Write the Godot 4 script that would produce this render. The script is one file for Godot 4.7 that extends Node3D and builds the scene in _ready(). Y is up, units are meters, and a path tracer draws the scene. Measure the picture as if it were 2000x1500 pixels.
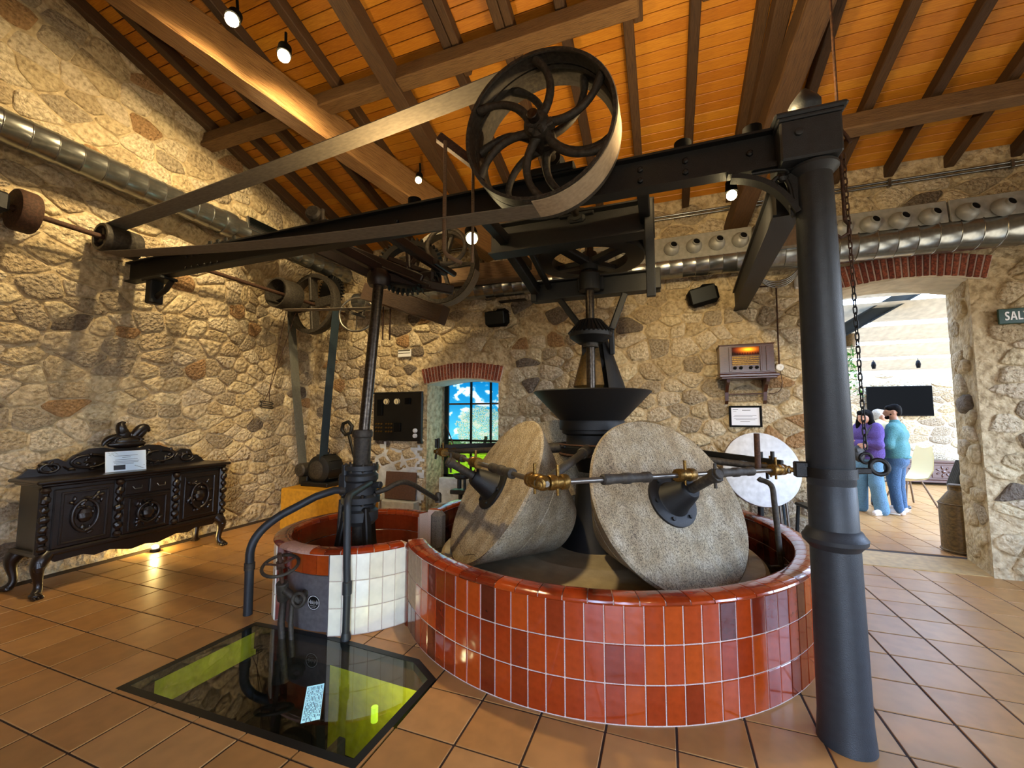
extends Node3D

const MILL := Vector3(-0.65, 0.0, -3.97)      # the vertical shaft of the mill
const PUMP := Vector3(-2.58, 0.0, -3.15)       # the middle of the small basin
const R_MILL := 1.69
const R_PUMP := 0.71
var M := {}
var T := {}
var rng := RandomNumberGenerator.new()


# ---------------------------------------------------------------- mesh building
class MB:
	var st := SurfaceTool.new()
	var g := 0
	var uvs := false

	func _init() -> void:
		st.begin(Mesh.PRIMITIVE_TRIANGLES)

	func tri(a: Vector3, b: Vector3, c: Vector3, sg := -1) -> void:
		st.set_smooth_group(sg)
		st.add_vertex(a)
		st.add_vertex(c)
		st.add_vertex(b)

	func quad(a: Vector3, b: Vector3, c: Vector3, d: Vector3, sg := -1) -> void:
		tri(a, b, c, sg)
		tri(a, c, d, sg)

	func quv(a: Vector3, b: Vector3, c: Vector3, d: Vector3) -> void:
		# a quad with the picture upright: a lower left, b lower right, c upper right, d upper left
		st.set_smooth_group(-1)
		for k in [[a, Vector2(0, 1)], [c, Vector2(1, 0)], [b, Vector2(1, 1)], [a, Vector2(0, 1)], [d, Vector2(0, 0)], [c, Vector2(1, 0)]]:
			st.set_uv(k[1])
			st.add_vertex(k[0])

	func box(xf: Transform3D, s: Vector3, b := 0.0) -> void:
		var h := s / 2.0
		if b <= 0.0:
			var p := []
			for i in 8:
				p.append(xf * Vector3(h.x if i & 1 else -h.x, h.y if i & 2 else -h.y, h.z if i & 4 else -h.z))
			quad(p[4], p[5], p[7], p[6]); quad(p[1], p[0], p[2], p[3])
			quad(p[5], p[1], p[3], p[7]); quad(p[0], p[4], p[6], p[2])
			quad(p[6], p[7], p[3], p[2]); quad(p[0], p[1], p[5], p[4])
			return
		b = minf(b, minf(h.x, minf(h.y, h.z)) * 0.8)
		var q := {}
		for sx in [-1, 1]:
			for sy in [-1, 1]:
				for sz in [-1, 1]:
					var c := Vector3(h.x * sx, h.y * sy, h.z * sz)
					q[[sx, sy, sz]] = [xf * (c - Vector3(0, b * sy, b * sz)), xf * (c - Vector3(b * sx, 0, b * sz)), xf * (c - Vector3(b * sx, b * sy, 0))]
		var cen := xf.origin
		for a in 3:
			for s1 in [-1, 1]:
				var k := []
				for uv in [[-1, -1], [1, -1], [1, 1], [-1, 1]]:
					var key := [0, 0, 0]
					key[a] = s1; key[(a + 1) % 3] = uv[0]; key[(a + 2) % 3] = uv[1]
					k.append(q[key][a])
				out4(k[0], k[1], k[2], k[3], cen)
			for u in [-1, 1]:
				for w in [-1, 1]:
					var k1 := [0, 0, 0]
					var k2 := [0, 0, 0]
					k1[a] = -1; k2[a] = 1
					k1[(a + 1) % 3] = u; k2[(a + 1) % 3] = u
					k1[(a + 2) % 3] = w; k2[(a + 2) % 3] = w
					out4(q[k1][(a + 1) % 3], q[k2][(a + 1) % 3], q[k2][(a + 2) % 3], q[k1][(a + 2) % 3], cen)
		for key in q:
			var t: Array = q[key]
			if (t[1] - t[0]).cross(t[2] - t[0]).dot(t[0] - cen) > 0: tri(t[0], t[1], t[2])
			else: tri(t[0], t[2], t[1])

	func out4(a: Vector3, b: Vector3, c: Vector3, d: Vector3, cen: Vector3) -> void:
		if (b - a).cross(c - a).dot((a + c) * 0.5 - cen) > 0: quad(a, b, c, d)
		else: quad(a, d, c, b)

	# a bar between two points, w across (level) and h high
	func bar(p: Vector3, q: Vector3, w: float, h: float, b := 0.0) -> void:
		box(along(p, q), Vector3(p.distance_to(q), h, w), b)

	static func along(p: Vector3, q: Vector3) -> Transform3D:
		var x := (q - p).normalized()
		var up := Vector3.UP if absf(x.y) < 0.95 else Vector3.BACK
		var z := x.cross(up).normalized()
		return Transform3D(Basis(x, z.cross(x), z), (p + q) / 2.0)

	# profile in the local x-y plane, extruded along local z from 0 to depth
	func prism(xf: Transform3D, poly: PackedVector2Array, depth: float, smooth := false) -> void:
		if Geometry2D.is_polygon_clockwise(poly): poly.reverse()
		var idx := Geometry2D.triangulate_polygon(poly)
		var zz := Vector3(0, 0, depth)
		for i in range(0, idx.size(), 3):
			var a := v3(poly[idx[i]]); var b := v3(poly[idx[i + 1]]); var c := v3(poly[idx[i + 2]])
			if (b - a).cross(c - a).z < 0:
				var t := b; b = c; c = t
			tri(xf * (a + zz), xf * (b + zz), xf * (c + zz))
			tri(xf * a, xf * c, xf * b)
		g += 1
		for i in poly.size():
			var a := v3(poly[i]); var b := v3(poly[(i + 1) % poly.size()])
			quad(xf * a, xf * b, xf * (b + zz), xf * (a + zz), g if smooth else -1)

	static func v3(p: Vector2) -> Vector3:
		return Vector3(p.x, p.y, 0)

	# profile of (radius, height) turned round local y; outline bottom to top on the outside
	func lathe(xf: Transform3D, prof: Array, n := 24, a0 := 0.0, a1 := TAU) -> void:
		g += 1
		var full := absf(a1 - a0 - TAU) < 0.001
		for j in prof.size() - 1:
			var p: Vector2 = prof[j]; var q: Vector2 = prof[j + 1]
			if j > 0:
				var o: Vector2 = prof[j - 1]
				if absf((p - o).angle_to(q - p)) > 0.6: g += 1
			for i in n:
				var t := lerpf(a0, a1, float(i) / n); var u := lerpf(a0, a1, float(i + 1) / n)
				if full and i == n - 1: u = a0
				var a := xf * Vector3(p.x * cos(t), p.y, p.x * sin(t)); var b := xf * Vector3(p.x * cos(u), p.y, p.x * sin(u))
				var c := xf * Vector3(q.x * cos(u), q.y, q.x * sin(u)); var d := xf * Vector3(q.x * cos(t), q.y, q.x * sin(t))
				if p.x > 0.00001: tri(a, c, b, g)
				if q.x > 0.00001: tri(a, d, c, g)

	func cyl(p: Vector3, q: Vector3, r: float, n := 16, b := 0.0, r2 := -1.0) -> void:
		var l := p.distance_to(q)
		if r2 < 0: r2 = r
		var prof := [Vector2(0, 0), Vector2(r, 0), Vector2(r2, l), Vector2(0, l)]
		if b > 0: prof = [Vector2(0, 0), Vector2(r - b, 0), Vector2(r, b), Vector2(r2, l - b), Vector2(r2 - b, l), Vector2(0, l)]
		lathe(axis(p, q), prof, n)

	static func axis(p: Vector3, q: Vector3) -> Transform3D:
		var y := (q - p).normalized()
		var t := Vector3.BACK if absf(y.z) < 0.9 else Vector3.RIGHT
		var x := y.cross(t).normalized()
		return Transform3D(Basis(x, y, x.cross(y)), p)

	func tube(pts: Array, r, n := 10, closed := false, flat := 1.0) -> void:
		g += 1
		var m := pts.size()
		var rings := []
		var nx := Vector3.ZERO
		for i in m:
			var a: Vector3 = pts[(i - 1 + m) % m] if closed or i > 0 else pts[0]
			var b: Vector3 = pts[(i + 1) % m] if closed or i < m - 1 else pts[m - 1]
			var d := (b - a).normalized()
			if nx == Vector3.ZERO:
				nx = d.cross(Vector3.UP if absf(d.y) < 0.9 else Vector3.RIGHT).normalized()
			nx = (nx - d * nx.dot(d)).normalized()
			var ny := d.cross(nx)
			var rr: float = r[i] if r is Array else r
			var ring := []
			for k in n:
				var t := TAU * k / n
				ring.append(pts[i] + (nx * cos(t) + ny * sin(t) * flat) * rr)
			rings.append(ring)
		for i in (m if closed else m - 1):
			var A: Array = rings[i]; var B: Array = rings[(i + 1) % m]
			for k in n:
				quad(A[k], A[(k + 1) % n], B[(k + 1) % n], B[k], g)
		if not closed:
			for k in range(1, n - 1):
				tri(rings[0][0], rings[0][k + 1], rings[0][k])
				tri(rings[m - 1][0], rings[m - 1][k], rings[m - 1][k + 1])

	func ring(c: Vector3, nrm: Vector3, R: float, r: float, n := 24, k := 8) -> void:
		var xf := axis(c, c + nrm)
		var pts := []
		for i in n:
			var t := TAU * i / n
			pts.append(xf * Vector3(R * cos(t), 0, R * sin(t)))
		tube(pts, r, k, true)

	func ball(xf: Transform3D, n := 14) -> void:
		var prof := []
		for i in n / 2 + 1:
			var t := PI * i / (n / 2) - PI / 2
			prof.append(Vector2(maxf(0.0, cos(t)), sin(t)))
		lathe(xf, prof, n)

	func mesh() -> ArrayMesh:
		st.generate_normals()
		return st.commit()

	func done(called: String, m: Material, parent: Node, label := "") -> MeshInstance3D:
		var o := MeshInstance3D.new()
		o.name = called
		o.mesh = mesh()
		o.material_override = null
		o.mesh.surface_set_material(0, m)
		parent.add_child(o, true)
		if label: o.set_meta("label", label)
		return o


func put(called: String, mesh: Mesh, m: Material, parent: Node, xf := Transform3D()) -> MeshInstance3D:
	var o := MeshInstance3D.new()
	o.name = called
	o.mesh = mesh
	o.material_override = m
	o.transform = xf
	parent.add_child(o, true)
	return o


func thing(called: String, label: String, category: String, at := Vector3.ZERO, turn := 0.0, group := "") -> Node3D:
	var o := Node3D.new()
	o.name = called
	add_child(o, true)
	o.position = at
	o.rotation.y = turn
	tag(o, label, category, group)
	return o


func tag(o: Node, label: String, category: String, group := "") -> void:
	o.set_meta("label", label)
	o.set_meta("category", category)
	if group: o.set_meta("group", group)


func struct(o: Node, label := "") -> Node:
	o.set_meta("kind", "structure")
	if label: o.set_meta("label", label)
	return o


func shell(called: String, label := "") -> Node3D:
	var o := Node3D.new()
	o.name = called
	add_child(o, true)
	struct(o, label)
	return o


func copy(o: Node3D, label: String) -> Node3D:
	var c: Node3D = o.duplicate()
	c.name = o.name
	add_child(c, true)
	c.set_meta("label", label)
	return c


func X(at := Vector3.ZERO, deg := Vector3.ZERO, s := Vector3.ONE) -> Transform3D:
	return Transform3D(Basis.from_euler(deg * PI / 180.0) * Basis.from_scale(s), at)


func v2(a: Array) -> PackedVector2Array:
	var p := PackedVector2Array()
	for i in range(0, a.size(), 2): p.append(Vector2(a[i], a[i + 1]))
	return p


func pr(a: Array) -> Array:
	var p := []
	for i in range(0, a.size(), 2): p.append(Vector2(a[i], a[i + 1]))
	return p


func bez(a: Vector3, b: Vector3, c: Vector3, d: Vector3, n := 12) -> Array:
	var o := []
	for i in n + 1:
		o.append(a.bezier_interpolate(b, c, d, float(i) / n))
	return o


# ---------------------------------------------------------------- materials
func noise(kind: int, freq: float, oct: int, lo: Color, hi: Color, seed_ := 1, size := 512, mid := []) -> NoiseTexture2D:
	var n := FastNoiseLite.new()
	n.noise_type = kind
	n.seed = seed_
	n.frequency = freq
	n.fractal_octaves = oct
	if kind == FastNoiseLite.TYPE_CELLULAR: n.cellular_return_type = FastNoiseLite.RETURN_CELL_VALUE
	var t := NoiseTexture2D.new()
	t.width = size
	t.height = size
	t.seamless = true
	t.noise = n
	var gr := Gradient.new()
	gr.set_color(0, lo)
	gr.set_color(1, hi)
	for k in mid: gr.add_point(k[0], k[1])
	t.color_ramp = gr
	return t


func grey(v: float) -> Color:
	return Color(v, v, v)


# tint (sRGB), roughness, metallic, then: albedo texture, its scale, relief texture, its depth in cm
func mat(called: String, c: Color, rough: float, metal := 0.0, tex = null, scale = 1.0, rel = null, depth := 0.3) -> StandardMaterial3D:
	var m := StandardMaterial3D.new()
	m.resource_name = called
	m.albedo_color = c
	m.roughness = rough
	m.metallic = metal
	m.uv1_triplanar = true
	m.uv1_scale = scale if scale is Vector3 else Vector3.ONE * float(scale)
	if tex: m.albedo_texture = T[tex]
	if rel:
		m.heightmap_enabled = true
		m.heightmap_texture = T[rel]
		m.heightmap_scale = depth
	M[called] = m
	return m


func gloss(called: String, v := 0.8, r := 0.08) -> void:
	M[called].clearcoat_enabled = true
	M[called].clearcoat = v
	M[called].clearcoat_roughness = r


func glow(called: String, c: Color, e: float) -> StandardMaterial3D:
	var m := StandardMaterial3D.new()
	m.resource_name = called
	m.albedo_color = c
	m.emission_enabled = true
	m.emission = c
	m.emission_energy_multiplier = e
	M[called] = m
	return m


func make_materials() -> void:
	var S := FastNoiseLite.TYPE_SIMPLEX_SMOOTH
	var C := FastNoiseLite.TYPE_CELLULAR
	T.soft = noise(S, 0.012, 3, grey(0.82), grey(1.0), 3)
	T.pale = noise(S, 0.008, 3, grey(0.9), grey(1.0), 4)
	T.pine = noise(S, 0.03, 4, Color(0.84, 0.76, 0.66), Color(1, 1, 1), 12)
	T.mottle = noise(S, 0.02, 6, grey(0.45), grey(1.0), 5)
	T.fine = noise(S, 0.09, 4, grey(0.7), grey(1.0), 8)
	T.grain = noise(S, 0.03, 5, Color(0.5, 0.45, 0.38), Color(1, 1, 1), 11, 512, [[0.42, Color(0.85, 0.8, 0.74)]])
	T.stone = noise(S, 0.02, 4, Color(0.64, 0.60, 0.54), Color(1.0, 0.99, 0.97), 14, 512, [[0.5, Color(0.88, 0.86, 0.82)]])
	T.granite = noise(C, 0.16, 1, Color(0.38, 0.36, 0.34), Color(1, 1, 1), 21, 512, [[0.28, grey(0.70)], [0.6, grey(0.88)]])
	T.weather = noise(S, 0.012, 5, Color(0.68, 0.61, 0.52), Color(1, 1, 1), 25, 512, [[0.45, Color(0.86, 0.82, 0.74)]])
	T.rust = noise(S, 0.03, 6, Color(0.16, 0.12, 0.1), Color(0.9, 0.7, 0.55), 27, 512, [[0.45, Color(0.4, 0.33, 0.29)]])
	T.h_rough = noise(S, 0.018, 5, grey(0), grey(1), 31)
	T.h_fine = noise(S, 0.12, 4, grey(0), grey(1), 33)
	T.h_wave = noise(S, 0.01, 2, grey(0), grey(1), 37, 256)
	T.hgrain = noise(S, 0.05, 4, grey(0), grey(1), 39)

	mat("mortar", Color(0.81, 0.74, 0.61), 0.95, 0, "stone", 0.9, "h_rough", 3.5)
	var st := [Color(0.82, 0.755, 0.63), Color(0.86, 0.80, 0.67), Color(0.79, 0.72, 0.585), Color(0.84, 0.785, 0.69), Color(0.75, 0.68, 0.56), Color(0.88, 0.825, 0.72), Color(0.71, 0.655, 0.565), Color(0.50, 0.455, 0.41), Color(0.70, 0.56, 0.40)]
	for i in st.size(): mat("stone%d" % i, st[i], 0.9, 0, "stone", 1.3 + 0.17 * i, "h_rough", 3.2)
	mat("plaster", Color(0.84, 0.79, 0.69), 0.9, 0, "soft", 0.8, "h_rough", 0.8)
	mat("sill", Color(0.83, 0.85, 0.86), 0.85, 0, "soft", 0.9, "h_rough", 0.6)
	var fl := [Color(0.70, 0.51, 0.29), Color(0.73, 0.54, 0.315), Color(0.67, 0.485, 0.27), Color(0.715, 0.53, 0.315), Color(0.69, 0.495, 0.275)]
	for i in fl.size():
		mat("floor%d" % i, fl[i], 0.36, 0, "pale", 1.1 + 0.2 * i)
	mat("grout", Color(0.25, 0.18, 0.13), 0.9, 0, "fine", 2.0)
	mat("threshold", Color(0.74, 0.60, 0.37), 0.55, 0, "soft", 1.5)
	var gl := [Color(0.60, 0.215, 0.065), Color(0.56, 0.19, 0.06), Color(0.64, 0.25, 0.07), Color(0.49, 0.165, 0.06), Color(0.42, 0.135, 0.055), Color(0.33, 0.12, 0.065), Color(0.62, 0.24, 0.12)]
	for i in gl.size():
		mat("glaze%d" % i, gl[i], 0.16, 0, "pale", 4.0, "h_wave", 0.15)
		gloss("glaze%d" % i, 0.7, 0.06)
	mat("rimworn", Color(0.80, 0.62, 0.54), 0.7, 0, "soft", 6.0, "h_fine", 0.3)
	mat("whitetile", Color(0.93, 0.915, 0.84), 0.15, 0, "pale", 1.6)
	gloss("whitetile", 0.6, 0.06)
	mat("whitetile2", Color(0.91, 0.89, 0.80), 0.18, 0, "pale", 2.0)
	mat("groutlight", Color(0.86, 0.76, 0.70), 0.9, 0, "fine", 3.0)
	mat("beige", Color(0.68, 0.565, 0.46), 0.7, 0, "soft", 3.0, "h_fine", 0.3)
	mat("greyplate", Color(0.44, 0.42, 0.43), 0.45, 0.3, "soft", 3.0)
	mat("brick", Color(0.66, 0.33, 0.22), 0.9, 0, "mottle", 3.0, "h_fine", 0.5)
	mat("brick1", Color(0.72, 0.39, 0.27), 0.9, 0, "mottle", 3.0, "h_fine", 0.5)
	mat("brick2", Color(0.58, 0.27, 0.18), 0.9, 0, "mottle", 3.0, "h_fine", 0.5)
	mat("granite", Color(0.77, 0.725, 0.64), 0.85, 0, "granite", 2.4, "h_fine", 0.25)
	M.granite.detail_enabled = true
	M.granite.detail_blend_mode = BaseMaterial3D.BLEND_MODE_MUL
	M.granite.detail_albedo = T.weather
	M.granite.detail_uv_layer = BaseMaterial3D.DETAIL_UV_2
	M.granite.uv2_triplanar = true
	M.granite.uv2_scale = Vector3.ONE * 0.9
	mat("granitedull", Color(0.52, 0.49, 0.45), 0.9, 0, "granite", 5.0, "h_fine", 0.35)
	mat("bedstone", Color(0.68, 0.62, 0.50), 0.6, 0, "soft", 0.8, "h_fine", 0.2)
	mat("oily", Color(0.36, 0.26, 0.13), 0.35, 0, "mottle", 3.0)
	mat("iron", Color(0.06, 0.06, 0.062), 0.55, 0.1, "mottle", 3.0, "h_fine", 0.12)
	mat("column", Color(0.175, 0.19, 0.205), 0.5, 0.2, "soft", 2.5, "h_fine", 0.1)
	mat("castiron", Color(0.31, 0.28, 0.24), 0.6, 0.35, "mottle", 3.0, "h_fine", 0.2)
	mat("rusty", Color(0.36, 0.23, 0.15), 0.75, 0.2, "mottle", 4.0, "h_fine", 0.2)
	mat("darkred", Color(0.13, 0.055, 0.055), 0.45, 0.2, "mottle", 4.0)
	mat("steel", Color(0.50, 0.48, 0.45), 0.32, 0.85, "soft", 3.0)
	mat("shaftsteel", Color(0.36, 0.32, 0.28), 0.33, 0.8, "mottle", 3.0)
	mat("brass", Color(0.62, 0.47, 0.22), 0.38, 0.8, "mottle", 6.0)
	mat("galv", Color(0.58, 0.585, 0.575), 0.24, 0.9, "soft", 3.0)
	mat("nozzle", Color(0.58, 0.575, 0.55), 0.45, 0.2, "soft", 2.0)
	mat("plastic", Color(0.02, 0.02, 0.022), 0.7)
	M.plastic.metallic_specular = 0.25
	mat("belt", Color(0.48, 0.44, 0.38), 0.85, 0, "soft", Vector3(2, 6, 6), "h_fine", 0.1)
	mat("belttan", Color(0.72, 0.64, 0.53), 0.8, 0, "soft", 4.0, "h_fine", 0.1)
	mat("bluebelt", Color(0.10, 0.17, 0.21), 0.75, 0, "soft", 4.0)
	mat("greybelt", Color(0.36, 0.355, 0.32), 0.85, 0, "soft", 4.0)
	var wd := [Color(0.81, 0.55, 0.17), Color(0.79, 0.525, 0.15), Color(0.83, 0.58, 0.19), Color(0.76, 0.495, 0.14)]
	for i in wd.size():
		mat("board%d" % i, wd[i], 0.42, 0, "pine", Vector3(0.3 + 0.06 * i, 7.0, 7.0))
	mat("boardgap", Color(0.14, 0.07, 0.03), 0.9)
	mat("rafter", Color(0.35, 0.25, 0.14), 0.7, 0, "grain", Vector3(0.35, 9, 9), "hgrain", 0.3)
	mat("rafter1", Color(0.295, 0.205, 0.115), 0.7, 0, "grain", Vector3(0.35, 9, 9), "hgrain", 0.3)
	mat("beam", Color(0.66, 0.50, 0.30), 0.7, 0, "grain", Vector3(0.3, 8, 8), "hgrain", 0.8)
	mat("purlin", Color(0.50, 0.385, 0.24), 0.7, 0, "grain", Vector3(0.3, 8, 8), "hgrain", 0.5)
	mat("oldwood", Color(0.47, 0.38, 0.28), 0.8, 0, "grain", Vector3(0.35, 9, 9), "hgrain", 0.4)
	mat("ebony", Color(0.095, 0.05, 0.032), 0.36, 0, "grain", Vector3(1, 6, 6), "hgrain", 0.1)
	gloss("ebony", 0.3, 0.25)
	mat("walnut", Color(0.30, 0.15, 0.08), 0.35, 0, "grain", Vector3(1.2, 7, 7))
	gloss("walnut", 0.5, 0.15)
	mat("brownboard", Color(0.40, 0.29, 0.23), 0.7, 0, "soft", 4.0)
	mat("white", Color(0.86, 0.86, 0.85), 0.5)
	mat("tabletop", Color(0.83, 0.845, 0.86), 0.5, 0, "soft", 2.0)
	mat("cream", Color(0.88, 0.83, 0.66), 0.5)
	mat("yellow", Color(0.80, 0.57, 0.10), 0.6, 0, "soft", 2.0)
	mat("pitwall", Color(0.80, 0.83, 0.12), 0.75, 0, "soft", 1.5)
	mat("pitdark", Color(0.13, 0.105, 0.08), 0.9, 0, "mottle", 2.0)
	mat("frame", Color(0.10, 0.115, 0.115), 0.4, 0.5)
	mat("blackpanel", Color(0.025, 0.025, 0.028), 0.3)
	mat("green", Color(0.03, 0.20, 0.13), 0.4)
	mat("olivecan", Color(0.47, 0.36, 0.18), 0.45, 0.3, "mottle", 3.0)
	mat("fabric", Color(0.90, 0.87, 0.80), 0.9, 0, "soft", 1.0)
	M.fabric.backlight_enabled = true
	M.fabric.backlight = Color(0.30, 0.29, 0.27)
	mat("skin", Color(0.72, 0.51, 0.40), 0.55)
	mat("skinman", Color(0.58, 0.40, 0.30), 0.55)
	mat("hair", Color(0.05, 0.042, 0.04), 0.8, 0, "grain", Vector3(9, 2, 9))
	M.hair.metallic_specular = 0.2
	mat("whitehair", Color(0.82, 0.82, 0.80), 0.6, 0, "grain", Vector3(9, 2, 9))
	mat("teal", Color(0.28, 0.49, 0.50), 0.9, 0, "soft", 5.0, "h_rough", 1.0)
	mat("purple", Color(0.36, 0.27, 0.55), 0.9, 0, "soft", 5.0, "h_rough", 1.0)
	mat("jeans", Color(0.22, 0.34, 0.46), 0.9, 0, "soft", 5.0, "h_rough", 1.0)
	mat("jeanspale", Color(0.38, 0.53, 0.63), 0.9, 0, "soft", 5.0, "h_rough", 1.0)
	mat("shoe", Color(0.82, 0.78, 0.76), 0.6)
	mat("leather", Color(0.05, 0.045, 0.045), 0.5)
	mat("leaf", Color(0.20, 0.42, 0.16), 0.6)
	M.leaf.backlight_enabled = true
	M.leaf.backlight = Color(0.3, 0.5, 0.15)
	mat("copper", Color(0.50, 0.30, 0.20), 0.5, 0.6, "mottle", 4.0)
	mat("screen", Color(0.005, 0.005, 0.006), 0.3)
	M.screen.metallic_specular = 0.1
	var gm := StandardMaterial3D.new()
	gm.resource_name = "glass"
	gm.albedo_color = Color(0.05, 0.07, 0.06, 0.30)
	gm.transparency = BaseMaterial3D.TRANSPARENCY_ALPHA
	gm.roughness = 0.02
	gm.metallic_specular = 0.8
	M.glass = gm
	glow("bulb", Color(1.0, 0.90, 0.66), 40.0)
	glow("bulbsmall", Color(1.0, 0.84, 0.5), 16.0)
	glow("dial", Color(1.0, 0.58, 0.12), 0.9)
	glow("strip", Color(0.75, 0.92, 0.2), 1.2)


func _ready() -> void:
	# the camera: 1.6 m up, turned 20 degrees to the left, tilted up 4.4 degrees
	var cam := Camera3D.new()
	cam.name = "camera"
	cam.fov = 85.87
	cam.near = 0.02
	cam.transform = Transform3D(Basis(Vector3.UP, deg_to_rad(20.18)) * Basis(Vector3.RIGHT, deg_to_rad(4.44)), Vector3(0, 1.6, 0))
	add_child(cam)
	# the sky and the exposure
	var we := WorldEnvironment.new()
	we.name = "surroundings"
	var e := Environment.new()
	var sky := ProceduralSkyMaterial.new()
	sky.sky_top_color = Color(0.55, 0.68, 0.88)
	sky.sky_horizon_color = Color(0.86, 0.91, 0.97)
	sky.ground_bottom_color = Color(0.42, 0.40, 0.36)
	sky.ground_horizon_color = Color(0.62, 0.62, 0.60)
	e.sky = Sky.new()
	e.sky.sky_material = sky
	e.background_mode = Environment.BG_SKY
	e.background_energy_multiplier = 28.0
	e.tonemap_mode = Environment.TONE_MAPPER_LINEAR
	e.tonemap_exposure = 1.0
	e.sdfgi_enabled = true
	e.ssao_enabled = true
	e.ssil_enabled = true
	we.environment = e
	add_child(we)
	rng.seed = 20240611
	make_materials()
	build_floor()
	build_walls()
	build_roof()
	build_annex()
	build_basin()
	build_mill()
	build_gantry()
	build_transmission()
	build_pump()
	build_pit()
	build_wall_things()
	build_ducts()
	build_sideboard()
	build_table_and_motor()
	build_people()
	build_lamps()


# ---------------------------------------------------------------- floor
const PITCH := 0.3405
const PIT := [-3.08, -1.60, -1.365, -1.635, -1.35, -2.33, -1.56, -2.47, -2.34, -2.50, -3.03, -2.46]


func build_floor() -> void:
	var fl := shell("floor", "terracotta tiled floor with dark joints")
	var b := MB.new()
	# slab round the pit
	for r in [[-6.6, 4.9, -1.58, 3.1], [-6.6, -3.08, -2.52, -1.58], [-1.33, 4.9, -2.52, -1.58], [-6.6, 4.9, -14.0, -2.52]]:
		b.box(X(Vector3((r[0] + r[1]) / 2, -0.104, (r[2] + r[3]) / 2)), Vector3(r[1] - r[0], 0.2, r[3] - r[2]))
	b.box(X(Vector3(6.8, -0.104, -9.9)), Vector3(3.8, 0.2, 8.2))
	b.prism(X(Vector3(0, -0.004, 0), Vector3(90, 0, 0)), v2([-1.33, -2.52, -1.33, -2.33, -1.35, -2.33, -1.56, -2.47, -1.56, -2.52]), 0.2)
	b.prism(X(Vector3(0, -0.004, 0), Vector3(90, 0, 0)), v2([-3.1, -2.53, -1.5, -2.53, -1.5, -2.47, -2.34, -2.50, -3.03, -2.46, -3.1, -2.46]), 0.2)
	b.done("slab", M.grout, fl)
	var pit := v2(PIT)
	if Geometry2D.is_polygon_clockwise(pit): pit.reverse()
	var shared := []
	for k in 3:
		var tb := MB.new()
		tb.box(X(Vector3(0, -0.006, 0), Vector3(0, 0, 0)), Vector3(PITCH - 0.011, 0.012, PITCH - 0.011), 0.003)
		shared.append(tb.mesh())
	var list := []
	var rest := []
	for i in range(-24, 22):
		for j in range(-9, 32):
			var x := 1.378 + PITCH * i + PITCH / 2
			var z := -2.255 - PITCH * j * 0.994 + PITCH / 2
			if x < -5.9 or (x > 4.4 and z > -6.3) or z > 1.0 or z < -12.85: continue
			if z < -5.5 and z > -6.25: continue
			if z < -5.6 and (x < 1.6 or x > 8.4): continue
			var p := Vector2(x, z)
			if p.distance_to(Vector2(MILL.x, MILL.z)) < R_MILL - 0.28 or p.distance_to(Vector2(PUMP.x, PUMP.z)) < R_PUMP - 0.28: continue
			# seen by the camera at all?
			var d := p.rotated(deg_to_rad(20.18))
			if -d.y < 0.9 or absf(d.x) > -d.y * 1.32 + 0.4: 
				rest.append(p)
				continue
			list.append(p)
	list.sort_custom(func(a, c): return a.length() < c.length())
	var far := list.slice(298)
	var n := 0
	for p in list.slice(0, 298):
		var quadp := v2([p.x - PITCH / 2 + 0.0055, p.y - PITCH / 2 + 0.0055, p.x + PITCH / 2 - 0.0055, p.y - PITCH / 2 + 0.0055, p.x + PITCH / 2 - 0.0055, p.y + PITCH / 2 - 0.0055, p.x - PITCH / 2 + 0.0055, p.y + PITCH / 2 - 0.0055])
		var m: Material = M["floor%d" % rng.randi_range(0, 4)]
		var hit := Geometry2D.intersect_polygons(quadp, pit)
		if hit.size() == 0:
			var xf := X(Vector3(p.x, rng.randf_range(-0.0012, 0.0008), p.y), Vector3(rng.randf_range(-0.15, 0.15), 90 * rng.randi_range(0, 3), rng.randf_range(-0.15, 0.15)))
			put("floor_tile", shared[n % 3], m, fl, xf)
		else:
			for piece in Geometry2D.clip_polygons(quadp, pit):
				if piece.size() < 3 or absf(area(piece)) < 0.002: continue
				var tb := MB.new()
				tb.prism(X(Vector3(0, -0.0004, 0), Vector3(90, 0, 0)), piece, 0.012)
				tb.done("floor_tile", m, fl)
		n += 1
	for set_ in [far, rest]:
		var rb := MB.new()
		for p in set_:
			rb.box(X(Vector3(p.x, -0.0065, p.y)), Vector3(PITCH - 0.011, 0.012, PITCH - 0.011))
		var o := rb.done("floor_tiles", M.floor1, fl)
		o.set_meta("kind", "stuff")
	var tr := MB.new()
	tr.box(X(Vector3(2.5, -0.003, -5.91)), Vector3(1.3, 0.02, 0.58), 0.004)
	struct(tr.done("trim_1", M.threshold, self), "sandy yellow threshold strip across the doorway")


func area(p: PackedVector2Array) -> float:
	var s := 0.0
	for i in p.size():
		var a := p[i]; var b := p[(i + 1) % p.size()]
		s += a.x * b.y - b.x * a.y
	return s / 2


# ---------------------------------------------------------------- rubble walls
func left_x(y: float, z: float) -> float:
	var k := lerpf(1.0, 0.25, smoothstep(3.5, 4.7, -z) * (1.0 - smoothstep(3.5, 4.4, y)))
	return -5.9 + 0.66 * smoothstep(1.3, 3.4, y) * k + 0.09 * maxf(0.0, y - 3.3)


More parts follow.
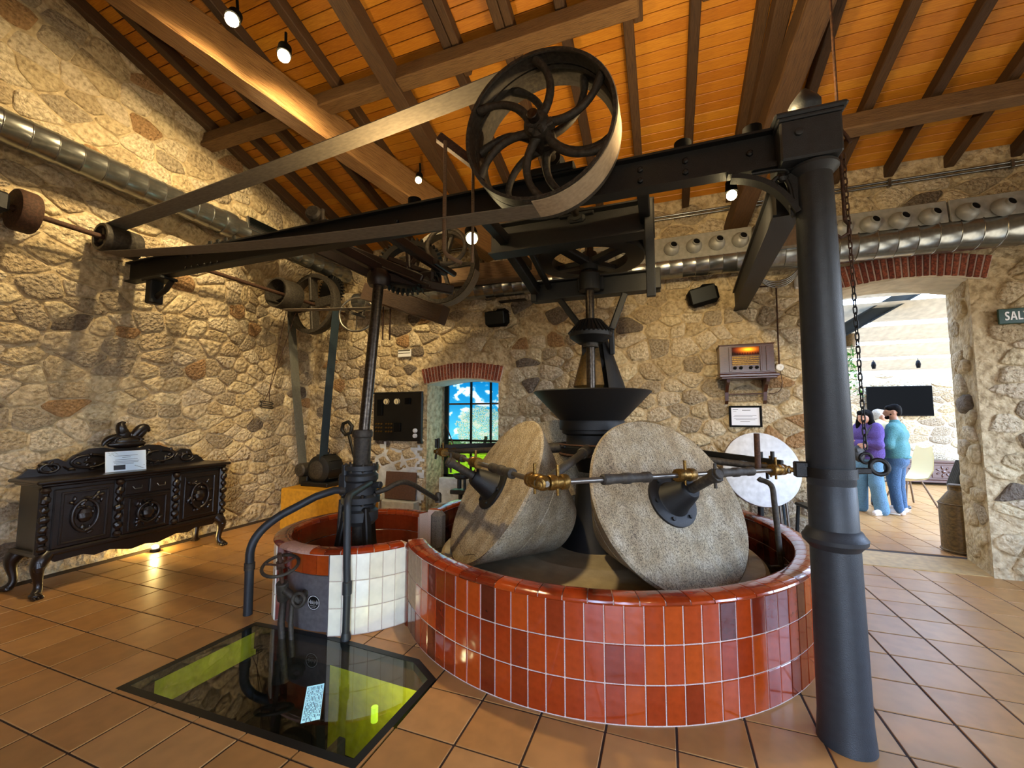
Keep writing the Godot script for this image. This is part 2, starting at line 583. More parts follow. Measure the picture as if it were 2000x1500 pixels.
# stones set in mortar over a u-v field; at(u, v, out) gives the point
func rubble(parent: Node3D, u0: float, u1: float, v0: float, v1: float, cu: float, cv: float, at: Callable, free: Callable, most: int, seed_: int, dark := 0.06, lift := 1.0, fill := 1.0) -> void:
	var r := RandomNumberGenerator.new()
	r.seed = seed_
	var pts := {}
	var nu := int((u1 - u0) / cu) + 2
	var nv := int((v1 - v0) / cv) + 2
	for j in range(-1, nv + 1):
		for i in range(-1, nu + 1):
			if r.randf() < 0.13: continue
			pts[Vector2i(i, j)] = Vector2(u0 + (i + 0.5 * (j & 1) + r.randf_range(-0.42, 0.42)) * cu, v0 + (j + r.randf_range(-0.4, 0.4)) * cv)
	var stones := []
	var asp := cu / cv
	for key in pts:
		var c: Vector2 = pts[key]
		if c.x < u0 or c.x > u1 or c.y < v0 or c.y > v1: continue
		var q := v2([-cu * 1.1, -cv * 1.1, cu * 1.1, -cv * 1.1, cu * 1.1, cv * 1.1, -cu * 1.1, cv * 1.1])
		for dj in range(-2, 3):
			for di in range(-2, 3):
				var k := Vector2i(key.x + di, key.y + dj)
				if (di == 0 and dj == 0) or not pts.has(k): continue
				var d: Vector2 = pts[k] - c
				d.y *= asp * asp
				var lim: float = ((pts[k] - c) * 0.5).dot(d)
				q = cut(q, d, lim)
				if q.size() < 3: break
			if q.size() < 3: break
		if q.size() < 3: continue
		q = chaikin(chaikin(q))
		var sc := r.randf_range(0.90, 1.0) * fill
		for i in q.size(): q[i] = q[i] * sc * r.randf_range(0.96, 1.03) + c
		var ok := true
		for p in q:
			if not free.call(p.x, p.y): ok = false
		if not ok: continue
		stones.append([absf(area(q)), q, c])
	stones.sort_custom(func(a, b): return a[0] > b[0])
	var rest := {}
	for k in stones.size():
		var q: PackedVector2Array = stones[k][1]
		var c: Vector2 = stones[k][2]
		var mi := r.randi_range(0, 6) if r.randf() > dark else r.randi_range(6, 8)
		var b: MB
		if k < most: b = MB.new()
		else:
			if not rest.has(mi): rest[mi] = MB.new()
			b = rest[mi]
			b.g += 1
		var h := r.randf_range(0.004, 0.022) * lift
		var sx := r.randf_range(-0.06, 0.06); var sy := r.randf_range(-0.10, 0.06)
		var rings := []
		var n := q.size()
		for l in [[1.0, -0.02], [0.95, h * 0.6], [0.78, h * 0.95]]:
			var ring := []
			for p in q:
				var w: Vector2 = c + (p - c) * l[0]
				ring.append(at.call(w.x, w.y, l[1] + ((w.x - c.x) * sx + (w.y - c.y) * sy + (r.randf_range(-0.004, 0.004) if l[0] < 0.8 else 0.0) if l[1] > 0 else 0.0)))
			rings.append(ring)
		var top: Vector3 = at.call(c.x, c.y, h + r.randf_range(-0.006, 0.008))
		var g: int = b.g
		for l in 2:
			for i in n: b.quad(rings[l][i], rings[l][(i + 1) % n], rings[l + 1][(i + 1) % n], rings[l + 1][i], g)
		for i in n: b.tri(rings[2][i], rings[2][(i + 1) % n], top, g)
		if k < most: b.done("stone", M["stone%d" % mi], parent)
	for mi in rest:
		var o: MeshInstance3D = rest[mi].done("stones", M["stone%d" % mi], parent)
		o.set_meta("kind", "stuff")


func cut(q: PackedVector2Array, d: Vector2, lim: float) -> PackedVector2Array:
	var o := PackedVector2Array()
	for i in q.size():
		var a := q[i]; var b := q[(i + 1) % q.size()]
		var fa := a.dot(d) - lim; var fb := b.dot(d) - lim
		if fa <= 0: o.append(a)
		if (fa < 0 and fb > 0) or (fa > 0 and fb < 0): o.append(a.lerp(b, fa / (fa - fb)))
	return o


func chaikin(q: PackedVector2Array) -> PackedVector2Array:
	var o := PackedVector2Array()
	if q.size() > 9: return q
	for i in q.size():
		var a := q[i]; var b := q[(i + 1) % q.size()]
		o.append(a.lerp(b, 0.15)); o.append(a.lerp(b, 0.85))
	return o


func mortar(b: MB, u0: float, u1: float, v0: float, v1: float, at: Callable, step := 0.12) -> void:
	var nu := maxi(1, int(round((u1 - u0) / step))); var nv := maxi(1, int(round((v1 - v0) / step)))
	var n := FastNoiseLite.new()
	n.seed = 5
	n.frequency = 3.0
	var p := []
	for j in nv + 1:
		for i in nu + 1:
			var u := lerpf(u0, u1, float(i) / nu); var v := lerpf(v0, v1, float(j) / nv)
			var e := 0.0 if i == 0 or j == 0 or i == nu or j == nv else n.get_noise_2d(u, v) * 0.02 - 0.010
			p.append(at.call(u, v, e))
	for j in nv:
		for i in nu:
			var k := j * (nu + 1) + i
			b.quad(p[k], p[k + 1], p[k + nu + 2], p[k + nu + 1], 1)


func roof_y(z: float) -> float:      # underside of the boards
	return 4.40 + 0.3 * (z + 5.6) if z < -0.4 else 5.96 - 0.3 * (z + 0.4)


func build_walls() -> void:
	# left wall: leans in over its upper half
	var wl := shell("wall_left", "rubble stone wall behind the carved sideboard")
	var atl := func(u, v, o): return Vector3(left_x(v, -u) + o, v, -u)
	var b := MB.new()
	mortar(b, -3.1, 5.75, 0.0, 5.95, atl)
	b.box(X(Vector3(-6.45, 3.0, -1.3)), Vector3(0.7, 6.4, 8.9))
	b.done("mortar", M.mortar, wl)
	rubble(wl, -0.6, 5.6, 0.02, 5.9, 0.27, 0.165, atl, func(u, v): return v < roof_y(-u) + 0.1 and v > 0.01 and Vector2(u, v).distance_to(Vector2(2.25, 3.1)) > 0.0, 300, 4, 0.07, 1.0, 0.985)
	# back wall with a niche and a doorway
	var wb := shell("wall_back", "rubble stone wall with an arched niche and an arched doorway")
	var atb := func(u, v, o): return Vector3(u, v, -5.6 + o)
	b = MB.new()
	var z0 := -5.6
	# [x0, x1, y0, y1] round the openings
	for r in [[-6.8, -3.48, 0.0, 2.2], [-2.27, 1.88, 0.0, 3.1], [-6.8, -2.27, 2.2, 3.1], [3.02, 5.0, 0.0, 3.1], [-6.8, 5.0, 3.1, 4.45]]:
		mortar(b, r[0], r[1], r[2], r[3], atb)
		var x0: float = 3.14 if r[0] > 3.0 else r[0]
		b.box(X(Vector3((x0 + r[1]) / 2, (r[2] + r[3]) / 2, -5.92)), Vector3(r[1] - x0, r[3] - r[2], 0.6))
	b.box(X(Vector3(-2.9, 1.1, -6.3)), Vector3(1.6, 2.3, 0.2))
	b.done("mortar", M.mortar, wb)
	var free := func(u, v):
		if u > -3.62 and u < -2.2 and v > 2.03 and v < 2.46: return false
		if u > 1.8 and u < 3.22 and v > 2.95 and v < 3.36: return false
		if u > -3.46 and u < -2.29 and v < 2.3: return false
		if u > 1.9 and u < 3.0 and v < 3.2: return false
		return v > 0.01 and v < 4.33
	rubble(wb, -5.6, 4.6, 0.02, 4.3, 0.25, 0.165, atb, free, 300, 9, 0.10, 1.6, 0.975)
	# whitewash left low on the wall beside the niche
	var ww := MB.new()
	var wn := FastNoiseLite.new()
	wn.seed = 8
	wn.frequency = 2.2
	for iy in 26:
		for ix in 24:
			var x := -4.5 + ix * 0.042; var y := 0.1 + iy * 0.042
			var e := minf(minf(x + 4.5, -3.5 - x), 1.15 - y)
			if e + wn.get_noise_2d(x * 2.0, y * 2.0) * 0.25 < 0.06: continue
			var q := []
			for c in [[0, 0], [1, 0], [1, 1], [0, 1]]:
				var px: float = x + c[0] * 0.042; var py: float = y + c[1] * 0.042
				q.append(Vector3(px, py, -5.578 + wn.get_noise_2d(px * 3.0, py * 3.0) * 0.02))
			ww.quad(q[0], q[1], q[2], q[3], 1)
	ww.done("whitewash", M.sill, wb)
	# the reveals of the doorway and the niche
	var j := MB.new()
	var atj := func(u, v, o): return Vector3(3.02 + 0.19 * u - o, v, -5.60 - u)
	mortar(j, 0.0, 0.6, 0.0, 3.12, atj)
	var atn := func(u, v, o): return Vector3(-3.48 + o, v, -6.2 + u)
	mortar(j, 0.0, 0.58, 0.0, 2.15, atn)
	j.done("reveal", M.mortar, wb)
	rubble(wb, 0.02, 0.58, 0.05, 3.0, 0.26, 0.17, atj, func(u, v): return u > 0.0 and u < 0.61, 40, 13, 0.03, 2.2, 0.97)
	# brick arches
	arch("trim_2", "arch of upright red bricks over the bright picture niche", -3.52, -2.24, 2.10, 0.075, 0.23, 25)
	arch("trim_3", "arch of upright red bricks over the doorway", 1.84, 3.16, 3.02, 0.085, 0.235, 23)
	# plastered undersides of the arches
	for a in [[-3.48, -2.27, 2.09, 0.07, 0.55], [1.88, 3.13, 3.01, 0.085, 0.6]]:
		var s := MB.new()
		for i in 12:
			var t := float(i) / 12; var u := float(i + 1) / 12
			var xa := lerpf(a[0], a[1], t); var xb := lerpf(a[0], a[1], u)
			var ya: float = a[2] + a[3] * sin(PI * t); var yb: float = a[2] + a[3] * sin(PI * u)
			s.quad(Vector3(xa, ya, -5.6), Vector3(xa, ya, -5.6 - a[4]), Vector3(xb, yb, -5.6 - a[4]), Vector3(xb, yb, -5.6), 1)
			s.quad(Vector3(xa, ya, -5.595), Vector3(xb, yb, -5.595), Vector3(xb, a[2] + 0.2, -5.595), Vector3(xa, a[2] + 0.2, -5.595))
			s.quad(Vector3(xa, ya, -5.6 - a[4]), Vector3(xa, a[2] + 0.2, -5.6 - a[4]), Vector3(xb, a[2] + 0.2, -5.6 - a[4]), Vector3(xb, yb, -5.6 - a[4]))
		s.done("soffit", M.plaster, wb)
	# walls out of view, with the windows that let the day in
	var wr := shell("wall_right", "plastered wall with tall windows, out of view")
	b = MB.new()
	var wins := [[-4.6, -3.0], [-2.0, -0.6]]
	var edge := -5.6
	for w in wins + [[3.0, 3.0]]:
		b.box(X(Vector3(4.75, 2.1, (edge + w[0]) / 2)), Vector3(0.3, 4.2, w[0] - edge))
		if w[1] > w[0]:
			b.box(X(Vector3(4.75, 0.4, (w[0] + w[1]) / 2)), Vector3(0.3, 0.8, w[1] - w[0]))
			b.box(X(Vector3(4.75, 3.5, (w[0] + w[1]) / 2)), Vector3(0.3, 1.4, w[1] - w[0]))
		edge = w[1]
	b.box(X(Vector3(4.75, 5.2, -1.3)), Vector3(0.3, 2.1, 8.8))
	b.done("plaster", M.plaster, wr)
	var wf := shell("wall_front", "plastered wall behind the camera with a glazed entrance, out of view")
	b = MB.new()
	for r in [[-6.8, -3.6, 0.0, 5.2], [-2.0, 0.1, 0.0, 5.2], [3.2, 5.0, 0.0, 5.2], [-3.6, -2.0, 0.0, 5.2], [0.1, 3.2, 2.7, 5.2]]:
		b.box(X(Vector3((r[0] + r[1]) / 2, (r[2] + r[3]) / 2, 3.05)), Vector3(r[1] - r[0], r[3] - r[2], 0.3))
	b.done("plaster", M.plaster, wf)


func arch(called: String, label: String, x0: float, x1: float, y: float, rise: float, h: float, n: int) -> void:
	var t := shell(called, label)
	var half := (x1 - x0) / 2
	var R := (half * half + rise * rise) / (2 * rise)
	var c := Vector2((x0 + x1) / 2, y + rise - R)
	var a := asin(half / R)
	var back := MB.new()
	for i in n:
		var t0 := lerpf(a, -a, float(i) / n); var t1 := lerpf(a, -a, float(i + 1) / n)
		var g := (t0 - t1) * 0.16
		var br := MB.new()
		var jj := rng.randf_range(-0.006, 0.006)
		var P := func(th, r): return Vector2(c.x - r * sin(th), c.y + r * cos(th))
		br.prism(X(Vector3(0, 0, -5.66)), PackedVector2Array([P.call(t1 + g, R + jj), P.call(t0 - g, R + jj), P.call(t0 - g, R + h + jj), P.call(t1 + g, R + h + jj)]), 0.085 + rng.randf_range(-0.005, 0.005))
		br.done("brick", [M.brick, M.brick1, M.brick2][rng.randi_range(0, 2)], t)
		back.prism(X(Vector3(0, 0, -5.66)), PackedVector2Array([P.call(t1, R + 0.002), P.call(t0, R + 0.002), P.call(t0, R + h - 0.004), P.call(t1, R + h - 0.004)]), 0.072)
	back.done("mortar", M.groutlight, t)


# ---------------------------------------------------------------- roof
func build_roof() -> void:
	var ce := shell("ceiling", "sloping ceiling of honey coloured boards")
	var slope := atan(0.3)
	var b := MB.new()
	b.box(X(Vector3(-0.9, roof_y(-3.0) + 0.14, -3.1), Vector3(-rad_to_deg(slope), 0, 0)), Vector3(12.6, 0.14, 5.8))
	b.box(X(Vector3(-0.9, roof_y(1.35) + 0.14, 1.35), Vector3(rad_to_deg(slope), 0, 0)), Vector3(12.6, 0.14, 3.9))
	b.box(X(Vector3(-0.9, 4.55, -6.03)), Vector3(12.6, 0.3, 0.75))
	b.done("roof_deck", M.boardgap, ce)
	var k := 0
	var w := 0.105
	var run := w * cos(slope)
	var z := -5.6 + run / 2
	var shared := MB.new()
	shared.box(X(), Vector3(11.2, 0.022, w - 0.006), 0.004)
	var sm := shared.mesh()
	var rest := MB.new()
	while z < -0.42:
		var xf := X(Vector3(-0.75 + rng.randf_range(-0.2, 0.2), roof_y(z) + 0.012, z), Vector3(-rad_to_deg(slope), 0, 0))
		put("ceiling_board", sm, M["board%d" % rng.randi_range(0, 3)], ce, xf)
		z += run
		k += 1
	b = MB.new()
	b.box(X(Vector3(-0.9, roof_y(1.35) + 0.012, 1.35), Vector3(rad_to_deg(slope), 0, 0)), Vector3(12.0, 0.022, 3.7))
	b.done("boarding", M.board1, ce)
	# rafters run up the slope under the boards
	var xs := [3.48, 2.95, 2.43, 1.92, 1.39, 0.84, 0.33, -0.2, -0.73, -1.27, -1.8, -3.12, -3.72, -4.2, -4.62, -5.02]
	var n := 0
	for x in xs:
		var t := thing("rafter", "", "rafter", Vector3(x, 0, 0), 0.0)
		var o := MB.new()
		o.box(X(Vector3(0, 0, 0)), Vector3(5.45, 0.125, 0.085), 0.008)
		var A := Vector3(0, roof_y(-5.63) - 0.064, -5.63); var B := Vector3(0, roof_y(-0.5) - 0.064, -0.5)
		o.done("timber", M["rafter" if n % 2 else "rafter1"], t).transform = MB.along(A, B)
		if n in [6, 7, 9, 10]:
			# lapped with a second length beside it, from the purlin up
			var l := MB.new()
			l.box(X(), Vector3(2.6, 0.12, 0.075), 0.008)
			l.done("lapped_timber", M.rafter, t).transform = MB.along(Vector3(0.085, roof_y(-3.5) - 0.062, -3.5), Vector3(0.085, roof_y(-0.9) - 0.062, -0.9))
		var where := ["at the far right edge of the photo", "second from the right edge of the photo, ending over the exit sign", "third from the right, ending above the last air nozzles", "fourth from the right, just right of the hanging chain", "just left of the hanging chain, behind the column finial", "just left of the big dark tie beam on the right", "in the bright orange bays, lapped with a second length", "right of the big wheel, lapped with a second length", "seen through the right half of the big wheel", "seen through the left half of the big wheel", "crossing the upper belt just left of the big wheel", "right of the pale tie beam with the spotlights", "hidden behind the pale tie beam", "left of the pale tie beam, lower half only", "second from the left stone wall", "lying against the left stone wall"]
		tag(t, "brown roof rafter " + where[n], "rafter", "rafters under the boards")
		n += 1
	# purlins across, under the rafters
	for p in [[-4.72, 4.42, -5.15, 3.9, "lower purlin, near the eaves, running behind the big wheel"], [-3.2, 4.90, -5.2, -0.1, "upper purlin crossing above the wheel and behind the pale tie beam"]]:
		var t := thing("purlin", "long square brown " + p[4], "purlin", Vector3((p[2] + p[3]) / 2, p[1] + 0.0, p[0]), 0, "purlins")
		var o := MB.new()
		o.box(X(Vector3(0, 0, 0), Vector3(-8, 0, 0)), Vector3(p[3] - p[2], 0.17, 0.15), 0.012)
		o.done("timber", M.purlin, t)
	# heavy beams
	heavy("tie_beam", "massive pale hewn tie beam with two bright spotlights on it", Vector3(-4.36, 5.33, -1.3), Vector3(-2.28, 4.02, -5.45), 0.24, 0.34, "beam")
	heavy("principal_beam", "thick brown sloping beam left of the wheel, above the upper belt", Vector3(-2.42, 5.42, -1.2), Vector3(-2.42, 4.30, -5.3), 0.16, 0.2, "rafter")
	heavy("principal_beam", "big dark sloping beam running down to the column bracket at right", Vector3(1.32, 5.2, -1.6), Vector3(0.86, 3.86, -5.62), 0.2, 0.2, "rafter")
	heavy("principal_beam", "brown squared beam alongside the big dark sloping beam", Vector3(0.98, 5.35, -1.6), Vector3(0.9, 4.34, -4.75), 0.12, 0.14, "rafter1")
	heavy("lintel_beam", "grey weathered beam end held level before the duct under the pump gears", Vector3(-2.95, 3.55, -5.0), Vector3(-1.45, 3.5, -5.0), 0.2, 0.24, "oldwood")
	heavy("bearer_beam", "dark brown bearer ending in mid air under the pump gears", Vector3(-3.35, 3.1, -4.0), Vector3(-2.28, 2.72, -4.0), 0.16, 0.2, "rafter1")


func heavy(called: String, label: String, p: Vector3, q: Vector3, w: float, h: float, m: String) -> void:
	var t := thing(called, label, "beam", (p + q) / 2)
	var o := MB.new()
	var l := p.distance_to(q)
	# hewn by hand: the faces wander a little
	var r := RandomNumberGenerator.new()
	r.seed = hash(label)
	var n := int(l / 0.22) + 1
	var rings := []
	for i in n + 1:
		var x := -l / 2 + l * i / n
		var a := []
		for c in [[-1, -1], [-0.86, -1], [0.86, -1], [1, -1], [1, -0.86], [1, 0.86], [1, 1], [0.86, 1], [-0.86, 1], [-1, 1], [-1, 0.86], [-1, -0.86]]:
			var k := 0.94 if absf(c[0]) == 1.0 and absf(c[1]) == 1.0 else 1.0
			a.append(Vector3(x, h / 2 * c[1] * k + r.randf_range(-0.006, 0.006), w / 2 * c[0] * k + r.randf_range(-0.006, 0.006)))
		rings.append(a)
	for i in n:
		for k in 12:
			var s := [-11, 1, -11, -11, 2, -11, -11, 3, -11, -11, 4, -11][k] as int
			o.quad(rings[i][(k + 1) % 12], rings[i][k], rings[i + 1][k], rings[i + 1][(k + 1) % 12], 10 + s)
	for k in range(1, 11):
		o.tri(rings[0][0], rings[0][k], rings[0][k + 1])
		o.tri(rings[n][0], rings[n][k + 1], rings[n][k])
	o.done("timber", M[m], t).transform = Transform3D(MB.along(p, q).basis, Vector3.ZERO)


# ---------------------------------------------------------------- the room beyond the doorway
func build_annex() -> void:
	var wa := shell("wall_annex", "pale stone wall of the bright room beyond the doorway")
	var b := MB.new()
	var at := func(u, v, o): return Vector3(u, v, -13.0 + o)
	mortar(b, 1.0, 8.6, 0.0, 2.75, at, 0.2)
	b.box(X(Vector3(4.8, 1.4, -13.25)), Vector3(7.9, 2.8, 0.4))
	b.done("mortar", M.plaster, wa)
	rubble(wa, 4.4, 7.2, 0.02, 2.7, 0.36, 0.2, at, func(u, v): return v > 0.01 and v < 2.72, 140, 17, 0.02)
	var ws := shell("wall_annex_side", "stone side wall of the bright room, left of the people")
	b = MB.new()
	b.box(X(Vector3(1.3, 1.75, -9.7)), Vector3(0.3, 3.5, 6.9), 0.02)
	b.box(X(Vector3(8.75, 0.2, -9.7)), Vector3(0.3, 0.4, 6.9))
	b.box(X(Vector3(8.75, 1.9, -6.6)), Vector3(0.3, 2.0, 0.7))
	b.done("plaster", M.plaster, ws)
	# fabric bands of the awning, with open gaps of sky between them
	var zs := [-12.6, -11.5, -11.28, -10.25, -10.03, -9.05, -8.83, -7.85, -7.63, -6.5]
	var y := func(z): return 2.66 + (z + 13.0) * 0.135
	for i in 5:
		var z0: float = zs[i * 2]; var z1: float = zs[i * 2 + 1]
		var m := MB.new()
		var N := 8
		for k in N:
			var t := float(k) / N; var u := float(k + 1) / N
			var za := lerpf(z0, z1, t); var zb := lerpf(z0, z1, u)
			var ya: float = y.call(za) - 0.09 * sin(PI * t) ; var yb: float = y.call(zb) - 0.09 * sin(PI * u)
			m.quad(Vector3(1.46, ya, za), Vector3(8.58, ya, za), Vector3(8.58, yb, zb), Vector3(1.46, yb, zb), 1)
		var o := m.done("awning_band", M.fabric, self)
		tag(o, "cream fabric awning band, " + ["lowest, right above the television wall", "second above the television wall", "in the middle of the doorway view", "second below the doorway arch", "highest, just beyond the doorway arch"][i], "awning", "awning bands of the room beyond")
	var st := thing("steel_beam", "dark grey steel beam sloping up across the awning seen through the doorway", "beam")
	b = MB.new()
	var A := Vector3(2.55, 2.76, -8.0); var B := Vector3(4.25, 3.78, -8.0)
	b.bar(A, B, 0.16, 0.02)
	b.bar(A + Vector3(0, 0.2, 0), B + Vector3(0, 0.2, 0), 0.16, 0.02)
	b.bar(A + Vector3(0, 0.1, 0), B + Vector3(0, 0.1, 0), 0.02, 0.19)
	b.done("flange", M.frame, st)
	for p in [[4.42, 2.78, "left"], [5.2, 2.77, "right"]]:
		var t := thing("hanging_bulb", "small dark bulb holder hanging at the awning gap, " + p[2] + " of the two", "lamp", Vector3(p[0], p[1], -11.38), 0, "bulb holders under the awning")
		var h := MB.new()
		h.lathe(X(Vector3(0, -0.03, 0)), pr([0, -0.1, 0.03, -0.1, 0.045, -0.02, 0.03, 0.05, 0.012, 0.07, 0, 0.07]), 12)
		h.done("holder", M.plastic, t)
		h = MB.new()
		h.cyl(Vector3(0, 0.04, 0), Vector3(0, 0.15, 0), 0.006, 6)
		h.done("cord", M.plastic, t)
	var tv := thing("television", "wide black television hung on the pale stone wall beyond the doorway", "television", Vector3(5.47, 1.97, -12.9))
	b = MB.new()
	b.box(X(), Vector3(1.29, 0.74, 0.06), 0.01)
	b.done("case", M.plastic, tv)
	b = MB.new()
	b.box(X(Vector3(0, 0.005, 0.03)), Vector3(1.26, 0.70, 0.006))
	b.done("screen", M.screen, tv)
	b = MB.new()
	b.box(X(Vector3(0, 0, -0.04)), Vector3(0.4, 0.3, 0.06))
	b.done("bracket", M.frame, tv)
	var ch := thing("carved_chest", "low reddish carved wooden chest against the wall below the television", "chest", Vector3(6.0, 0, -12.68))
	b = MB.new()
	b.box(X(Vector3(0, 0.32, 0)), Vector3(1.5, 0.4, 0.42), 0.012)
	b.box(X(Vector3(0, 0.09, 0)), Vector3(1.56, 0.06, 0.46), 0.012)
	b.done("body", M.walnut, ch)
	b = MB.new()
	b.box(X(Vector3(0, 0.54, 0)), Vector3(1.58, 0.05, 0.48), 0.015)
	b.done("lid", M.walnut, ch)
	for k in 3:
		b = MB.new()
		b.box(X(Vector3(-0.5 + k * 0.5, 0.32, 0.215)), Vector3(0.42, 0.3, 0.02), 0.008)
		for i in 7:
			var a := TAU * i / 7
			b.ball(X(Vector3(-0.5 + k * 0.5 + cos(a) * 0.11, 0.32 + sin(a) * 0.09, 0.23), Vector3(0, 0, rad_to_deg(a)), Vector3(0.045, 0.02, 0.015)), 8)
		b.ball(X(Vector3(-0.5 + k * 0.5, 0.32, 0.23), Vector3.ZERO, Vector3(0.04, 0.04, 0.02)), 8)
		b.done("carved_panel", M.walnut, ch)
	for s in [-1, 1]:
		b = MB.new()
		b.box(X(Vector3(0.68 * s, 0.035, 0.17)), Vector3(0.1, 0.07, 0.1), 0.01)
		b.done("foot", M.walnut, ch)
	# cream shell chair behind the man
	var sc := thing("shell_chair", "cream plastic shell chair on thin wooden legs behind the man in teal", "chair", Vector3(4.12, 0, -9.6), -1.3)
	b = MB.new()
	var prof := [Vector3(0, 0.46, 0.22), Vector3(0, 0.44, 0.05), Vector3(0, 0.46, -0.15), Vector3(0, 0.6, -0.24), Vector3(0, 0.82, -0.27), Vector3(0, 1.02, -0.3)]
	for i in prof.size() - 1:
		var w0: float = [0.2, 0.22, 0.22, 0.22, 0.21, 0.15][i]; var w1: float = [0.2, 0.22, 0.22, 0.22, 0.21, 0.15][i + 1]
		var p: Vector3 = prof[i]; var q: Vector3 = prof[i + 1]
		for k in 6:
			var s0 := -1.0 + k / 3.0; var s1 := -1.0 + (k + 1) / 3.0
			var a := p + Vector3(w0 * s0, 0.05 * s0 * s0, 0.0); var c := p + Vector3(w0 * s1, 0.05 * s1 * s1, 0.0)
			var d := q + Vector3(w1 * s1, 0.05 * s1 * s1, 0.0); var e := q + Vector3(w1 * s0, 0.05 * s0 * s0, 0.0)
			b.quad(a, c, d, e, 1)
			var off := Vector3(0, -0.012, -0.012)
			b.quad(a + off, e + off, d + off, c + off, 2)
	b.done("shell", M.cream, sc)
	for s in [[-1, 1], [1, 1], [-1, -1], [1, -1]]:
		b = MB.new()
		b.cyl(Vector3(0.12 * s[0], 0.44, 0.12 * s[1]), Vector3(0.24 * s[0], 0.0, 0.26 * s[1]), 0.014, 8)
		b.done("leg", M.oldwood, sc)
	# the tall olive metal can at the jamb
	var can := thing("metal_can", "tall olive brown metal oil can with tapering shoulder standing in the doorway", "can", Vector3(3.24, 0, -6.5))
	b = MB.new()
	b.lathe(X(Vector3(0, 0.0, 0)), pr([0, 0.02, 0.17, 0.02, 0.17, 0.56, 0.165, 0.58, 0.1, 0.68, 0.07, 0.72, 0.07, 0.76, 0, 0.76]), 28)
	b.done("body", M.olivecan, can)
	b = MB.new()
	b.ring(Vector3(0, 0.565, 0), Vector3.UP, 0.172, 0.008, 28, 6)
	b.done("rim_band", M.olivecan, can)
	b = MB.new()
	b.ring(Vector3(0, 0.03, 0), Vector3.UP, 0.172, 0.012, 28, 6)
	b.done("rim_band", M.olivecan, can)
	b = MB.new()
	b.cyl(Vector3(0, 0.755, 0), Vector3(0, 0.79, 0), 0.08, 20, 0.008)
	b.done("lid", M.olivecan, can)
	# dark cloth hung behind the can
	var cl := MB.new()
	for k in 5:
		var z := -6.75 - 0.03 * k
		cl.tube([Vector3(3.46, 0.35, z), Vector3(3.40, 0.75, z), Vector3(3.44, 1.05, z + 0.02)], [0.1, 0.07, 0.015], 8)
	tag(cl.done("folded_umbrella", M.leather, self), "black folded cloth standing behind the olive metal can", "cloth")
	# trailing plant on the left jamb
	var pl := thing("hanging_plant", "green trailing plant hanging on the wall at the left of the doorway view", "plant", Vector3(2.86, 2.75, -8.2))
	var lf := MB.new()
	var pr_ := RandomNumberGenerator.new()
	pr_.seed = 5
	var stems := MB.new()
	for s in 9:
		var p := Vector3(pr_.randf_range(-0.15, 0.15), 0, pr_.randf_range(-0.15, 0.15))
		var pts := [p]
		for k in 9:
			p += Vector3(pr_.randf_range(-0.035, 0.035), -0.09, pr_.randf_range(-0.035, 0.035))
			pts.append(p)
			for q in 3:
				var d := Vector3(pr_.randf_range(-1, 1), pr_.randf_range(-0.5, 0.6), pr_.randf_range(-1, 1)).normalized()
				var sd := d.cross(Vector3.UP).normalized() * 0.02
				lf.quad(p, p + d * 0.04 + sd, p + d * 0.09, p + d * 0.04 - sd)
		stems.tube(pts, 0.003, 5)
	lf.done("leaves", M.leaf, pl).set_meta("kind", "stuff")
	stems.done("stem", M.leaf, pl)
	var pot := MB.new()
	pot.lathe(X(), pr([0, -0.02, 0.1, -0.02, 0.14, 0.16, 0.15, 0.18, 0.13, 0.18, 0.0, 0.14]), 18)
	pot.tube([Vector3(0, 0.17, 0), Vector3(-0.5, 0.5, 0), Vector3(-1.42, 0.03, 0)], 0.008, 6)
	pot.done("pot", M.olivecan, pl)


# ---------------------------------------------------------------- the tiled basins
const A_J1 := 139.0      # on the mill circle, where the front rims meet
const A_J2 := -185.2
const B_J1 := 23.6       # the same two places on the pump circle
const B_J2 := 290.0
const REC0 := 70.5       # the recess with the valve
const REC1 := 118.0


func on_ring(c: Vector3, r: float, deg: float, y := 0.0) -> Vector3:
	var t := deg_to_rad(deg)
	return Vector3(c.x + r * cos(t), y, c.z + r * sin(t))


func ring_wall(b: MB, c: Vector3, r0: float, r1: float, a0: float, a1: float, y0: float, y1: float, step := 3.0) -> void:
	var n := maxi(1, int(ceil(absf(a1 - a0) / step)))
	for i in n:
		var t := lerpf(a0, a1, float(i) / n); var u := lerpf(a0, a1, float(i + 1) / n)
		var o0 := on_ring(c, r1, t, y0); var o1 := on_ring(c, r1, u, y0)
		var i0 := on_ring(c, r0, t, y0); var i1 := on_ring(c, r0, u, y0)
		var H := Vector3(0, y1 - y0, 0)
		b.quad(o1, o0, o0 + H, o1 + H, 1)
		b.quad(i0, i1, i1 + H, i0 + H, 2)
		b.quad(o0 + H, i0 + H, i1 + H, o1 + H, 3)
		if i == 0: b.quad(o0, i0, i0 + H, o0 + H)
		if i == n - 1: b.quad(i1, o1, o1 + H, i1 + H)


func tile_at(c: Vector3, r: float, deg: float, y: float) -> Transform3D:
	var t := deg_to_rad(deg)
	return Transform3D(Basis(Vector3(sin(t), 0, -cos(t)), Vector3.UP, Vector3(cos(t), 0, sin(t))), on_ring(c, r, deg, y))


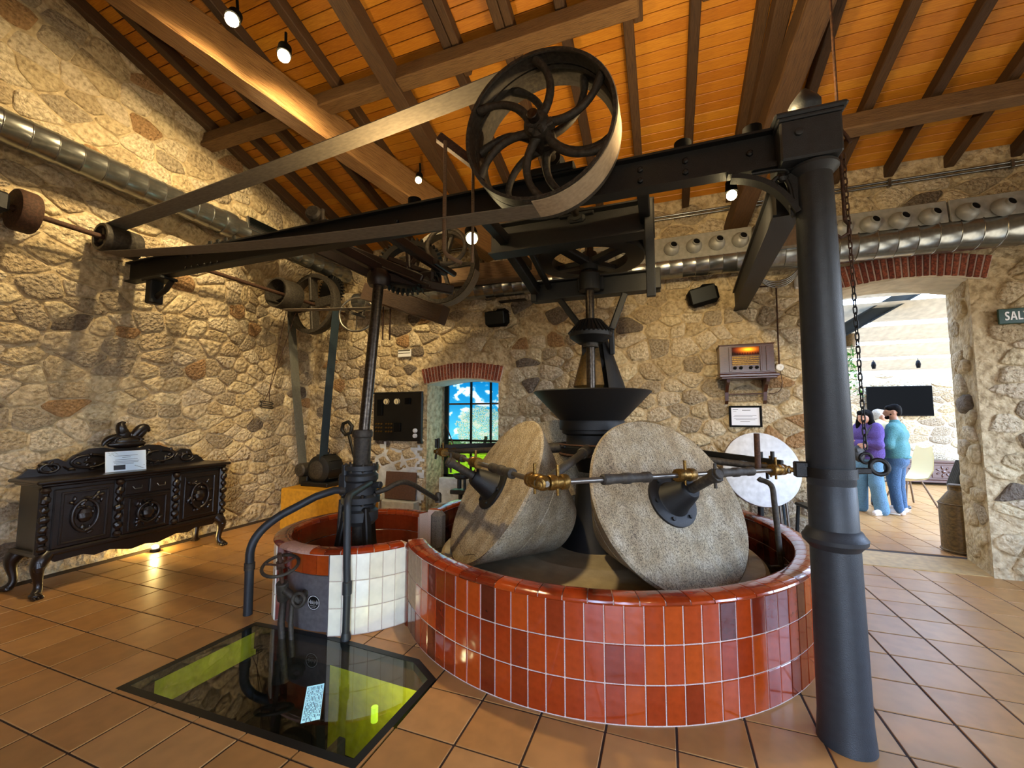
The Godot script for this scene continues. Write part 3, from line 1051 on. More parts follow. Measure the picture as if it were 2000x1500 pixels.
func build_basin() -> void:
	var t := thing("tiled_basin", "figure-of-eight mill basin clad in glossy rust red tiles with a cream tiled lobe", "basin", Vector3.ZERO)
	var H := 0.605
	var HP := 0.58
	var b := MB.new()
	ring_wall(b, MILL, R_MILL - 0.115, R_MILL + 0.0025, A_J2, A_J1, 0.0, H + 0.02)
	ring_wall(b, PUMP, R_PUMP - 0.10, R_PUMP + 0.001, B_J1, REC0, 0.0, HP + 0.02)
	ring_wall(b, PUMP, R_PUMP - 0.10, R_PUMP + 0.001, REC1, B_J2, 0.0, HP + 0.02)
	ring_wall(b, PUMP, R_PUMP - 0.10, R_PUMP - 0.075, REC0, REC1, -0.9, HP + 0.02)
	ring_wall(b, PUMP, R_PUMP - 0.075, R_PUMP - 0.004, REC0, REC1, HP - 0.01, HP + 0.02)
	b.done("core", M.groutlight, t)
	var f := MB.new()
	f.lathe(X(Vector3(PUMP.x, 0, PUMP.z)), pr([0, 0.0, R_PUMP - 0.1, 0.0, R_PUMP - 0.1, 0.26, 0, 0.26]), 40)
	f.done("basin_floor", M.bedstone, t)
	# red tiles: three courses on the mill circle
	var th := 0.2
	var tp := 0.192
	var n := 92
	var span := A_J1 - A_J2
	var w := deg_to_rad(span / n) * R_MILL
	var shared := MB.new()
	shared.box(X(), Vector3(w - 0.006, th - 0.006, 0.012), 0.003)
	var sm := shared.mesh()
	var rest := MB.new()
	var r := RandomNumberGenerator.new()
	r.seed = 77
	for i in n:
		var a := A_J1 - span * (i + 0.5) / n
		for j in 3:
			# the photograph shows how the tones drift: darker to the left, redder in the middle
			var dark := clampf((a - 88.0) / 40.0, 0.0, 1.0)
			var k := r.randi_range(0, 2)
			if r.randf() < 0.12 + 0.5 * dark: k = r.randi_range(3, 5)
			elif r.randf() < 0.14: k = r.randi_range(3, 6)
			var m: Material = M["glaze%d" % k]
			if i < 4 and j > (0 if i < 2 else 1): m = M.beige
			if i == 2 and j == 1: m = M.beige
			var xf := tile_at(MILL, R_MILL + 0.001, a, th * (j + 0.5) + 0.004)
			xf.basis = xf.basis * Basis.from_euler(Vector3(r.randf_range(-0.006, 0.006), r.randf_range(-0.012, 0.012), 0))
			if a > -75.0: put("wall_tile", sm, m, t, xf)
			else: rest.box(xf, Vector3(w - 0.005, th - 0.005, 0.012))
	var o := rest.done("wall_tiles", M.glaze1, t)
	o.set_meta("kind", "stuff")
	# cream tiles on the small lobe
	for seg in [[B_J1 + 1.0, REC0, 6], [REC1, 230.0, 14]]:
		var wn: int = seg[2]
		var aw: float = (seg[1] - seg[0]) / wn
		var wt := deg_to_rad(aw) * R_PUMP
		var wb := MB.new()
		wb.box(X(), Vector3(wt - 0.004, tp - 0.005, 0.012), 0.0025)
		var wm := wb.mesh()
		for i in wn:
			for j in 3:
				put("cream_tile", wm, M["whitetile2" if r.randf() < 0.35 else "whitetile"], t, tile_at(PUMP, R_PUMP + 0.001, seg[0] + aw * (i + 0.5), tp * (j + 0.5) + 0.004))
	for a in [REC0, REC1]:
		for j in 3:
			var e := MB.new()
			var s := 1.0 if a == REC1 else -1.0
			e.box(tile_at(PUMP, R_PUMP - 0.04, a - 0.4 * s, tp * (j + 0.5) + 0.004), Vector3(0.012, tp - 0.004, 0.075), 0.002)
			e.done("edge_tile", M.glaze4 if a == REC1 else M.greyplate, t)
	# the recess: orange band over a grey plate with an oval badge
	for i in 4:
		var a0 := lerpf(REC0, REC1, i / 4.0); var a1 := lerpf(REC0, REC1, (i + 1) / 4.0)
		var ob := MB.new()
		ring_wall(ob, PUMP, R_PUMP - 0.08, R_PUMP - 0.062, a0 + 0.2, a1 - 0.2, 0.405, HP)
		ob.done("band_tile", M["glaze%d" % [2, 0, 2, 0][i]], t)
	var gp := MB.new()
	ring_wall(gp, PUMP, R_PUMP - 0.08, R_PUMP - 0.06, REC0, REC1 - 6, -0.1, 0.40)
	gp.done("grey_plate", M.greyplate, t)
	var rt := MB.new()
	ring_wall(rt, PUMP, R_PUMP - 0.08, R_PUMP - 0.058, REC1 - 5.8, REC1, 0.0, 0.40)
	rt.done("side_tile", M.glaze5, t)
	badge(t)
	# rim: one rounded tile after another, both circles
	rim(t, MILL, R_MILL, 0.125, A_J2 + 1.0, A_J1 - 2.0, 0.135, r, 0.0)
	rim(t, PUMP, R_PUMP, 0.11, B_J1 + 3.0, B_J2 - 1.0, 0.115, r, HP - H)
	# rounded nose where the two rims meet
	var nose := MB.new()
	var J := on_ring(MILL, R_MILL - 0.065, A_J1 - 1.0)
	nose.ball(X(Vector3(J.x - 0.01, 0.575, J.z), Vector3.ZERO, Vector3(0.085, 0.055, 0.085)), 16)
	nose.cyl(Vector3(J.x - 0.01, 0.0, J.z), Vector3(J.x - 0.01, 0.575, J.z), 0.08, 18)
	nose.done("rim_nose", M.glaze4, t)
	var J2 := on_ring(MILL, R_MILL - 0.08, A_J2 + 0.5)
	var n2 := MB.new()
	n2.box(X(Vector3(J2.x + 0.03, 0.31, J2.z)), Vector3(0.13, 0.62, 0.15), 0.04)
	n2.done("worn_pier", M.granitedull, t)
	# inner lining
	var il := MB.new()
	for i in 40:
		var a := lerpf(B_J1 + 5, B_J2 - 4, (i + 0.5) / 40.0)
		for j in 2:
			il.box(tile_at(PUMP, R_PUMP - 0.106, a, 0.26 + 0.155 * (j + 0.5)), Vector3(0.098, 0.15, 0.012), 0.002)
	il.done("lining_tiles", M.glaze3, t).set_meta("kind", "stuff")
	il = MB.new()
	for i in 80:
		var a := lerpf(A_J2 + 4, A_J1 - 4, (i + 0.5) / 80.0)
		for j in 2:
			il.box(tile_at(MILL, R_MILL - 0.121, a, 0.26 + 0.165 * (j + 0.5)), Vector3(0.108, 0.16, 0.012), 0.002)
	il.done("lining_tiles", M.glaze5, t).set_meta("kind", "stuff")


func rim(t: Node3D, c: Vector3, R: float, wd: float, a0: float, a1: float, len_: float, r: RandomNumberGenerator, dy: float) -> void:
	var n := int(round(deg_to_rad(a1 - a0) * R / len_))
	var prof := [Vector2(R + 0.012, 0.604), Vector2(R + 0.016, 0.612), Vector2(R + 0.012, 0.622), Vector2(R - 0.004, 0.632), Vector2(R - 0.03, 0.637), Vector2(R - wd + 0.03, 0.637), Vector2(R - wd + 0.006, 0.632), Vector2(R - wd - 0.006, 0.620), Vector2(R - wd - 0.009, 0.596), Vector2(R - 0.02, 0.594), Vector2(R + 0.012, 0.604)]
	var step := (a1 - a0) / n
	var gap := rad_to_deg(0.003 / R)
	var b := MB.new()
	b.lathe(X(), prof, 4, deg_to_rad(-step / 2 + gap), deg_to_rad(step / 2 - gap))
	for s in [-1, 1]:
		var A := deg_to_rad(s * (step / 2 - gap))
		for k in range(1, 9):
			var P := func(i): return Vector3(prof[i].x * cos(A), prof[i].y, prof[i].x * sin(A))
			if s > 0: b.tri(P.call(0), P.call(k), P.call(k + 1))
			else: b.tri(P.call(0), P.call(k + 1), P.call(k))
	var sm := b.mesh()
	for i in n:
		var a := a0 + step * (i + 0.5)
		var k := r.randi_range(0, 1) if r.randf() < 0.7 else r.randi_range(2, 4)
		var m: Material = M["glaze%d" % k]
		if R < 1.0 and a > 76.0 and a < 118.0 and i % 7 != 2 and i % 7 != 5: m = M.rimworn
		put("rim_tile", sm, m, t, Transform3D(Basis(Vector3.UP, -deg_to_rad(a)), Vector3(c.x, dy, c.z)))


func badge(t: Node3D) -> void:
	# black oval badge with a white edge and pale lettering, painted on the plate
	var im := Image.create(160, 96, false, Image.FORMAT_RGB8)
	for y in 96:
		for x in 160:
			var d := Vector2((x - 80) / 78.0, (y - 48) / 46.0).length()
			var v := 0.03
			if d > 0.84 and d < 0.93: v = 0.8
			im.set_pixel(x, y, Color(v, v, v))
	for k in [[18, 14, 10], [38, 14, 26], [58, 14, 22], [80, 10, 26], [96, 8, 14], [110, 14, 26], [128, 8, 18]]:
		im.fill_rect(Rect2i(k[0] + 4, 46 - k[2] / 2, k[1] / 3, k[2]), grey(0.82))
		im.fill_rect(Rect2i(k[0] + 4 + k[1] * 2 / 3, 46 - k[2] / 4, k[1] / 3, k[2] * 3 / 4), grey(0.82))
	for k in 9: im.fill_rect(Rect2i(44 + k * 8, 66, 5, 4), grey(0.7))
	for k in 6: im.fill_rect(Rect2i(56 + k * 8, 76, 5, 3), grey(0.7))
	var m := StandardMaterial3D.new()
	m.resource_name = "badge"
	m.albedo_texture = ImageTexture.create_from_image(im)
	m.roughness = 0.4
	M.badge = m
	var b := MB.new()
	var c := 83.5
	var n := 24
	b.g = 5
	var P := func(u, v): return on_ring(PUMP, R_PUMP - 0.057, c - u * 4.9, 0.205 + v * 0.056)
	for i in n:
		var a := TAU * i / n; var e := TAU * (i + 1) / n
		for q in [[0.0, 0.0], [cos(e), sin(e)], [cos(a), sin(a)]]:
			b.st.set_smooth_group(-1)
			b.st.set_uv(Vector2(0.5 + q[0] * 0.49, 0.5 - q[1] * 0.49))
			b.st.add_vertex(P.call(q[0], q[1]))
	b.done("oval_badge", M.badge, t, "black oval badge with white edge and lettering")


# ---------------------------------------------------------------- the mill
func build_mill() -> void:
	var bed := thing("mill_bed", "round worn grey stone bed inside the red tiled basin, under the rollers", "mill bed", MILL)
	var b := MB.new()
	b.lathe(X(), pr([0, 0.27, 1.38, 0.27, 1.40, 0.3, 1.40, 0.39, 1.37, 0.415, 0.72, 0.42, 0.70, 0.426, 0.68, 0.42, 0, 0.42]), 64)
	b.done("bed_stone", M.bedstone, bed)
	b = MB.new()
	b.lathe(X(), pr([1.38, 0.2, 1.57, 0.2, 1.57, 0.27, 1.38, 0.27]), 64)
	b.done("trough", M.pitdark, bed)
	b = MB.new()
	b.lathe(X(), pr([0, 0.42, 0.33, 0.42, 0.3, 0.47, 0.2, 0.6, 0.16, 0.8, 0.15, 1.0, 0.0, 1.0]), 32)
	b.done("centre_post", M.iron, bed)
	b = MB.new()
	b.box(X(Vector3(1.43, 0.36, 0.55), Vector3(0, -20, 4)), Vector3(0.14, 0.16, 0.2), 0.01)
	b.box(X(Vector3(1.46, 0.33, 0.3), Vector3(0, -12, 0)), Vector3(0.1, 0.12, 0.3), 0.01)
	b.done("scraper_block", M.oldwood, bed)
	# four conical rollers, points towards the middle of the bed
	var proto: Node3D = null
	var names := {44.3: "front right granite roller, flat face turned to the camera, stained brown at the bottom", -48.4: "front left granite roller, seen edge on with its long speckled flank", -136.0: "back left granite roller, only its upper flank showing beside the hopper", 134.0: "back right granite roller, hidden behind the front right one"}
	for az in names:
		var o: Node3D
		if proto == null:
			proto = thing("stone_roller", "", "millstone", MILL, 0, "granite rollers of the mill")
			o = proto
			var A := Vector3(0, 0.41, 0)
			var al := deg_to_rad(30.6)
			var d := Vector3(0, sin(al), cos(al))
			var k := tan(al)
			var s := MB.new()
			s.lathe(MB.axis(A, A + d), pr([0, 0.42, 0.42 * k - 0.01, 0.42, 0.43 * k, 0.44, 0.86 * k - 0.002, 0.86, 0.865 * k - 0.006, 0.867, 0.87 * k - 0.001, 0.876, 1.10 * k, 1.10, 1.13 * k - 0.004, 1.13, 1.14 * k - 0.022, 1.146, 0.3, 1.14, 0.0, 1.14]), 72)
			s.done("stone", M.granite, o)
			s = MB.new()
			s.lathe(MB.axis(A, A + d), pr([0, 1.13, 0.20, 1.13, 0.20, 1.158, 0.185, 1.166, 0.13, 1.168, 0.12, 1.18, 0.075, 1.34, 0.06, 1.36, 0, 1.36]), 28)
			for i in 6:
				var t := TAU * i / 6
				var q := MB.axis(A, A + d) * Vector3(0.16 * cos(t), 1.16, 0.16 * sin(t))
				s.cyl(q, q + d * 0.02, 0.014, 8)
			s.done("hub_flange", M.iron, o)
			s = MB.new()
			var rim_ := PackedVector2Array()
			for i in 17:
				var t := lerpf(-0.85, 0.85, i / 16.0)
				rim_.append(Vector2(0.655 * sin(t), -0.655 * cos(t)))
			for i in 15:
				var t := lerpf(0.80, -0.80, i / 14.0)
				rim_.append(Vector2(0.60 * sin(t), -0.555 - 0.02 * sin(t * 9.0) + 0.10 * t * t))
			var w := Vector3(0, cos(al), -sin(al))
			s.prism(Transform3D(Basis(Vector3.RIGHT, w, Vector3.RIGHT.cross(w)), A + d * 1.1445), rim_, 0.003)
			s.done("oil_stain", M.oily, o)
			s = MB.new()
			s.cyl(A + d * 1.3, A + d * 1.62, 0.034, 14, 0.004)
			s.done("axle", M.castiron, o)
			s = MB.new()
			s.cyl(A + d * 1.56, A + d * 1.60, 0.05, 6)
			s.cyl(A + d * 1.58 - Vector3(0, 0.08, 0), A + d * 1.58 + Vector3(0, 0.08, 0), 0.01, 6)
			s.done("axle_pin", M.castiron, o)
		else:
			o = copy(proto, "")
		o.rotation.y = deg_to_rad(az)
		o.set_meta("label", names[az])
	# the square frame that drags the rollers round
	var f := thing("roller_frame", "square frame of steel rods with brass joints tying the roller axles together", "mill frame")
	var tips := [Vector3(-0.65, 1.225, -2.27), Vector3(0.9, 1.165, -3.97), Vector3(-0.65, 1.22, -5.42), Vector3(-2.28, 1.215, -3.97)]
	for i in 4:
		var p: Vector3 = tips[i]; var q: Vector3 = tips[(i + 1) % 4]
		var d := (q - p).normalized()
		var m := MB.new()
		m.cyl(p - d * 0.05, q + d * (0.05 if i != 1 else 0.0), 0.017, 12)
		m.done("tie_rod", M.steel, f)
		for c in [0.27, 0.74]:
			var s := MB.new()
			var a := p.lerp(q, c)
			s.lathe(MB.axis(a - d * 0.2, a + d * 0.2), pr([0, 0, 0.024, 0, 0.034, 0.01, 0.034, 0.06, 0.03, 0.07, 0.03, 0.16, 0.036, 0.17, 0.036, 0.22, 0.03, 0.23, 0.03, 0.33, 0.035, 0.34, 0.035, 0.39, 0.02, 0.4, 0, 0.4]), 16)
			s.done("sleeve", M.castiron, f)
		for c in [[0.0, 0.13], [0.5, 0.17], [1.0, 0.13]]:
			var s := MB.new()
			var a := p.lerp(q, c[0])
			if c[0] == 0.0: a += d * 0.1
			if c[0] == 1.0: a -= d * 0.1
			s.lathe(MB.axis(a - d * c[1] / 2, a + d * c[1] / 2), [Vector2(0, 0), Vector2(0.04, 0), Vector2(0.045, 0.008), Vector2(0.045, c[1] * 0.3), Vector2(0.037, c[1] * 0.36), Vector2(0.037, c[1] * 0.64), Vector2(0.045, c[1] * 0.7), Vector2(0.045, c[1] - 0.008), Vector2(0.04, c[1]), Vector2(0, c[1])], 18)
			s.cyl(a + Vector3(0, 0.03, 0), a + Vector3(0, 0.10, 0), 0.011, 8)
			s.cyl(a - Vector3(0, 0.03, 0), a - Vector3(0, 0.075, 0), 0.009, 8)
			s.done("brass_joint", M.brass, f)
		var e := MB.new()
		var out := (p - Vector3(MILL.x, p.y, MILL.z)).normalized()
		e.ball(X(p, Vector3.ZERO, Vector3.ONE * 0.045), 12)
		e.lathe(MB.axis(p, p + out), pr([0, 0, 0.03, 0, 0.032, 0.05, 0.02, 0.055, 0.02, 0.08, 0, 0.085]), 12)
		e.done("corner_joint", M.brass, f)
		# the arm to the hub
		var ar := MB.new()
		var h := Vector3(MILL.x, 1.30, MILL.z) + out * 0.2
		ar.cyl(h, p, 0.036, 14, 0.0, 0.026)
		ar.cyl(h, h + (p - h).normalized() * 0.3, 0.05, 14, 0.01)
		ar.done("arm", M.castiron, f)
	# levers and pins that crown the right and left corners
	for k in [[1, 0.55], [3, 0.5]]:
		var p: Vector3 = tips[k[0]]
		var q: Vector3 = tips[2]
		var m := MB.new()
		m.bar(p + Vector3(0, 0.05, 0), p.lerp(q, k[1]) + Vector3(0, 0.06, 0), 0.035, 0.05, 0.006)
		m.cyl(p + Vector3(-0.06, 0.03, -0.05), p + Vector3(-0.06, 0.14, -0.05), 0.016, 8)
		m.cyl(p + Vector3(-0.13, 0.03, -0.12), p + Vector3(-0.13, 0.13, -0.12), 0.016, 8)
		m.cyl(p + Vector3(-0.1, 0.0, -0.08), p + Vector3(-0.1, -0.09, -0.06), 0.012, 8)
		m.done("lever", M.iron, f)
	# bent scraper rod over the right hand trough
	var sr := MB.new()
	sr.tube([Vector3(0.70, 1.46, -3.85), Vector3(0.70, 1.17, -3.85)], 0.022, 10)
	sr.done("upper_rod", M.rusty, f)
	sr = MB.new()
	sr.tube([Vector3(0.70, 1.10, -3.85)] + bez(Vector3(0.71, 1.09, -3.85), Vector3(0.79, 1.07, -3.82), Vector3(0.79, 1.06, -3.82), Vector3(0.79, 0.96, -3.8), 6) + [Vector3(0.81, 0.46, -3.76)], 0.021, 10)
	sr.box(X(Vector3(0.81, 0.44, -3.76), Vector3(0, 30, 0)), Vector3(0.2, 0.05, 0.03), 0.006)
	sr.done("scraper_rod", M.castiron, f)
	# hopper
	var ho := thing("hopper", "black sheet iron hopper with flared rim above the rollers", "hopper", MILL)
	b = MB.new()
	b.lathe(X(), pr([0.255, 1.47, 0.30, 1.47, 0.305, 1.475, 0.305, 1.55, 0.30, 1.56, 0.53, 1.80, 0.545, 1.815, 0.555, 1.825, 0.545, 1.835, 0.525, 1.82, 0.29, 1.57, 0.26, 1.55]), 48)
	b.done("funnel", M.iron, ho)
	b = MB.new()
	b.lathe(X(), pr([0, 1.08, 0.13, 1.08, 0.16, 1.15, 0.2, 1.22, 0.29, 1.25, 0.30, 1.30, 0.245, 1.32, 0.24, 1.42, 0.28, 1.44, 0.28, 1.47, 0, 1.47]), 40)
	for i in 8:
		var t := TAU * i / 8 + 0.2
		b.cyl(Vector3(0.272 * cos(t), 1.25, 0.272 * sin(t)), Vector3(0.272 * cos(t), 1.335, 0.272 * sin(t)), 0.014, 8)
	b.done("drum", M.iron, ho)
	b = MB.new()
	b.lathe(X(), pr([0.30, 1.33, 0.315, 1.335, 0.30, 1.345]), 40)
	b.done("rusty_band", M.rusty, ho)
	b = MB.new()
	b.ring(Vector3(0, 1.245, 0), Vector3.UP, 0.3, 0.014, 40, 6)
	b.done("rusty_band", M.rusty, ho)
	# feed chute at the back of the hopper: a dark half cone with a tan board
	b = MB.new()
	b.lathe(X(Vector3(0.05, 0, -0.2)), pr([0.27, 1.80, 0.07, 2.40, 0.078, 2.40, 0.278, 1.80, 0.27, 1.80]), 18, deg_to_rad(-100), deg_to_rad(62))
	b.cyl(Vector3(0.04, 2.12, -0.16), Vector3(0.04, 2.12, -0.24), 0.07, 18, 0.006)
	b.done("chute", M.iron, ho)
	b = MB.new()
	b.lathe(X(Vector3(0.0, 0, -0.2)), pr([0.16, 1.84, 0.2, 1.90, 0.085, 2.34, 0.093, 2.34, 0.21, 1.90, 0.16, 1.84]), 16, deg_to_rad(55), deg_to_rad(185))
	b.done("chute_board", M.olivecan, ho)
	# vertical shaft with its gears
	var sh := thing("mill_shaft", "vertical steel shaft with conical gear over the hopper and toothed crown wheel on top", "shaft", MILL)
	b = MB.new()
	b.cyl(Vector3(0, 1.2, 0), Vector3(0, 3.30, 0), 0.043, 18, 0.004)
	b.done("shaft", M.shaftsteel, sh)
	b = MB.new()
	b.lathe(X(), pr([0.043, 2.30, 0.12, 2.30, 0.2, 2.36, 0.205, 2.40, 0.11, 2.50, 0.09, 2.53, 0.043, 2.53]), 36)
	for i in 30:
		var t := TAU * i / 30
		b.bar(Vector3(0.208 * cos(t), 2.395, 0.208 * sin(t)), Vector3(0.105 * cos(t), 2.515, 0.105 * sin(t)), 0.02, 0.022)
	b.done("bevel_gear", M.iron, sh)
	b = MB.new()
	b.lathe(X(), pr([0.043, 2.26, 0.075, 2.26, 0.075, 2.31, 0.043, 2.31]), 18)
	b.done("collar", M.castiron, sh)
	b = MB.new()
	b.lathe(X(), pr([0.365, 3.11, 0.52, 3.11, 0.52, 3.17, 0.46, 3.205, 0.365, 3.205, 0.365, 3.11]), 56)
	for i in 48:
		var t := TAU * i / 48
		b.box(Transform3D(Basis(Vector3.UP, -t), Vector3(0.475 * cos(t), 3.21, 0.475 * sin(t))), Vector3(0.10, 0.045, 0.03), 0.004)
	b.done("crown_wheel", M.iron, sh)
	for i in 4:
		var t := TAU * i / 4 + 0.5
		var s := MB.new()
		s.bar(Vector3(0.06 * cos(t), 3.1, 0.06 * sin(t)), Vector3(0.43 * cos(t), 3.145, 0.43 * sin(t)), 0.11, 0.06, 0.01)
		s.done("spoke", M.iron, sh)
	b = MB.new()
	b.lathe(X(), pr([0.043, 3.02, 0.085, 3.02, 0.085, 3.16, 0.07, 3.2, 0.043, 3.2]), 20)
	b.done("hub", M.iron, sh)


# ---------------------------------------------------------------- the black ironwork overhead
func i_beam(b: MB, p: Vector3, q: Vector3, h: float, w: float, t := 0.014) -> void:
	var up := Vector3(0, h / 2 - t / 2, 0)
	b.bar(p + up, q + up, w, t)
	b.bar(p - up, q - up, w, t)
	b.bar(p, q, t, h - t * 2)


func build_gantry() -> void:
	var g := thing("iron_gantry", "black riveted iron gantry spanning from stone wall to column, mill bearing frame hung below", "iron frame")
	var b := MB.new()
	i_beam(b, Vector3(-5.24, 3.1, -2.6), Vector3(0.66, 3.1, -2.6), 0.21, 0.10)
	b.done("main_beam", M.iron, g)
	b = MB.new()
	for p in [[0.16, 3.13], [0.16, 3.06], [-0.10, 3.13], [-0.10, 3.06], [-1.9, 3.1], [-3.1, 3.1], [0.5, 3.1]]:
		b.lathe(MB.axis(Vector3(p[0], p[1], -2.593), Vector3(p[0], p[1], -2.4)), pr([0, 0, 0.018, 0, 0.018, 0.016, 0.01, 0.022, 0, 0.022]), 6)
	b.done("bolt", M.iron, g)
	b = MB.new()
	for i in 6:
		for j in 2:
			b.ball(X(Vector3(-3.9 - 0.09 * i, 3.045 + 0.11 * j, -2.59), Vector3.ZERO, Vector3(0.014, 0.014, 0.01)), 8)
	b.done("rivets", M.castiron, g).set_meta("kind", "stuff")
	b = MB.new()
	b.box(X(Vector3(-4.75, 2.97, -2.6)), Vector3(0.3, 0.03, 0.16), 0.006)
	b.box(X(Vector3(-4.82, 2.85, -2.6)), Vector3(0.09, 0.24, 0.12), 0.01)
	b.tube([Vector3(-4.78, 2.80, -2.6), Vector3(-4.64, 2.86, -2.6), Vector3(-4.56, 2.94, -2.6)], 0.025, 8)
	b.done("hanger_bracket", M.iron, g)
	b = MB.new()
	i_beam(b, Vector3(-1.45, 3.19, -3.4), Vector3(-0.03, 3.19, -3.4), 0.27, 0.16)
	b.done("cross_beam", M.iron, g)
	b = MB.new()
	b.bar(Vector3(-0.07, 3.3, -3.3), Vector3(-0.07, 2.55, -3.42), 0.07, 0.075, 0.006)
	b.done("hanging_post", M.iron, g)
	b = MB.new()
	b.bar(Vector3(-0.10, 3.2, -2.65), Vector3(-0.10, 3.2, -4.1), 0.08, 0.1, 0.006)
	b.done("side_rail", M.iron, g)
	b = MB.new()
	b.bar(Vector3(-1.32, 3.2, -2.65), Vector3(-1.32, 3.2, -4.1), 0.08, 0.1, 0.006)
	b.done("side_rail", M.iron, g)
	b = MB.new()
	b.bar(Vector3(-1.40, 3.30, -3.35), Vector3(-1.22, 2.90, -4.06), 0.09, 0.1, 0.008)
	b.bar(Vector3(-1.13, 3.15, -3.5), Vector3(-1.08, 2.92, -4.06), 0.05, 0.05, 0.006)
	b.done("diagonal_brace", M.iron, g)
	b = MB.new()
	i_beam(b, Vector3(-1.27, 2.90, -4.12), Vector3(0.0, 2.90, -4.12), 0.20, 0.13)
	b.box(X(Vector3(-1.245, 2.90, -4.06)), Vector3(0.06, 0.23, 0.06), 0.006)
	b.box(X(Vector3(-0.03, 2.90, -4.06)), Vector3(0.07, 0.2, 0.06), 0.006)
	b.done("bearing_beam", M.iron, g)
	b = MB.new()
	b.lathe(X(Vector3(MILL.x, 0, MILL.z)), pr([0.045, 2.82, 0.1, 2.82, 0.1, 2.98, 0.085, 3.0, 0.045, 3.0]), 20)
	b.box(X(Vector3(MILL.x, 2.9, MILL.z - 0.06)), Vector3(0.26, 0.13, 0.06), 0.008)
	b.done("bearing_block", M.iron, g)
	for s in [[-0.98, 2.80, -0.73, 2.44], [-0.33, 2.80, -0.46, 2.44]]:
		b = MB.new()
		b.bar(Vector3(s[0], s[1], -4.1), Vector3(s[2], s[3], -4.06), 0.05, 0.06, 0.008)
		b.bar(Vector3(s[2], s[3], -4.06), Vector3(s[2], 2.2, -4.1), 0.05, 0.05, 0.008)
		b.done("strut", M.iron, g)
	var cb := thing("wall_beam", "black iron beam running back from the column to the stone wall above the speaker", "beam")
	b = MB.new()
	i_beam(b, Vector3(0.70, 2.88, -2.72), Vector3(0.90, 3.0, -5.62), 0.24, 0.14)
	b.bar(Vector3(0.70, 2.88, -2.72), Vector3(0.90, 3.0, -5.62), 0.10, 0.215)
	b.done("beam", M.iron, cb)
	# the column
	var c := thing("iron_column", "tall blue black cast iron column at the right, with finial and openwork bracket", "column", Vector3(0.80, 0, -2.6))
	b = MB.new()
	b.lathe(X(), pr([0, 0, 0.122, 0, 0.118, 0.05, 0.113, 0.12, 0.106, 0.95, 0.104, 1.24, 0.101, 1.245, 0.101, 1.25, 0.104, 1.255, 0.086, 2.93, 0, 2.93]), 40)
	b.done("shaft", M.column, c)
	b = MB.new()
	b.lathe(X(), pr([0.106, 0.93, 0.118, 0.945, 0.137, 0.965, 0.14, 0.985, 0.125, 1.005, 0.118, 1.02, 0.104, 1.03]), 40)
	b.done("ring_moulding", M.column, c)
	b = MB.new()
	b.lathe(X(), pr([0.085, 2.90, 0.1, 2.915, 0.118, 2.935, 0.118, 2.95, 0.1, 2.965, 0.09, 2.97]), 32)
	b.box(X(Vector3(-0.035, 3.07, 0)), Vector3(0.28, 0.22, 0.25), 0.01)
	b.box(X(Vector3(-0.035, 3.185, 0)), Vector3(0.30, 0.02, 0.27), 0.006)
	b.box(X(Vector3(-0.035, 3.208, 0)), Vector3(0.33, 0.028, 0.29), 0.01)
	b.lathe(MB.axis(Vector3(-0.09, 3.10, 0.12), Vector3(-0.09, 3.10, 0.2)), pr([0, 0, 0.022, 0, 0.02, 0.018, 0, 0.024]), 8)
	b.done("capital", M.column, c)
	b = MB.new()
	b.lathe(X(Vector3(-0.02, 3.215, 0)), pr([0, 0, 0.07, 0, 0.05, 0.02, 0.06, 0.05, 0.078, 0.08, 0.08, 0.105, 0.065, 0.135, 0.035, 0.175, 0.014, 0.2, 0, 0.205]), 10)
	b.done("finial", M.column, c)
	b = MB.new()
	var arc := bez(Vector3(-0.40, 2.965, 0.02), Vector3(-0.26, 2.94, 0.02), Vector3(-0.15, 2.86, 0.02), Vector3(-0.09, 2.70, 0.02), 12)
	for i in arc.size() - 1: b.bar(arc[i], arc[i + 1], 0.07, 0.028)
	b.bar(Vector3(-0.42, 2.985, 0.02), Vector3(-0.05, 2.985, 0.02), 0.07, 0.02)
	b.bar(Vector3(-0.092, 2.99, 0.02), Vector3(-0.092, 2.70, 0.02), 0.06, 0.022)
	b.tube(bez(Vector3(-0.30, 2.965, 0.03), Vector3(-0.2, 2.97, 0.03), Vector3(-0.12, 2.97, 0.03), Vector3(-0.12, 2.93, 0.03), 8), 0.012, 6)
	b.tube(bez(Vector3(-0.2, 2.90, 0.03), Vector3(-0.16, 2.95, 0.03), Vector3(-0.12, 2.92, 0.03), Vector3(-0.11, 2.78, 0.03), 8), 0.012, 6)
	b.ball(X(Vector3(-0.15, 2.915, 0.03), Vector3.ZERO, Vector3(0.03, 0.03, 0.02)), 8)
	b.ball(X(Vector3(-0.115, 2.76, 0.03), Vector3.ZERO, Vector3(0.016, 0.04, 0.02)), 8)
	b.done("bracket", M.iron, c)
	b = MB.new()
	b.lathe(X(Vector3(0, 1.285, 0)), pr([0.104, 0, 0.112, 0, 0.112, 0.05, 0.104, 0.05]), 32)
	b.bar(Vector3(0.08, 1.32, 0), Vector3(0.17, 1.325, 0), 0.03, 0.03, 0.004)
	b.ring(Vector3(0.205, 1.345, 0), Vector3(0, 0.2, 1), 0.036, 0.011, 20, 8)
	b.box(X(Vector3(-0.13, 1.32, 0)), Vector3(0.06, 0.08, 0.05), 0.006)
	b.done("clamp_hook", M.iron, c)
	b = MB.new()
	b.tube([Vector3(0.11, 3.12, 0), Vector3(0.14, 3.14, 0), Vector3(0.16, 3.10, 0), Vector3(0.175, 3.06, 0)], 0.009, 8)
	b.done("eye_hook", M.rusty, c)
	# the chain beside the column
	var ch := thing("hoist_chain", "rusty hoist chain and rod hanging from the roof just right of the column", "chain", Vector3(0.98, 0, -2.75))
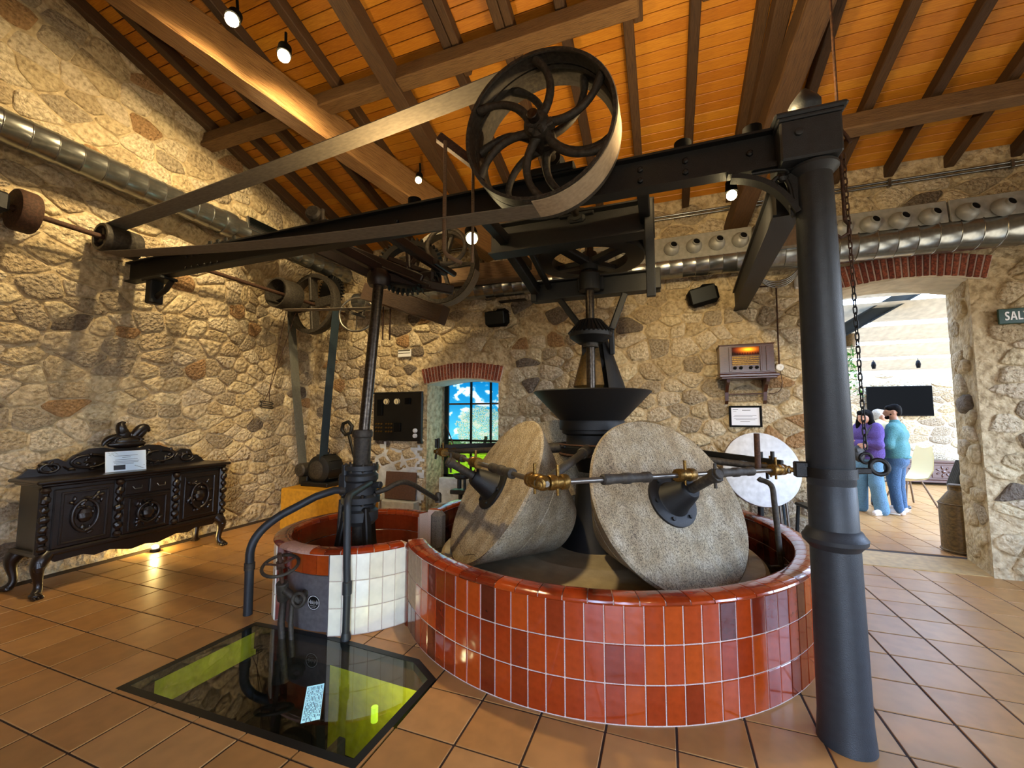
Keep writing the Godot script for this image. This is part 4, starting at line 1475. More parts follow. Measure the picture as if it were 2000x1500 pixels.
	b = MB.new()
	b.cyl(Vector3(0.0, 2.70, 0.004), Vector3(0.0, 4.95, 0.004), 0.008, 8)
	b.done("rod", M.rusty, ch)
	b = MB.new()
	b.tube([Vector3(-0.04, 2.68, 0), Vector3(-0.05, 2.63, 0), Vector3(-0.02, 2.60, 0), Vector3(0.015, 2.62, 0), Vector3(0.02, 2.67, 0), Vector3(0.0, 2.70, 0)], 0.009, 8)
	b.done("hook", M.rusty, ch)
	var lk := MB.new()
	var pts := []
	for i in 12:
		var t := TAU * i / 12
		pts.append(Vector3(0.009 * cos(t), 0.014 * sin(t) + 0.009 * signf(sin(t)), 0))
	lk.tube(pts, 0.0034, 6, true)
	var lm := lk.mesh()
	var y := 3.07
	var i := 0
	while y > 1.41:
		put("link", lm, M.rusty if y > 2.3 else M.iron, ch, X(Vector3(0.016 + (3.07 - y) * 0.008, y, 0), Vector3(0, 90 * (i % 2) + 12, 0)))
		y -= 0.037
		i += 1
	b = MB.new()
	b.ring(Vector3(0.028, 1.375, 0), Vector3(0, 0, 1), 0.026, 0.008, 18, 8)
	b.done("end_ring", M.iron, ch)


# ---------------------------------------------------------------- wheels, shaft and belts
const WHEEL := Vector3(-0.657, 3.31, -2.31)
const SHAFT := Vector3(-5.0, 3.31, 0)


func band(b: MB, p: Array, z0: float, z1: float, th := 0.006) -> void:
	# a flat belt: path in the x-y plane, width along z
	b.g += 1
	for i in p.size() - 1:
		var a: Vector2 = p[i]; var c: Vector2 = p[i + 1]
		var d0: Vector2 = (p[i + 1] - p[maxi(i - 1, 0)]).normalized().orthogonal() * th
		var d1: Vector2 = (p[mini(i + 2, p.size() - 1)] - p[i]).normalized().orthogonal() * th
		var A0 := Vector3(a.x, a.y, z0); var A1 := Vector3(a.x, a.y, z1)
		var C0 := Vector3(c.x, c.y, z0); var C1 := Vector3(c.x, c.y, z1)
		var o0 := Vector3(d0.x, d0.y, 0); var o1 := Vector3(d1.x, d1.y, 0)
		b.quad(A0, C0, C1, A1, b.g)
		b.quad(A0 + o0, A1 + o0, C1 + o1, C0 + o1, b.g + 1000)
		b.quad(A0, A0 + o0, C0 + o1, C0)
		b.quad(A1, C1, C1 + o1, A1 + o0)


func build_transmission() -> void:
	var w := thing("flywheel", "large double iron belt wheel with curved spokes high over the main beam", "belt wheel", WHEEL)
	var b := MB.new()
	b.lathe(X(Vector3.ZERO, Vector3(90, 0, 0)), pr([0.44, 0.012, 0.46, 0.012, 0.463, 0.06, 0.46, 0.11, 0.44, 0.11, 0.437, 0.10, 0.445, 0.09, 0.445, 0.02, 0.44, 0.012]), 72)
	b.done("front_rim", M.castiron, w)
	b = MB.new()
	b.lathe(X(Vector3.ZERO, Vector3(90, 0, 0)), pr([0.425, -0.15, 0.46, -0.15, 0.463, -0.08, 0.46, 0.0, 0.44, 0.0, 0.432, -0.02, 0.44, -0.03, 0.44, -0.13, 0.425, -0.15]), 72)
	b.done("rear_rim", M.castiron, w)
	for s in [0, 1]:
		var z := 0.065 if s == 0 else -0.08
		for i in 6:
			var t = TAU * i / 6 + PI / 2 + s * 0.42
			var P := func(r, k): return Vector3(r * cos(t + k), r * sin(t + k), z)
			var pts := bez(P.call(0.05, 0.0), P.call(0.18, -0.55), P.call(0.33, -0.35), P.call(0.445, 0.04), 10)
			var o := MB.new()
			var rr := []
			for k in pts.size(): rr.append(lerpf(0.028, 0.02, k / 10.0) if k < 9 else 0.027)
			o.tube(pts, rr, 10)
			o.done("spoke", M.castiron, w)
	b = MB.new()
	b.lathe(X(Vector3.ZERO, Vector3(90, 0, 0)), pr([0, -0.13, 0.07, -0.13, 0.078, -0.12, 0.078, 0.11, 0.06, 0.13, 0.055, 0.15, 0, 0.15]), 24)
	for q in [[0.03, -0.055], [-0.02, -0.06]]:
		b.cyl(Vector3(q[0], q[1], 0.11), Vector3(q[0], q[1], 0.15), 0.016, 8)
	b.box(X(Vector3(0.075, -0.01, 0.09), Vector3(0, 0, 20)), Vector3(0.05, 0.05, 0.06), 0.008)
	b.done("hub", M.castiron, w)
	b = MB.new()
	b.cyl(Vector3(0, 0, 0.2), Vector3(0, 0, -1.75), 0.032, 16, 0.004)
	b.done("axle", M.shaftsteel, w)
	b = MB.new()
	b.lathe(X(Vector3(0, 0, -1.2), Vector3(-90, 0, 0)), pr([0.03, 0, 0.13, 0, 0.14, 0.05, 0.08, 0.11, 0.03, 0.11]), 24)
	for i in 16:
		var t := TAU * i / 16
		b.bar(Vector3(0.14 * cos(t), 0.14 * sin(t), -1.25), Vector3(0.08 * cos(t), 0.08 * sin(t), -1.31), 0.02, 0.03)
	b.done("pinion", M.iron, w)
	var bb := thing("bearing_block", "black iron bearing block bolted on the main beam behind the big wheel", "bearing")
	for z in [-2.6, -3.4]:
		b = MB.new()
		b.box(X(Vector3(WHEEL.x, 3.235 if z > -3 else 3.32, z)), Vector3(0.3, 0.05, 0.12), 0.008)
		b.box(X(Vector3(WHEEL.x, 3.29, z)), Vector3(0.15, 0.09, 0.1), 0.02)
		b.lathe(X(Vector3(WHEEL.x, 3.31, z - 0.055), Vector3(90, 0, 0)), pr([0, 0, 0.06, 0, 0.06, 0.11, 0, 0.11]), 18)
		b.done("housing", M.iron, bb)
	# belt shifter: two wooden rods hung from an iron bar by the wheel
	var bs := thing("belt_shifter", "pair of thin wooden hanging rods joined at the foot, left of the big wheel", "belt lever")
	b = MB.new()
	b.bar(Vector3(-1.36, 3.45, -2.28), Vector3(-1.14, 3.28, -2.42), 0.05, 0.06, 0.006)
	b.done("bar", M.rusty, bs)
	b = MB.new()
	b.tube([Vector3(-1.30, 3.40, -2.27), Vector3(-1.30, 2.70, -2.27)] + bez(Vector3(-1.30, 2.68, -2.27), Vector3(-1.30, 2.64, -2.27), Vector3(-1.28, 2.62, -2.27), Vector3(-1.19, 2.575, -2.3), 6), 0.013, 8)
	b.done("front_rod", M.oldwood, bs)
	b = MB.new()
	b.tube([Vector3(-1.17, 3.33, -2.42), Vector3(-1.17, 2.62, -2.42)], 0.011, 8)
	b.done("rear_rod", M.oldwood, bs)
	# shaft along the left wall
	var s := thing("line_shaft", "rusty line shaft with wooden pulley and iron drums running along the left stone wall", "line shaft", SHAFT)
	b = MB.new()
	b.cyl(Vector3(0, 0, -1.0), Vector3(0, 0, -5.45), 0.024, 14, 0.003)
	b.done("shaft", M.rusty, s)
	b = MB.new()
	b.lathe(X(Vector3(0, 0, -1.79), Vector3(90, 0, 0)), pr([0.03, 0, 0.12, 0, 0.165, 0.005, 0.175, 0.02, 0.175, 0.115, 0.165, 0.13, 0.12, 0.13, 0.03, 0.125]), 36)
	b.done("wooden_pulley", M.rusty, s)
	b = MB.new()
	b.lathe(X(Vector3(0, 0, -2.52), Vector3(90, 0, 0)), pr([0.10, 0, 0.128, 0, 0.134, 0.01, 0.136, 0.15, 0.134, 0.29, 0.128, 0.30, 0.105, 0.30, 0.10, 0.28, 0.10, 0.0]), 36)
	for i in 4:
		var t := TAU * i / 4 + 0.3
		b.bar(Vector3(0.02 * cos(t), 0.02 * sin(t), -2.27), Vector3(0.105 * cos(t), 0.105 * sin(t), -2.27), 0.04, 0.04, 0.006)
	b.done("drum", M.castiron, s)
	b = MB.new()
	b.box(X(Vector3(-0.02, 0.02, -1.52)), Vector3(0.16, 0.16, 0.22), 0.02)
	b.box(X(Vector3(-0.2, -0.03, -1.52)), Vector3(0.36, 0.1, 0.14), 0.01)
	b.done("bearing", M.iron, s)
	b = MB.new()
	b.lathe(X(Vector3(0, 0, -4.42), Vector3(90, 0, 0)), pr([0.16, 0, 0.205, 0, 0.21, 0.01, 0.21, 0.29, 0.205, 0.30, 0.185, 0.30, 0.18, 0.05, 0.16, 0.05]), 36)
	for i in 4:
		var t := TAU * i / 4 + 0.2
		b.bar(Vector3(0.02 * cos(t), 0.02 * sin(t), -4.3), Vector3(0.18 * cos(t), 0.18 * sin(t), -4.3), 0.05, 0.05, 0.006)
	b.done("rear_drum", M.castiron, s)
	b = MB.new()
	b.lathe(X(Vector3(0, 0, -4.86), Vector3(90, 0, 0)), pr([0.40, 0, 0.455, 0, 0.46, 0.01, 0.46, 0.13, 0.455, 0.14, 0.40, 0.14, 0.40, 0]), 56)
	b.done("wheel_rim", M.castiron, s)
	for i in 4:
		var t := TAU * i / 4 + 0.1
		b = MB.new()
		b.bar(Vector3(0.04 * cos(t), 0.04 * sin(t), -4.79), Vector3(0.42 * cos(t), 0.42 * sin(t), -4.79), 0.05, 0.15, 0.01)
		b.done("wheel_spoke", M.castiron, s)
	b = MB.new()
	b.lathe(X(Vector3(0.05, 0.28, -5.12), Vector3(90, 0, 0)), pr([0.03, 0, 0.2, 0, 0.2, 0.07, 0.03, 0.07]), 36)
	for i in 28:
		var t := TAU * i / 28
		b.box(Transform3D(Basis(Vector3.BACK, t), Vector3(0.05 + 0.215 * cos(t), 0.28 + 0.215 * sin(t), -5.085)), Vector3(0.05, 0.024, 0.07), 0.003)
	b.done("toothed_gear", M.iron, s)
	# the long belt from the wheel to the drum
	var bl := thing("drive_belt", "long grey canvas drive belt from the big wheel to the drum on the left wall", "belt")
	var c1 := Vector2(WHEEL.x, WHEEL.y); var c2 := Vector2(SHAFT.x, SHAFT.y)
	var R := 0.467; var r := 0.139
	var D := c1.distance_to(c2)
	var ang := (c2 - c1).angle()
	var off := acos((R - r) / D)
	var u1 := c1 + Vector2.from_angle(ang - off) * R; var u2 := c2 + Vector2.from_angle(ang - off) * r
	var l1 := c1 + Vector2.from_angle(ang + off) * R; var l2 := c2 + Vector2.from_angle(ang + off) * r
	var up := []; var lo := []
	for i in 13:
		var t := i / 12.0
		up.append(u2.lerp(u1, t) - Vector2(0, 0.02 * sin(PI * t)))
		lo.append(l1.lerp(l2, t) - Vector2(0, 0.05 * sin(PI * t)))
	b = MB.new()
	band(b, up, -2.41, -2.25)
	b.done("upper_run", M.belt, bl)
	b = MB.new()
	band(b, lo, -2.41, -2.25)
	b.done("lower_run", M.belt, bl)
	var arc := []
	var a0 := (u1 - c1).angle(); var a1 := (l1 - c1).angle()
	while a1 > a0: a1 -= TAU
	for i in 33: arc.append(c1 + Vector2.from_angle(lerpf(a0, a1, i / 32.0)) * R)
	b = MB.new()
	band(b, arc, -2.41, -2.21, 0.005)
	b.done("wrapped_run", M.belttan, bl, "pale tan stretch of belt round the wheel rim")
	arc = []
	a0 = (l2 - c2).angle(); a1 = (u2 - c2).angle()
	while a1 > a0: a1 -= TAU
	for i in 17: arc.append(c2 + Vector2.from_angle(lerpf(a0, a1, i / 16.0)) * r)
	b = MB.new()
	band(b, arc, -2.41, -2.25)
	b.done("drum_run", M.belt, bl)
	# the belts down to the motor
	var mt := Vector2(-4.78, 0.83)
	var mb := thing("motor_belt", "dark blue belt with grey return run falling from the rear wheel to the motor", "belt")
	b = MB.new()
	band(b, [Vector2(-4.55, 3.3), Vector2(-4.58, 2.9), Vector2(-4.66, 1.9), Vector2(-4.72, 0.86)], -4.87, -4.72)
	b.done("blue_run", M.bluebelt, mb, "dark blue run")
	b = MB.new()
	band(b, [Vector2(-5.1, 0.84), Vector2(-5.28, 1.9), Vector2(-5.43, 2.9), Vector2(-5.465, 3.3)], -4.87, -4.72)
	b.done("grey_run", M.greybelt, mb, "grey run")
	# belt from the rear drum towards the pump gears
	var pb := thing("pump_belt", "thin tan belt stretched level from the rear drum to the pump gear pulley", "belt")
	b = MB.new()
	var run := [Vector2(-5.0, 3.095), Vector2(-4.2, 3.03), Vector2(-3.2, 2.96), Vector2(-2.7, 2.94)]
	for i in 9: run.append(Vector2(-2.45, 3.38) + Vector2.from_angle(lerpf(-1.8, -0.2, i / 8.0)) * 0.46)
	band(b, run, -4.33, -4.2)
	b.done("run", M.belt, pb)


func gear(b: MB, xf: Transform3D, R: float, wdt: float, n: int) -> void:
	b.lathe(xf, [Vector2(R - 0.06, 0), Vector2(R, 0), Vector2(R, wdt), Vector2(R - 0.06, wdt), Vector2(R - 0.06, 0)], 44)
	for i in n:
		var t := TAU * i / n
		b.box(xf * Transform3D(Basis(Vector3.UP, -t), Vector3((R + 0.015) * cos(t), wdt / 2, (R + 0.015) * sin(t))), Vector3(0.045, wdt, 0.02), 0.003)


# ---------------------------------------------------------------- the pump and its gears
func build_pump() -> void:
	var c := Vector3(-2.58, 0, -3.15)
	var p := thing("hydraulic_pump", "dark iron pump body with tall polished rod standing in the small basin", "pump", c)
	var b := MB.new()
	b.cyl(Vector3(-0.06, 1.3, 0), Vector3(0.0, 2.90, -0.1), 0.05, 20, 0.003)
	b.done("rod", M.shaftsteel, p)
	b = MB.new()
	b.lathe(X(Vector3(-0.06, 0, 0)), pr([0, 1.13, 0.075, 1.13, 0.078, 1.40, 0.09, 1.41, 0.092, 1.45, 0.085, 1.47, 0.055, 1.475, 0, 1.475]), 28)
	b.done("sleeve", M.castiron, p)
	b = MB.new()
	b.lathe(X(Vector3(-0.06, 0, 0)), pr([0, 0.62, 0.12, 0.62, 0.155, 0.66, 0.155, 0.74, 0.13, 0.76, 0.13, 0.80, 0.17, 0.82, 0.17, 0.87, 0.14, 0.89, 0.135, 1.0, 0.15, 1.02, 0.15, 1.06, 0.125, 1.08, 0.125, 1.10, 0.15, 1.11, 0.15, 1.15, 0.08, 1.155, 0, 1.155]), 32)
	b.box(X(Vector3(-0.17, 0.98, 0.08)), Vector3(0.1, 0.2, 0.1), 0.02)
	b.cyl(Vector3(-0.16, 0.95, 0.1), Vector3(-0.16, 1.16, 0.1), 0.03, 12, 0.004)
	b.cyl(Vector3(0.05, 0.97, 0), Vector3(0.16, 0.98, 0), 0.03, 12, 0.004)
	b.done("body", M.column, p)
	b = MB.new()
	for i in 8:
		var t := TAU * i / 8
		b.cyl(Vector3(-0.06 + 0.155 * cos(t), 0.8, 0.155 * sin(t)), Vector3(-0.06 + 0.155 * cos(t), 0.9, 0.155 * sin(t)), 0.014, 6)
		b.cyl(Vector3(-0.06 + 0.135 * cos(t), 1.09, 0.135 * sin(t)), Vector3(-0.06 + 0.135 * cos(t), 1.17, 0.135 * sin(t)), 0.011, 6)
	b.done("bolts", M.castiron, p).set_meta("kind", "stuff")
	for i in 3:
		var t := TAU * i / 3 + 0.5
		b = MB.new()
		b.bar(Vector3(-0.06 + 0.12 * cos(t), 0.78, 0.12 * sin(t)), Vector3(-0.06 + 0.2 * cos(t), 0.3, 0.2 * sin(t)), 0.06, 0.07, 0.01)
		b.box(X(Vector3(-0.06 + 0.21 * cos(t), 0.28, 0.21 * sin(t)), Vector3(0, -rad_to_deg(t), 0)), Vector3(0.14, 0.04, 0.1), 0.008)
		b.done("leg", M.iron, p)
	b = MB.new()
	b.cyl(Vector3(-0.06, 0.26, 0), Vector3(-0.06, 0.64, 0), 0.07, 20, 0.005)
	b.cyl(Vector3(-0.22, 0.3, 0.1), Vector3(-0.2, 0.84, 0.09), 0.022, 12)
	b.done("inner_cylinder", M.castiron, p)
	b = MB.new()
	b.lathe(X(Vector3(-0.06, 0, 0)), pr([0.12, 0.255, 0.42, 0.255, 0.40, 0.275, 0.14, 0.40, 0.08, 0.41]), 6)
	b.done("base_cone", M.bedstone, p)
	# pipes
	var pl := thing("iron_pipe", "grey iron pipe curving from the pump over the left of the basin to the floor", "pipe", Vector3.ZERO, 0, "pump pipes")
	b = MB.new()
	b.tube([Vector3(-2.70, 0.93, -3.06), Vector3(-2.82, 0.93, -3.02), Vector3(-2.95, 0.88, -2.93)] + bez(Vector3(-3.1, 0.76, -2.72), Vector3(-3.18, 0.68, -2.6), Vector3(-3.21, 0.6, -2.53), Vector3(-3.21, 0.48, -2.52), 8) + [Vector3(-3.205, 0.30, -2.52), Vector3(-3.2, 0.0, -2.52)], 0.034, 14)
	b.done("pipe", M.column, pl)
	b = MB.new()
	b.lathe(X(Vector3(-3.207, 0.38, -2.52)), pr([0.03, -0.03, 0.04, -0.028, 0.04, 0.028, 0.03, 0.03]), 16)
	b.done("collar", M.castiron, pl)
	b = MB.new()
	b.lathe(MB.axis(Vector3(-2.72, 0.93, -3.06), Vector3(-2.82, 0.93, -3.02)), pr([0.03, 0, 0.045, 0, 0.045, 0.05, 0.03, 0.05]), 16)
	b.done("collar", M.castiron, pl)
	pl = thing("iron_pipe", "grey iron pipe bending from the pump straight down in front of the cream tiles", "pipe", Vector3.ZERO, 0, "pump pipes")
	b = MB.new()
	b.tube([Vector3(-2.50, 1.0, -3.1), Vector3(-2.36, 1.0, -2.8)] + bez(Vector3(-2.26, 1.0, -2.58), Vector3(-2.22, 1.0, -2.50), Vector3(-2.2, 0.97, -2.485), Vector3(-2.2, 0.90, -2.485), 6) + [Vector3(-2.195, 0.5, -2.49), Vector3(-2.19, 0.36, -2.495), Vector3(-2.19, 0.0, -2.495)], 0.026, 14)
	b.done("pipe", M.column, pl)
	b = MB.new()
	b.lathe(X(Vector3(-2.19, 0.36, -2.495)), pr([0.024, -0.05, 0.033, -0.045, 0.033, 0.04, 0.024, 0.05]), 16)
	b.done("collar", M.column, pl)
	b = MB.new()
	b.lathe(X(Vector3(-2.19, 0.0, -2.495)), pr([0.0, 0.0, 0.036, 0.0, 0.036, 0.012, 0.028, 0.05, 0.024, 0.05]), 16)
	b.done("collar", M.column, pl)
	pl = thing("iron_pipe", "grey iron pipe arching from the pump to the far rim junction of the basins", "pipe", Vector3.ZERO, 0, "pump pipes")
	b = MB.new()
	b.tube([Vector3(-2.5, 0.90, -3.18)] + bez(Vector3(-2.42, 0.93, -3.24), Vector3(-2.35, 1.0, -3.35), Vector3(-2.33, 0.98, -3.4), Vector3(-2.3, 0.93, -3.5), 6) + [Vector3(-2.27, 0.72, -3.9)], 0.024, 12)
	b.done("pipe", M.castiron, pl)
	b = MB.new()
	b.lathe(X(Vector3(-2.27, 0.69, -3.91)), pr([0, 0, 0.035, 0, 0.035, 0.08, 0.024, 0.1]), 14)
	b.done("socket", M.castiron, pl)
	# the gears on top of the rod
	var g := thing("pump_gear", "dark red iron bracket with toothed wheel and pulleys at the top of the pump rod", "gear")
	b = MB.new()
	b.bar(Vector3(-3.3, 3.32, -3.0), Vector3(-2.65, 3.0, -3.3), 0.05, 0.12, 0.01)
	b.bar(Vector3(-3.0, 3.30, -3.3), Vector3(-2.2, 2.93, -3.42), 0.05, 0.11, 0.01)
	b.bar(Vector3(-2.65, 3.0, -3.3), Vector3(-1.95, 2.86, -3.6), 0.05, 0.09, 0.01)
	b.tube(bez(Vector3(-2.95, 3.33, -3.26), Vector3(-3.05, 3.27, -3.26), Vector3(-2.9, 3.2, -3.26), Vector3(-2.1, 2.86, -3.4), 14), 0.016, 8)
	b.bar(Vector3(-2.6, 3.05, -3.28), Vector3(-2.6, 3.05, -2.62), 0.07, 0.09, 0.01)
	b.bar(Vector3(-2.1, 3.1, -3.7), Vector3(-2.1, 3.1, -2.62), 0.07, 0.09, 0.01)
	b.done("bracket", M.darkred, g)
	b = MB.new()
	b.lathe(X(Vector3(-2.58, 0, -3.25)), pr([0.05, 2.86, 0.09, 2.86, 0.11, 2.9, 0.11, 2.97, 0.08, 3.02, 0, 3.02]), 20)
	b.done("socket", M.darkred, g)
	b = MB.new()
	gear(b, X(Vector3(-2.42, 3.12, -3.55), Vector3(72, 20, 0)), 0.30, 0.08, 40)
	b.done("toothed_wheel", M.iron, g)
	for i in 4:
		var s := MB.new()
		var xf := X(Vector3(-2.42, 3.12, -3.55), Vector3(72, 20, 0))
		var t := TAU * i / 4 + 0.4
		s.bar(xf * Vector3(0.02 * cos(t), 0.04, 0.02 * sin(t)), xf * Vector3(0.26 * cos(t), 0.04, 0.26 * sin(t)), 0.05, 0.05, 0.008)
		s.done("wheel_spoke", M.darkred, g)
	b = MB.new()
	b.cyl(Vector3(-2.42, 2.95, -3.55), Vector3(-2.42, 3.35, -3.5), 0.035, 14)
	b.box(X(Vector3(-2.28, 2.98, -3.6)), Vector3(0.3, 0.16, 0.2), 0.02)
	b.cyl(Vector3(-2.05, 3.1, -3.4), Vector3(-2.05, 3.1, -3.8), 0.03, 12)
	b.done("gear_housing", M.darkred, g)
	b = MB.new()
	b.lathe(X(Vector3(-2.45, 3.38, -4.33), Vector3(90, 0, 0)), pr([0.40, 0, 0.45, 0, 0.45, 0.13, 0.40, 0.13, 0.40, 0]), 48)
	for i in 5:
		var t := TAU * i / 5
		b.bar(Vector3(-2.45, 3.38, -4.26), Vector3(-2.45 + 0.42 * cos(t), 3.38 + 0.42 * sin(t), -4.26), 0.04, 0.05, 0.006)
	b.done("pulley", M.castiron, g)
	b = MB.new()
	b.ring(Vector3(-1.98, 3.28, -3.5), Vector3(0.3, 0.1, 1), 0.19, 0.022, 32, 8)
	b.bar(Vector3(-1.98, 3.10, -3.5), Vector3(-1.98, 3.46, -3.5), 0.02, 0.03)
	b.done("small_wheel", M.castiron, g)
	var hw := thing("thin_wheel", "thin open ring wheel hanging left of the pump rod", "wheel", Vector3(-3.75, 2.93, -4.3))
	b = MB.new()
	b.ring(Vector3.ZERO, Vector3(0.35, 0.1, 1), 0.23, 0.014, 40, 8)
	b.done("rim", M.steel, hw)
	b = MB.new()
	b.cyl(Vector3(0.0, 0.0, 0.1), Vector3(0.0, 0.0, -0.15), 0.02, 10)
	for i in 3:
		var t := TAU * i / 3 + 0.5
		b.tube([Vector3.ZERO, Vector3(0.22 * cos(t), 0.22 * sin(t), -0.08 * cos(t))], 0.006, 6)
	b.tube([Vector3(0, 0, -0.1), Vector3(0.1, 0.5, -0.15)], 0.012, 8)
	b.done("hub", M.castiron, hw)
	var hs := MB.new()
	hs.tube([Vector3(-3.1, 2.9, -4.0), Vector3(-3.1, 2.5, -4.0), Vector3(-3.0, 2.49, -4.0), Vector3(-3.0, 2.9, -4.0)], 0.009, 6)
	tag(hs.done("wire_stirrup", M.rusty, self), "thin rusty wire stirrup hanging right of the pump rod", "wire")
	# the valve wheel in the recess
	var v := thing("valve", "rusty hand wheel valve with bent pipes in the recess of the small basin", "valve")
	b = MB.new()
	var wc := Vector3(-2.69, 0.50, -2.36)
	var nx := Vector3(0.18, 1.0, 0.30).normalized()
	b.ring(wc, nx, 0.12, 0.012, 36, 8)
	b.done("hand_wheel", M.castiron, v)
	b = MB.new()
	var xf := MB.axis(wc, wc + nx)
	for i in 3:
		var t := TAU * i / 3 + 0.7
		b.tube([wc, xf * Vector3(0.118 * cos(t), 0, 0.118 * sin(t))], 0.008, 6)
	b.cyl(wc - nx * 0.26, wc + nx * 0.1, 0.016, 10)
	b.cyl(wc - nx * 0.02, wc + nx * 0.03, 0.028, 10)
	b.done("stem", M.rusty, v)
	b = MB.new()
	var q := wc - nx * 0.2
	b.cyl(q + nx * 0.05, q - nx * 0.1, 0.042, 14, 0.006)
	b.tube([q, q + Vector3(0.07, -0.03, 0.0), q + Vector3(0.14, -0.08, -0.02), q + Vector3(0.14, -0.04, -0.09)], 0.028, 10)
	b.ring(q + Vector3(0.16, -0.06, 0.0), Vector3(0.3, 0.2, 1), 0.045, 0.014, 18, 8)
	b.tube([q - nx * 0.1, Vector3(-2.66, 0.1, -2.36), Vector3(-2.60, -0.3, -2.36)], 0.024, 10)
	b.tube([q + Vector3(0.1, -0.06, 0), Vector3(-2.58, 0.1, -2.37), Vector3(-2.55, -0.12, -2.37)], 0.018, 10)
	b.done("pipework", M.castiron, v)


# ---------------------------------------------------------------- the glass over the pit
func build_pit() -> void:
	var pit := v2(PIT)
	if Geometry2D.is_polygon_clockwise(pit): pit.reverse()
	var pw := shell("trim_4", "pit below the floor glass, with yellow green walls")
	var b := MB.new()
	var big := Geometry2D.offset_polygon(pit, 0.012)[0]
	var dark := MB.new()
	for i in big.size():
		var a := big[i]; var c := big[(i + 1) % big.size()]
		var mid := (a + c) / 2
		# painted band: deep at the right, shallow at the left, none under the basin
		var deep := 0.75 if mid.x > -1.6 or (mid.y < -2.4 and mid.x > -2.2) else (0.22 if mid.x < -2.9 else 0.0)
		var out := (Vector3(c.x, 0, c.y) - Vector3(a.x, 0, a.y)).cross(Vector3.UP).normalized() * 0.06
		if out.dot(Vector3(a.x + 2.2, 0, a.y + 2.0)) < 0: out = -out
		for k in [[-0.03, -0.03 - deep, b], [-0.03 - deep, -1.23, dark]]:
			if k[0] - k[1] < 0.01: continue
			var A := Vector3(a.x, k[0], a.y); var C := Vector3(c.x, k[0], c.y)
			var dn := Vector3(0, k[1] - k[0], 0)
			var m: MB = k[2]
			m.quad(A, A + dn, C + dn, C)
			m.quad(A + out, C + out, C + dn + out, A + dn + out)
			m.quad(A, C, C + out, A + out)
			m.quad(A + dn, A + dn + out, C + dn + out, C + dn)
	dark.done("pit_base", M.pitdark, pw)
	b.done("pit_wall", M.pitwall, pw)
	b = MB.new()
	b.box(X(Vector3(-2.2, -1.25, -2.05)), Vector3(1.95, 0.06, 1.1))
	b.done("pit_floor", M.pitdark, pw)
	# old machinery frame down there
	var o := thing("sunken_frame", "dim old wooden frame standing in the pit under the glass", "frame", Vector3(0, 0, 0))
	b = MB.new()
	b.box(X(Vector3(-2.45, -0.75, -1.98)), Vector3(0.8, 0.06, 0.6), 0.01)
	b.box(X(Vector3(-2.83, -0.62, -2.0)), Vector3(0.06, 0.2, 0.7), 0.01)
	b.box(X(Vector3(-2.45, -0.62, -1.70)), Vector3(0.8, 0.2, 0.06), 0.01)
	b.box(X(Vector3(-2.06, -0.62, -2.0)), Vector3(0.06, 0.2, 0.7), 0.01)
	for x in [-2.83, -2.06]:
		for z in [-2.3, -1.7]:
			b.box(X(Vector3(x, -0.98, z)), Vector3(0.06, 0.5, 0.06), 0.008)
	b.done("timber", M.pitdark, o)
	var im := Image.create(96, 192, false, Image.FORMAT_RGB8)
	im.fill(Color(0.62, 0.84, 0.95))
	var r := RandomNumberGenerator.new()
	r.seed = 3
	for k in 11:
		var x := 8 + k * 8
		var y := 8
		while y < 178:
			var l := r.randi_range(5, 26)
			im.fill_rect(Rect2i(x, y, r.randi_range(2, 4), l), Color(0.14, 0.30, 0.42))
			y += l + r.randi_range(3, 7)
	var m := StandardMaterial3D.new()
	m.resource_name = "lit_notice"
	m.albedo_texture = ImageTexture.create_from_image(im)
	m.emission_enabled = true
	m.emission = Color.WHITE
	m.emission_operator = BaseMaterial3D.EMISSION_OP_MULTIPLY
	m.emission_texture = m.albedo_texture
	m.emission_energy_multiplier = 1.3
	M.lit_notice = m
	var n := thing("lit_notice_screen", "small pale blue lit notice with dark writing, down in the pit under the glass", "notice", Vector3(-2.245, -0.30, -2.27), deg_to_rad(40))
	b = MB.new()
	b.box(X(Vector3(0, 0, 0), Vector3(-84, 0, 0)) * X(Vector3(0, 0, -0.012)), Vector3(0.12, 0.33, 0.02), 0.004)
	b.done("case", M.plastic, n)
	b = MB.new()
	var pxf := X(Vector3(0, 0, 0), Vector3(-84, 0, 0))
	b.quv(pxf * Vector3(-0.055, -0.16, 0.0), pxf * Vector3(0.055, -0.16, 0.0), pxf * Vector3(0.055, 0.16, 0.0), pxf * Vector3(-0.055, 0.16, 0.0))
	b.done("screen", m, n)
	b = MB.new()
	b.cyl(Vector3(0, -0.8, -0.05), Vector3(0, -0.02, -0.05), 0.012, 8)
	b.done("stand", M.plastic, n)
	# the lamp that lights the yellow wall
	var lt := thing("pit_lamp", "small lamp under the glass edge lighting the yellow green pit wall", "lamp", Vector3(-1.62, -0.12, -2.1))
	b = MB.new()
	b.cyl(Vector3(0, -0.04, 0), Vector3(0, 0.04, 0), 0.02, 10)
	b.done("pit_bulb", M.strip, lt)
	omni(lt, Vector3.ZERO, Color(1.0, 1.0, 0.75), 0.22, 0.02)
	# steel frame and the pane
	var gf := thing("floor_glass", "thick glass floor panel with cut corner set in a black steel frame", "glass panel")
	var inner := Geometry2D.offset_polygon(pit, -0.045)[0]
	b = MB.new()
	var nn := pit.size()
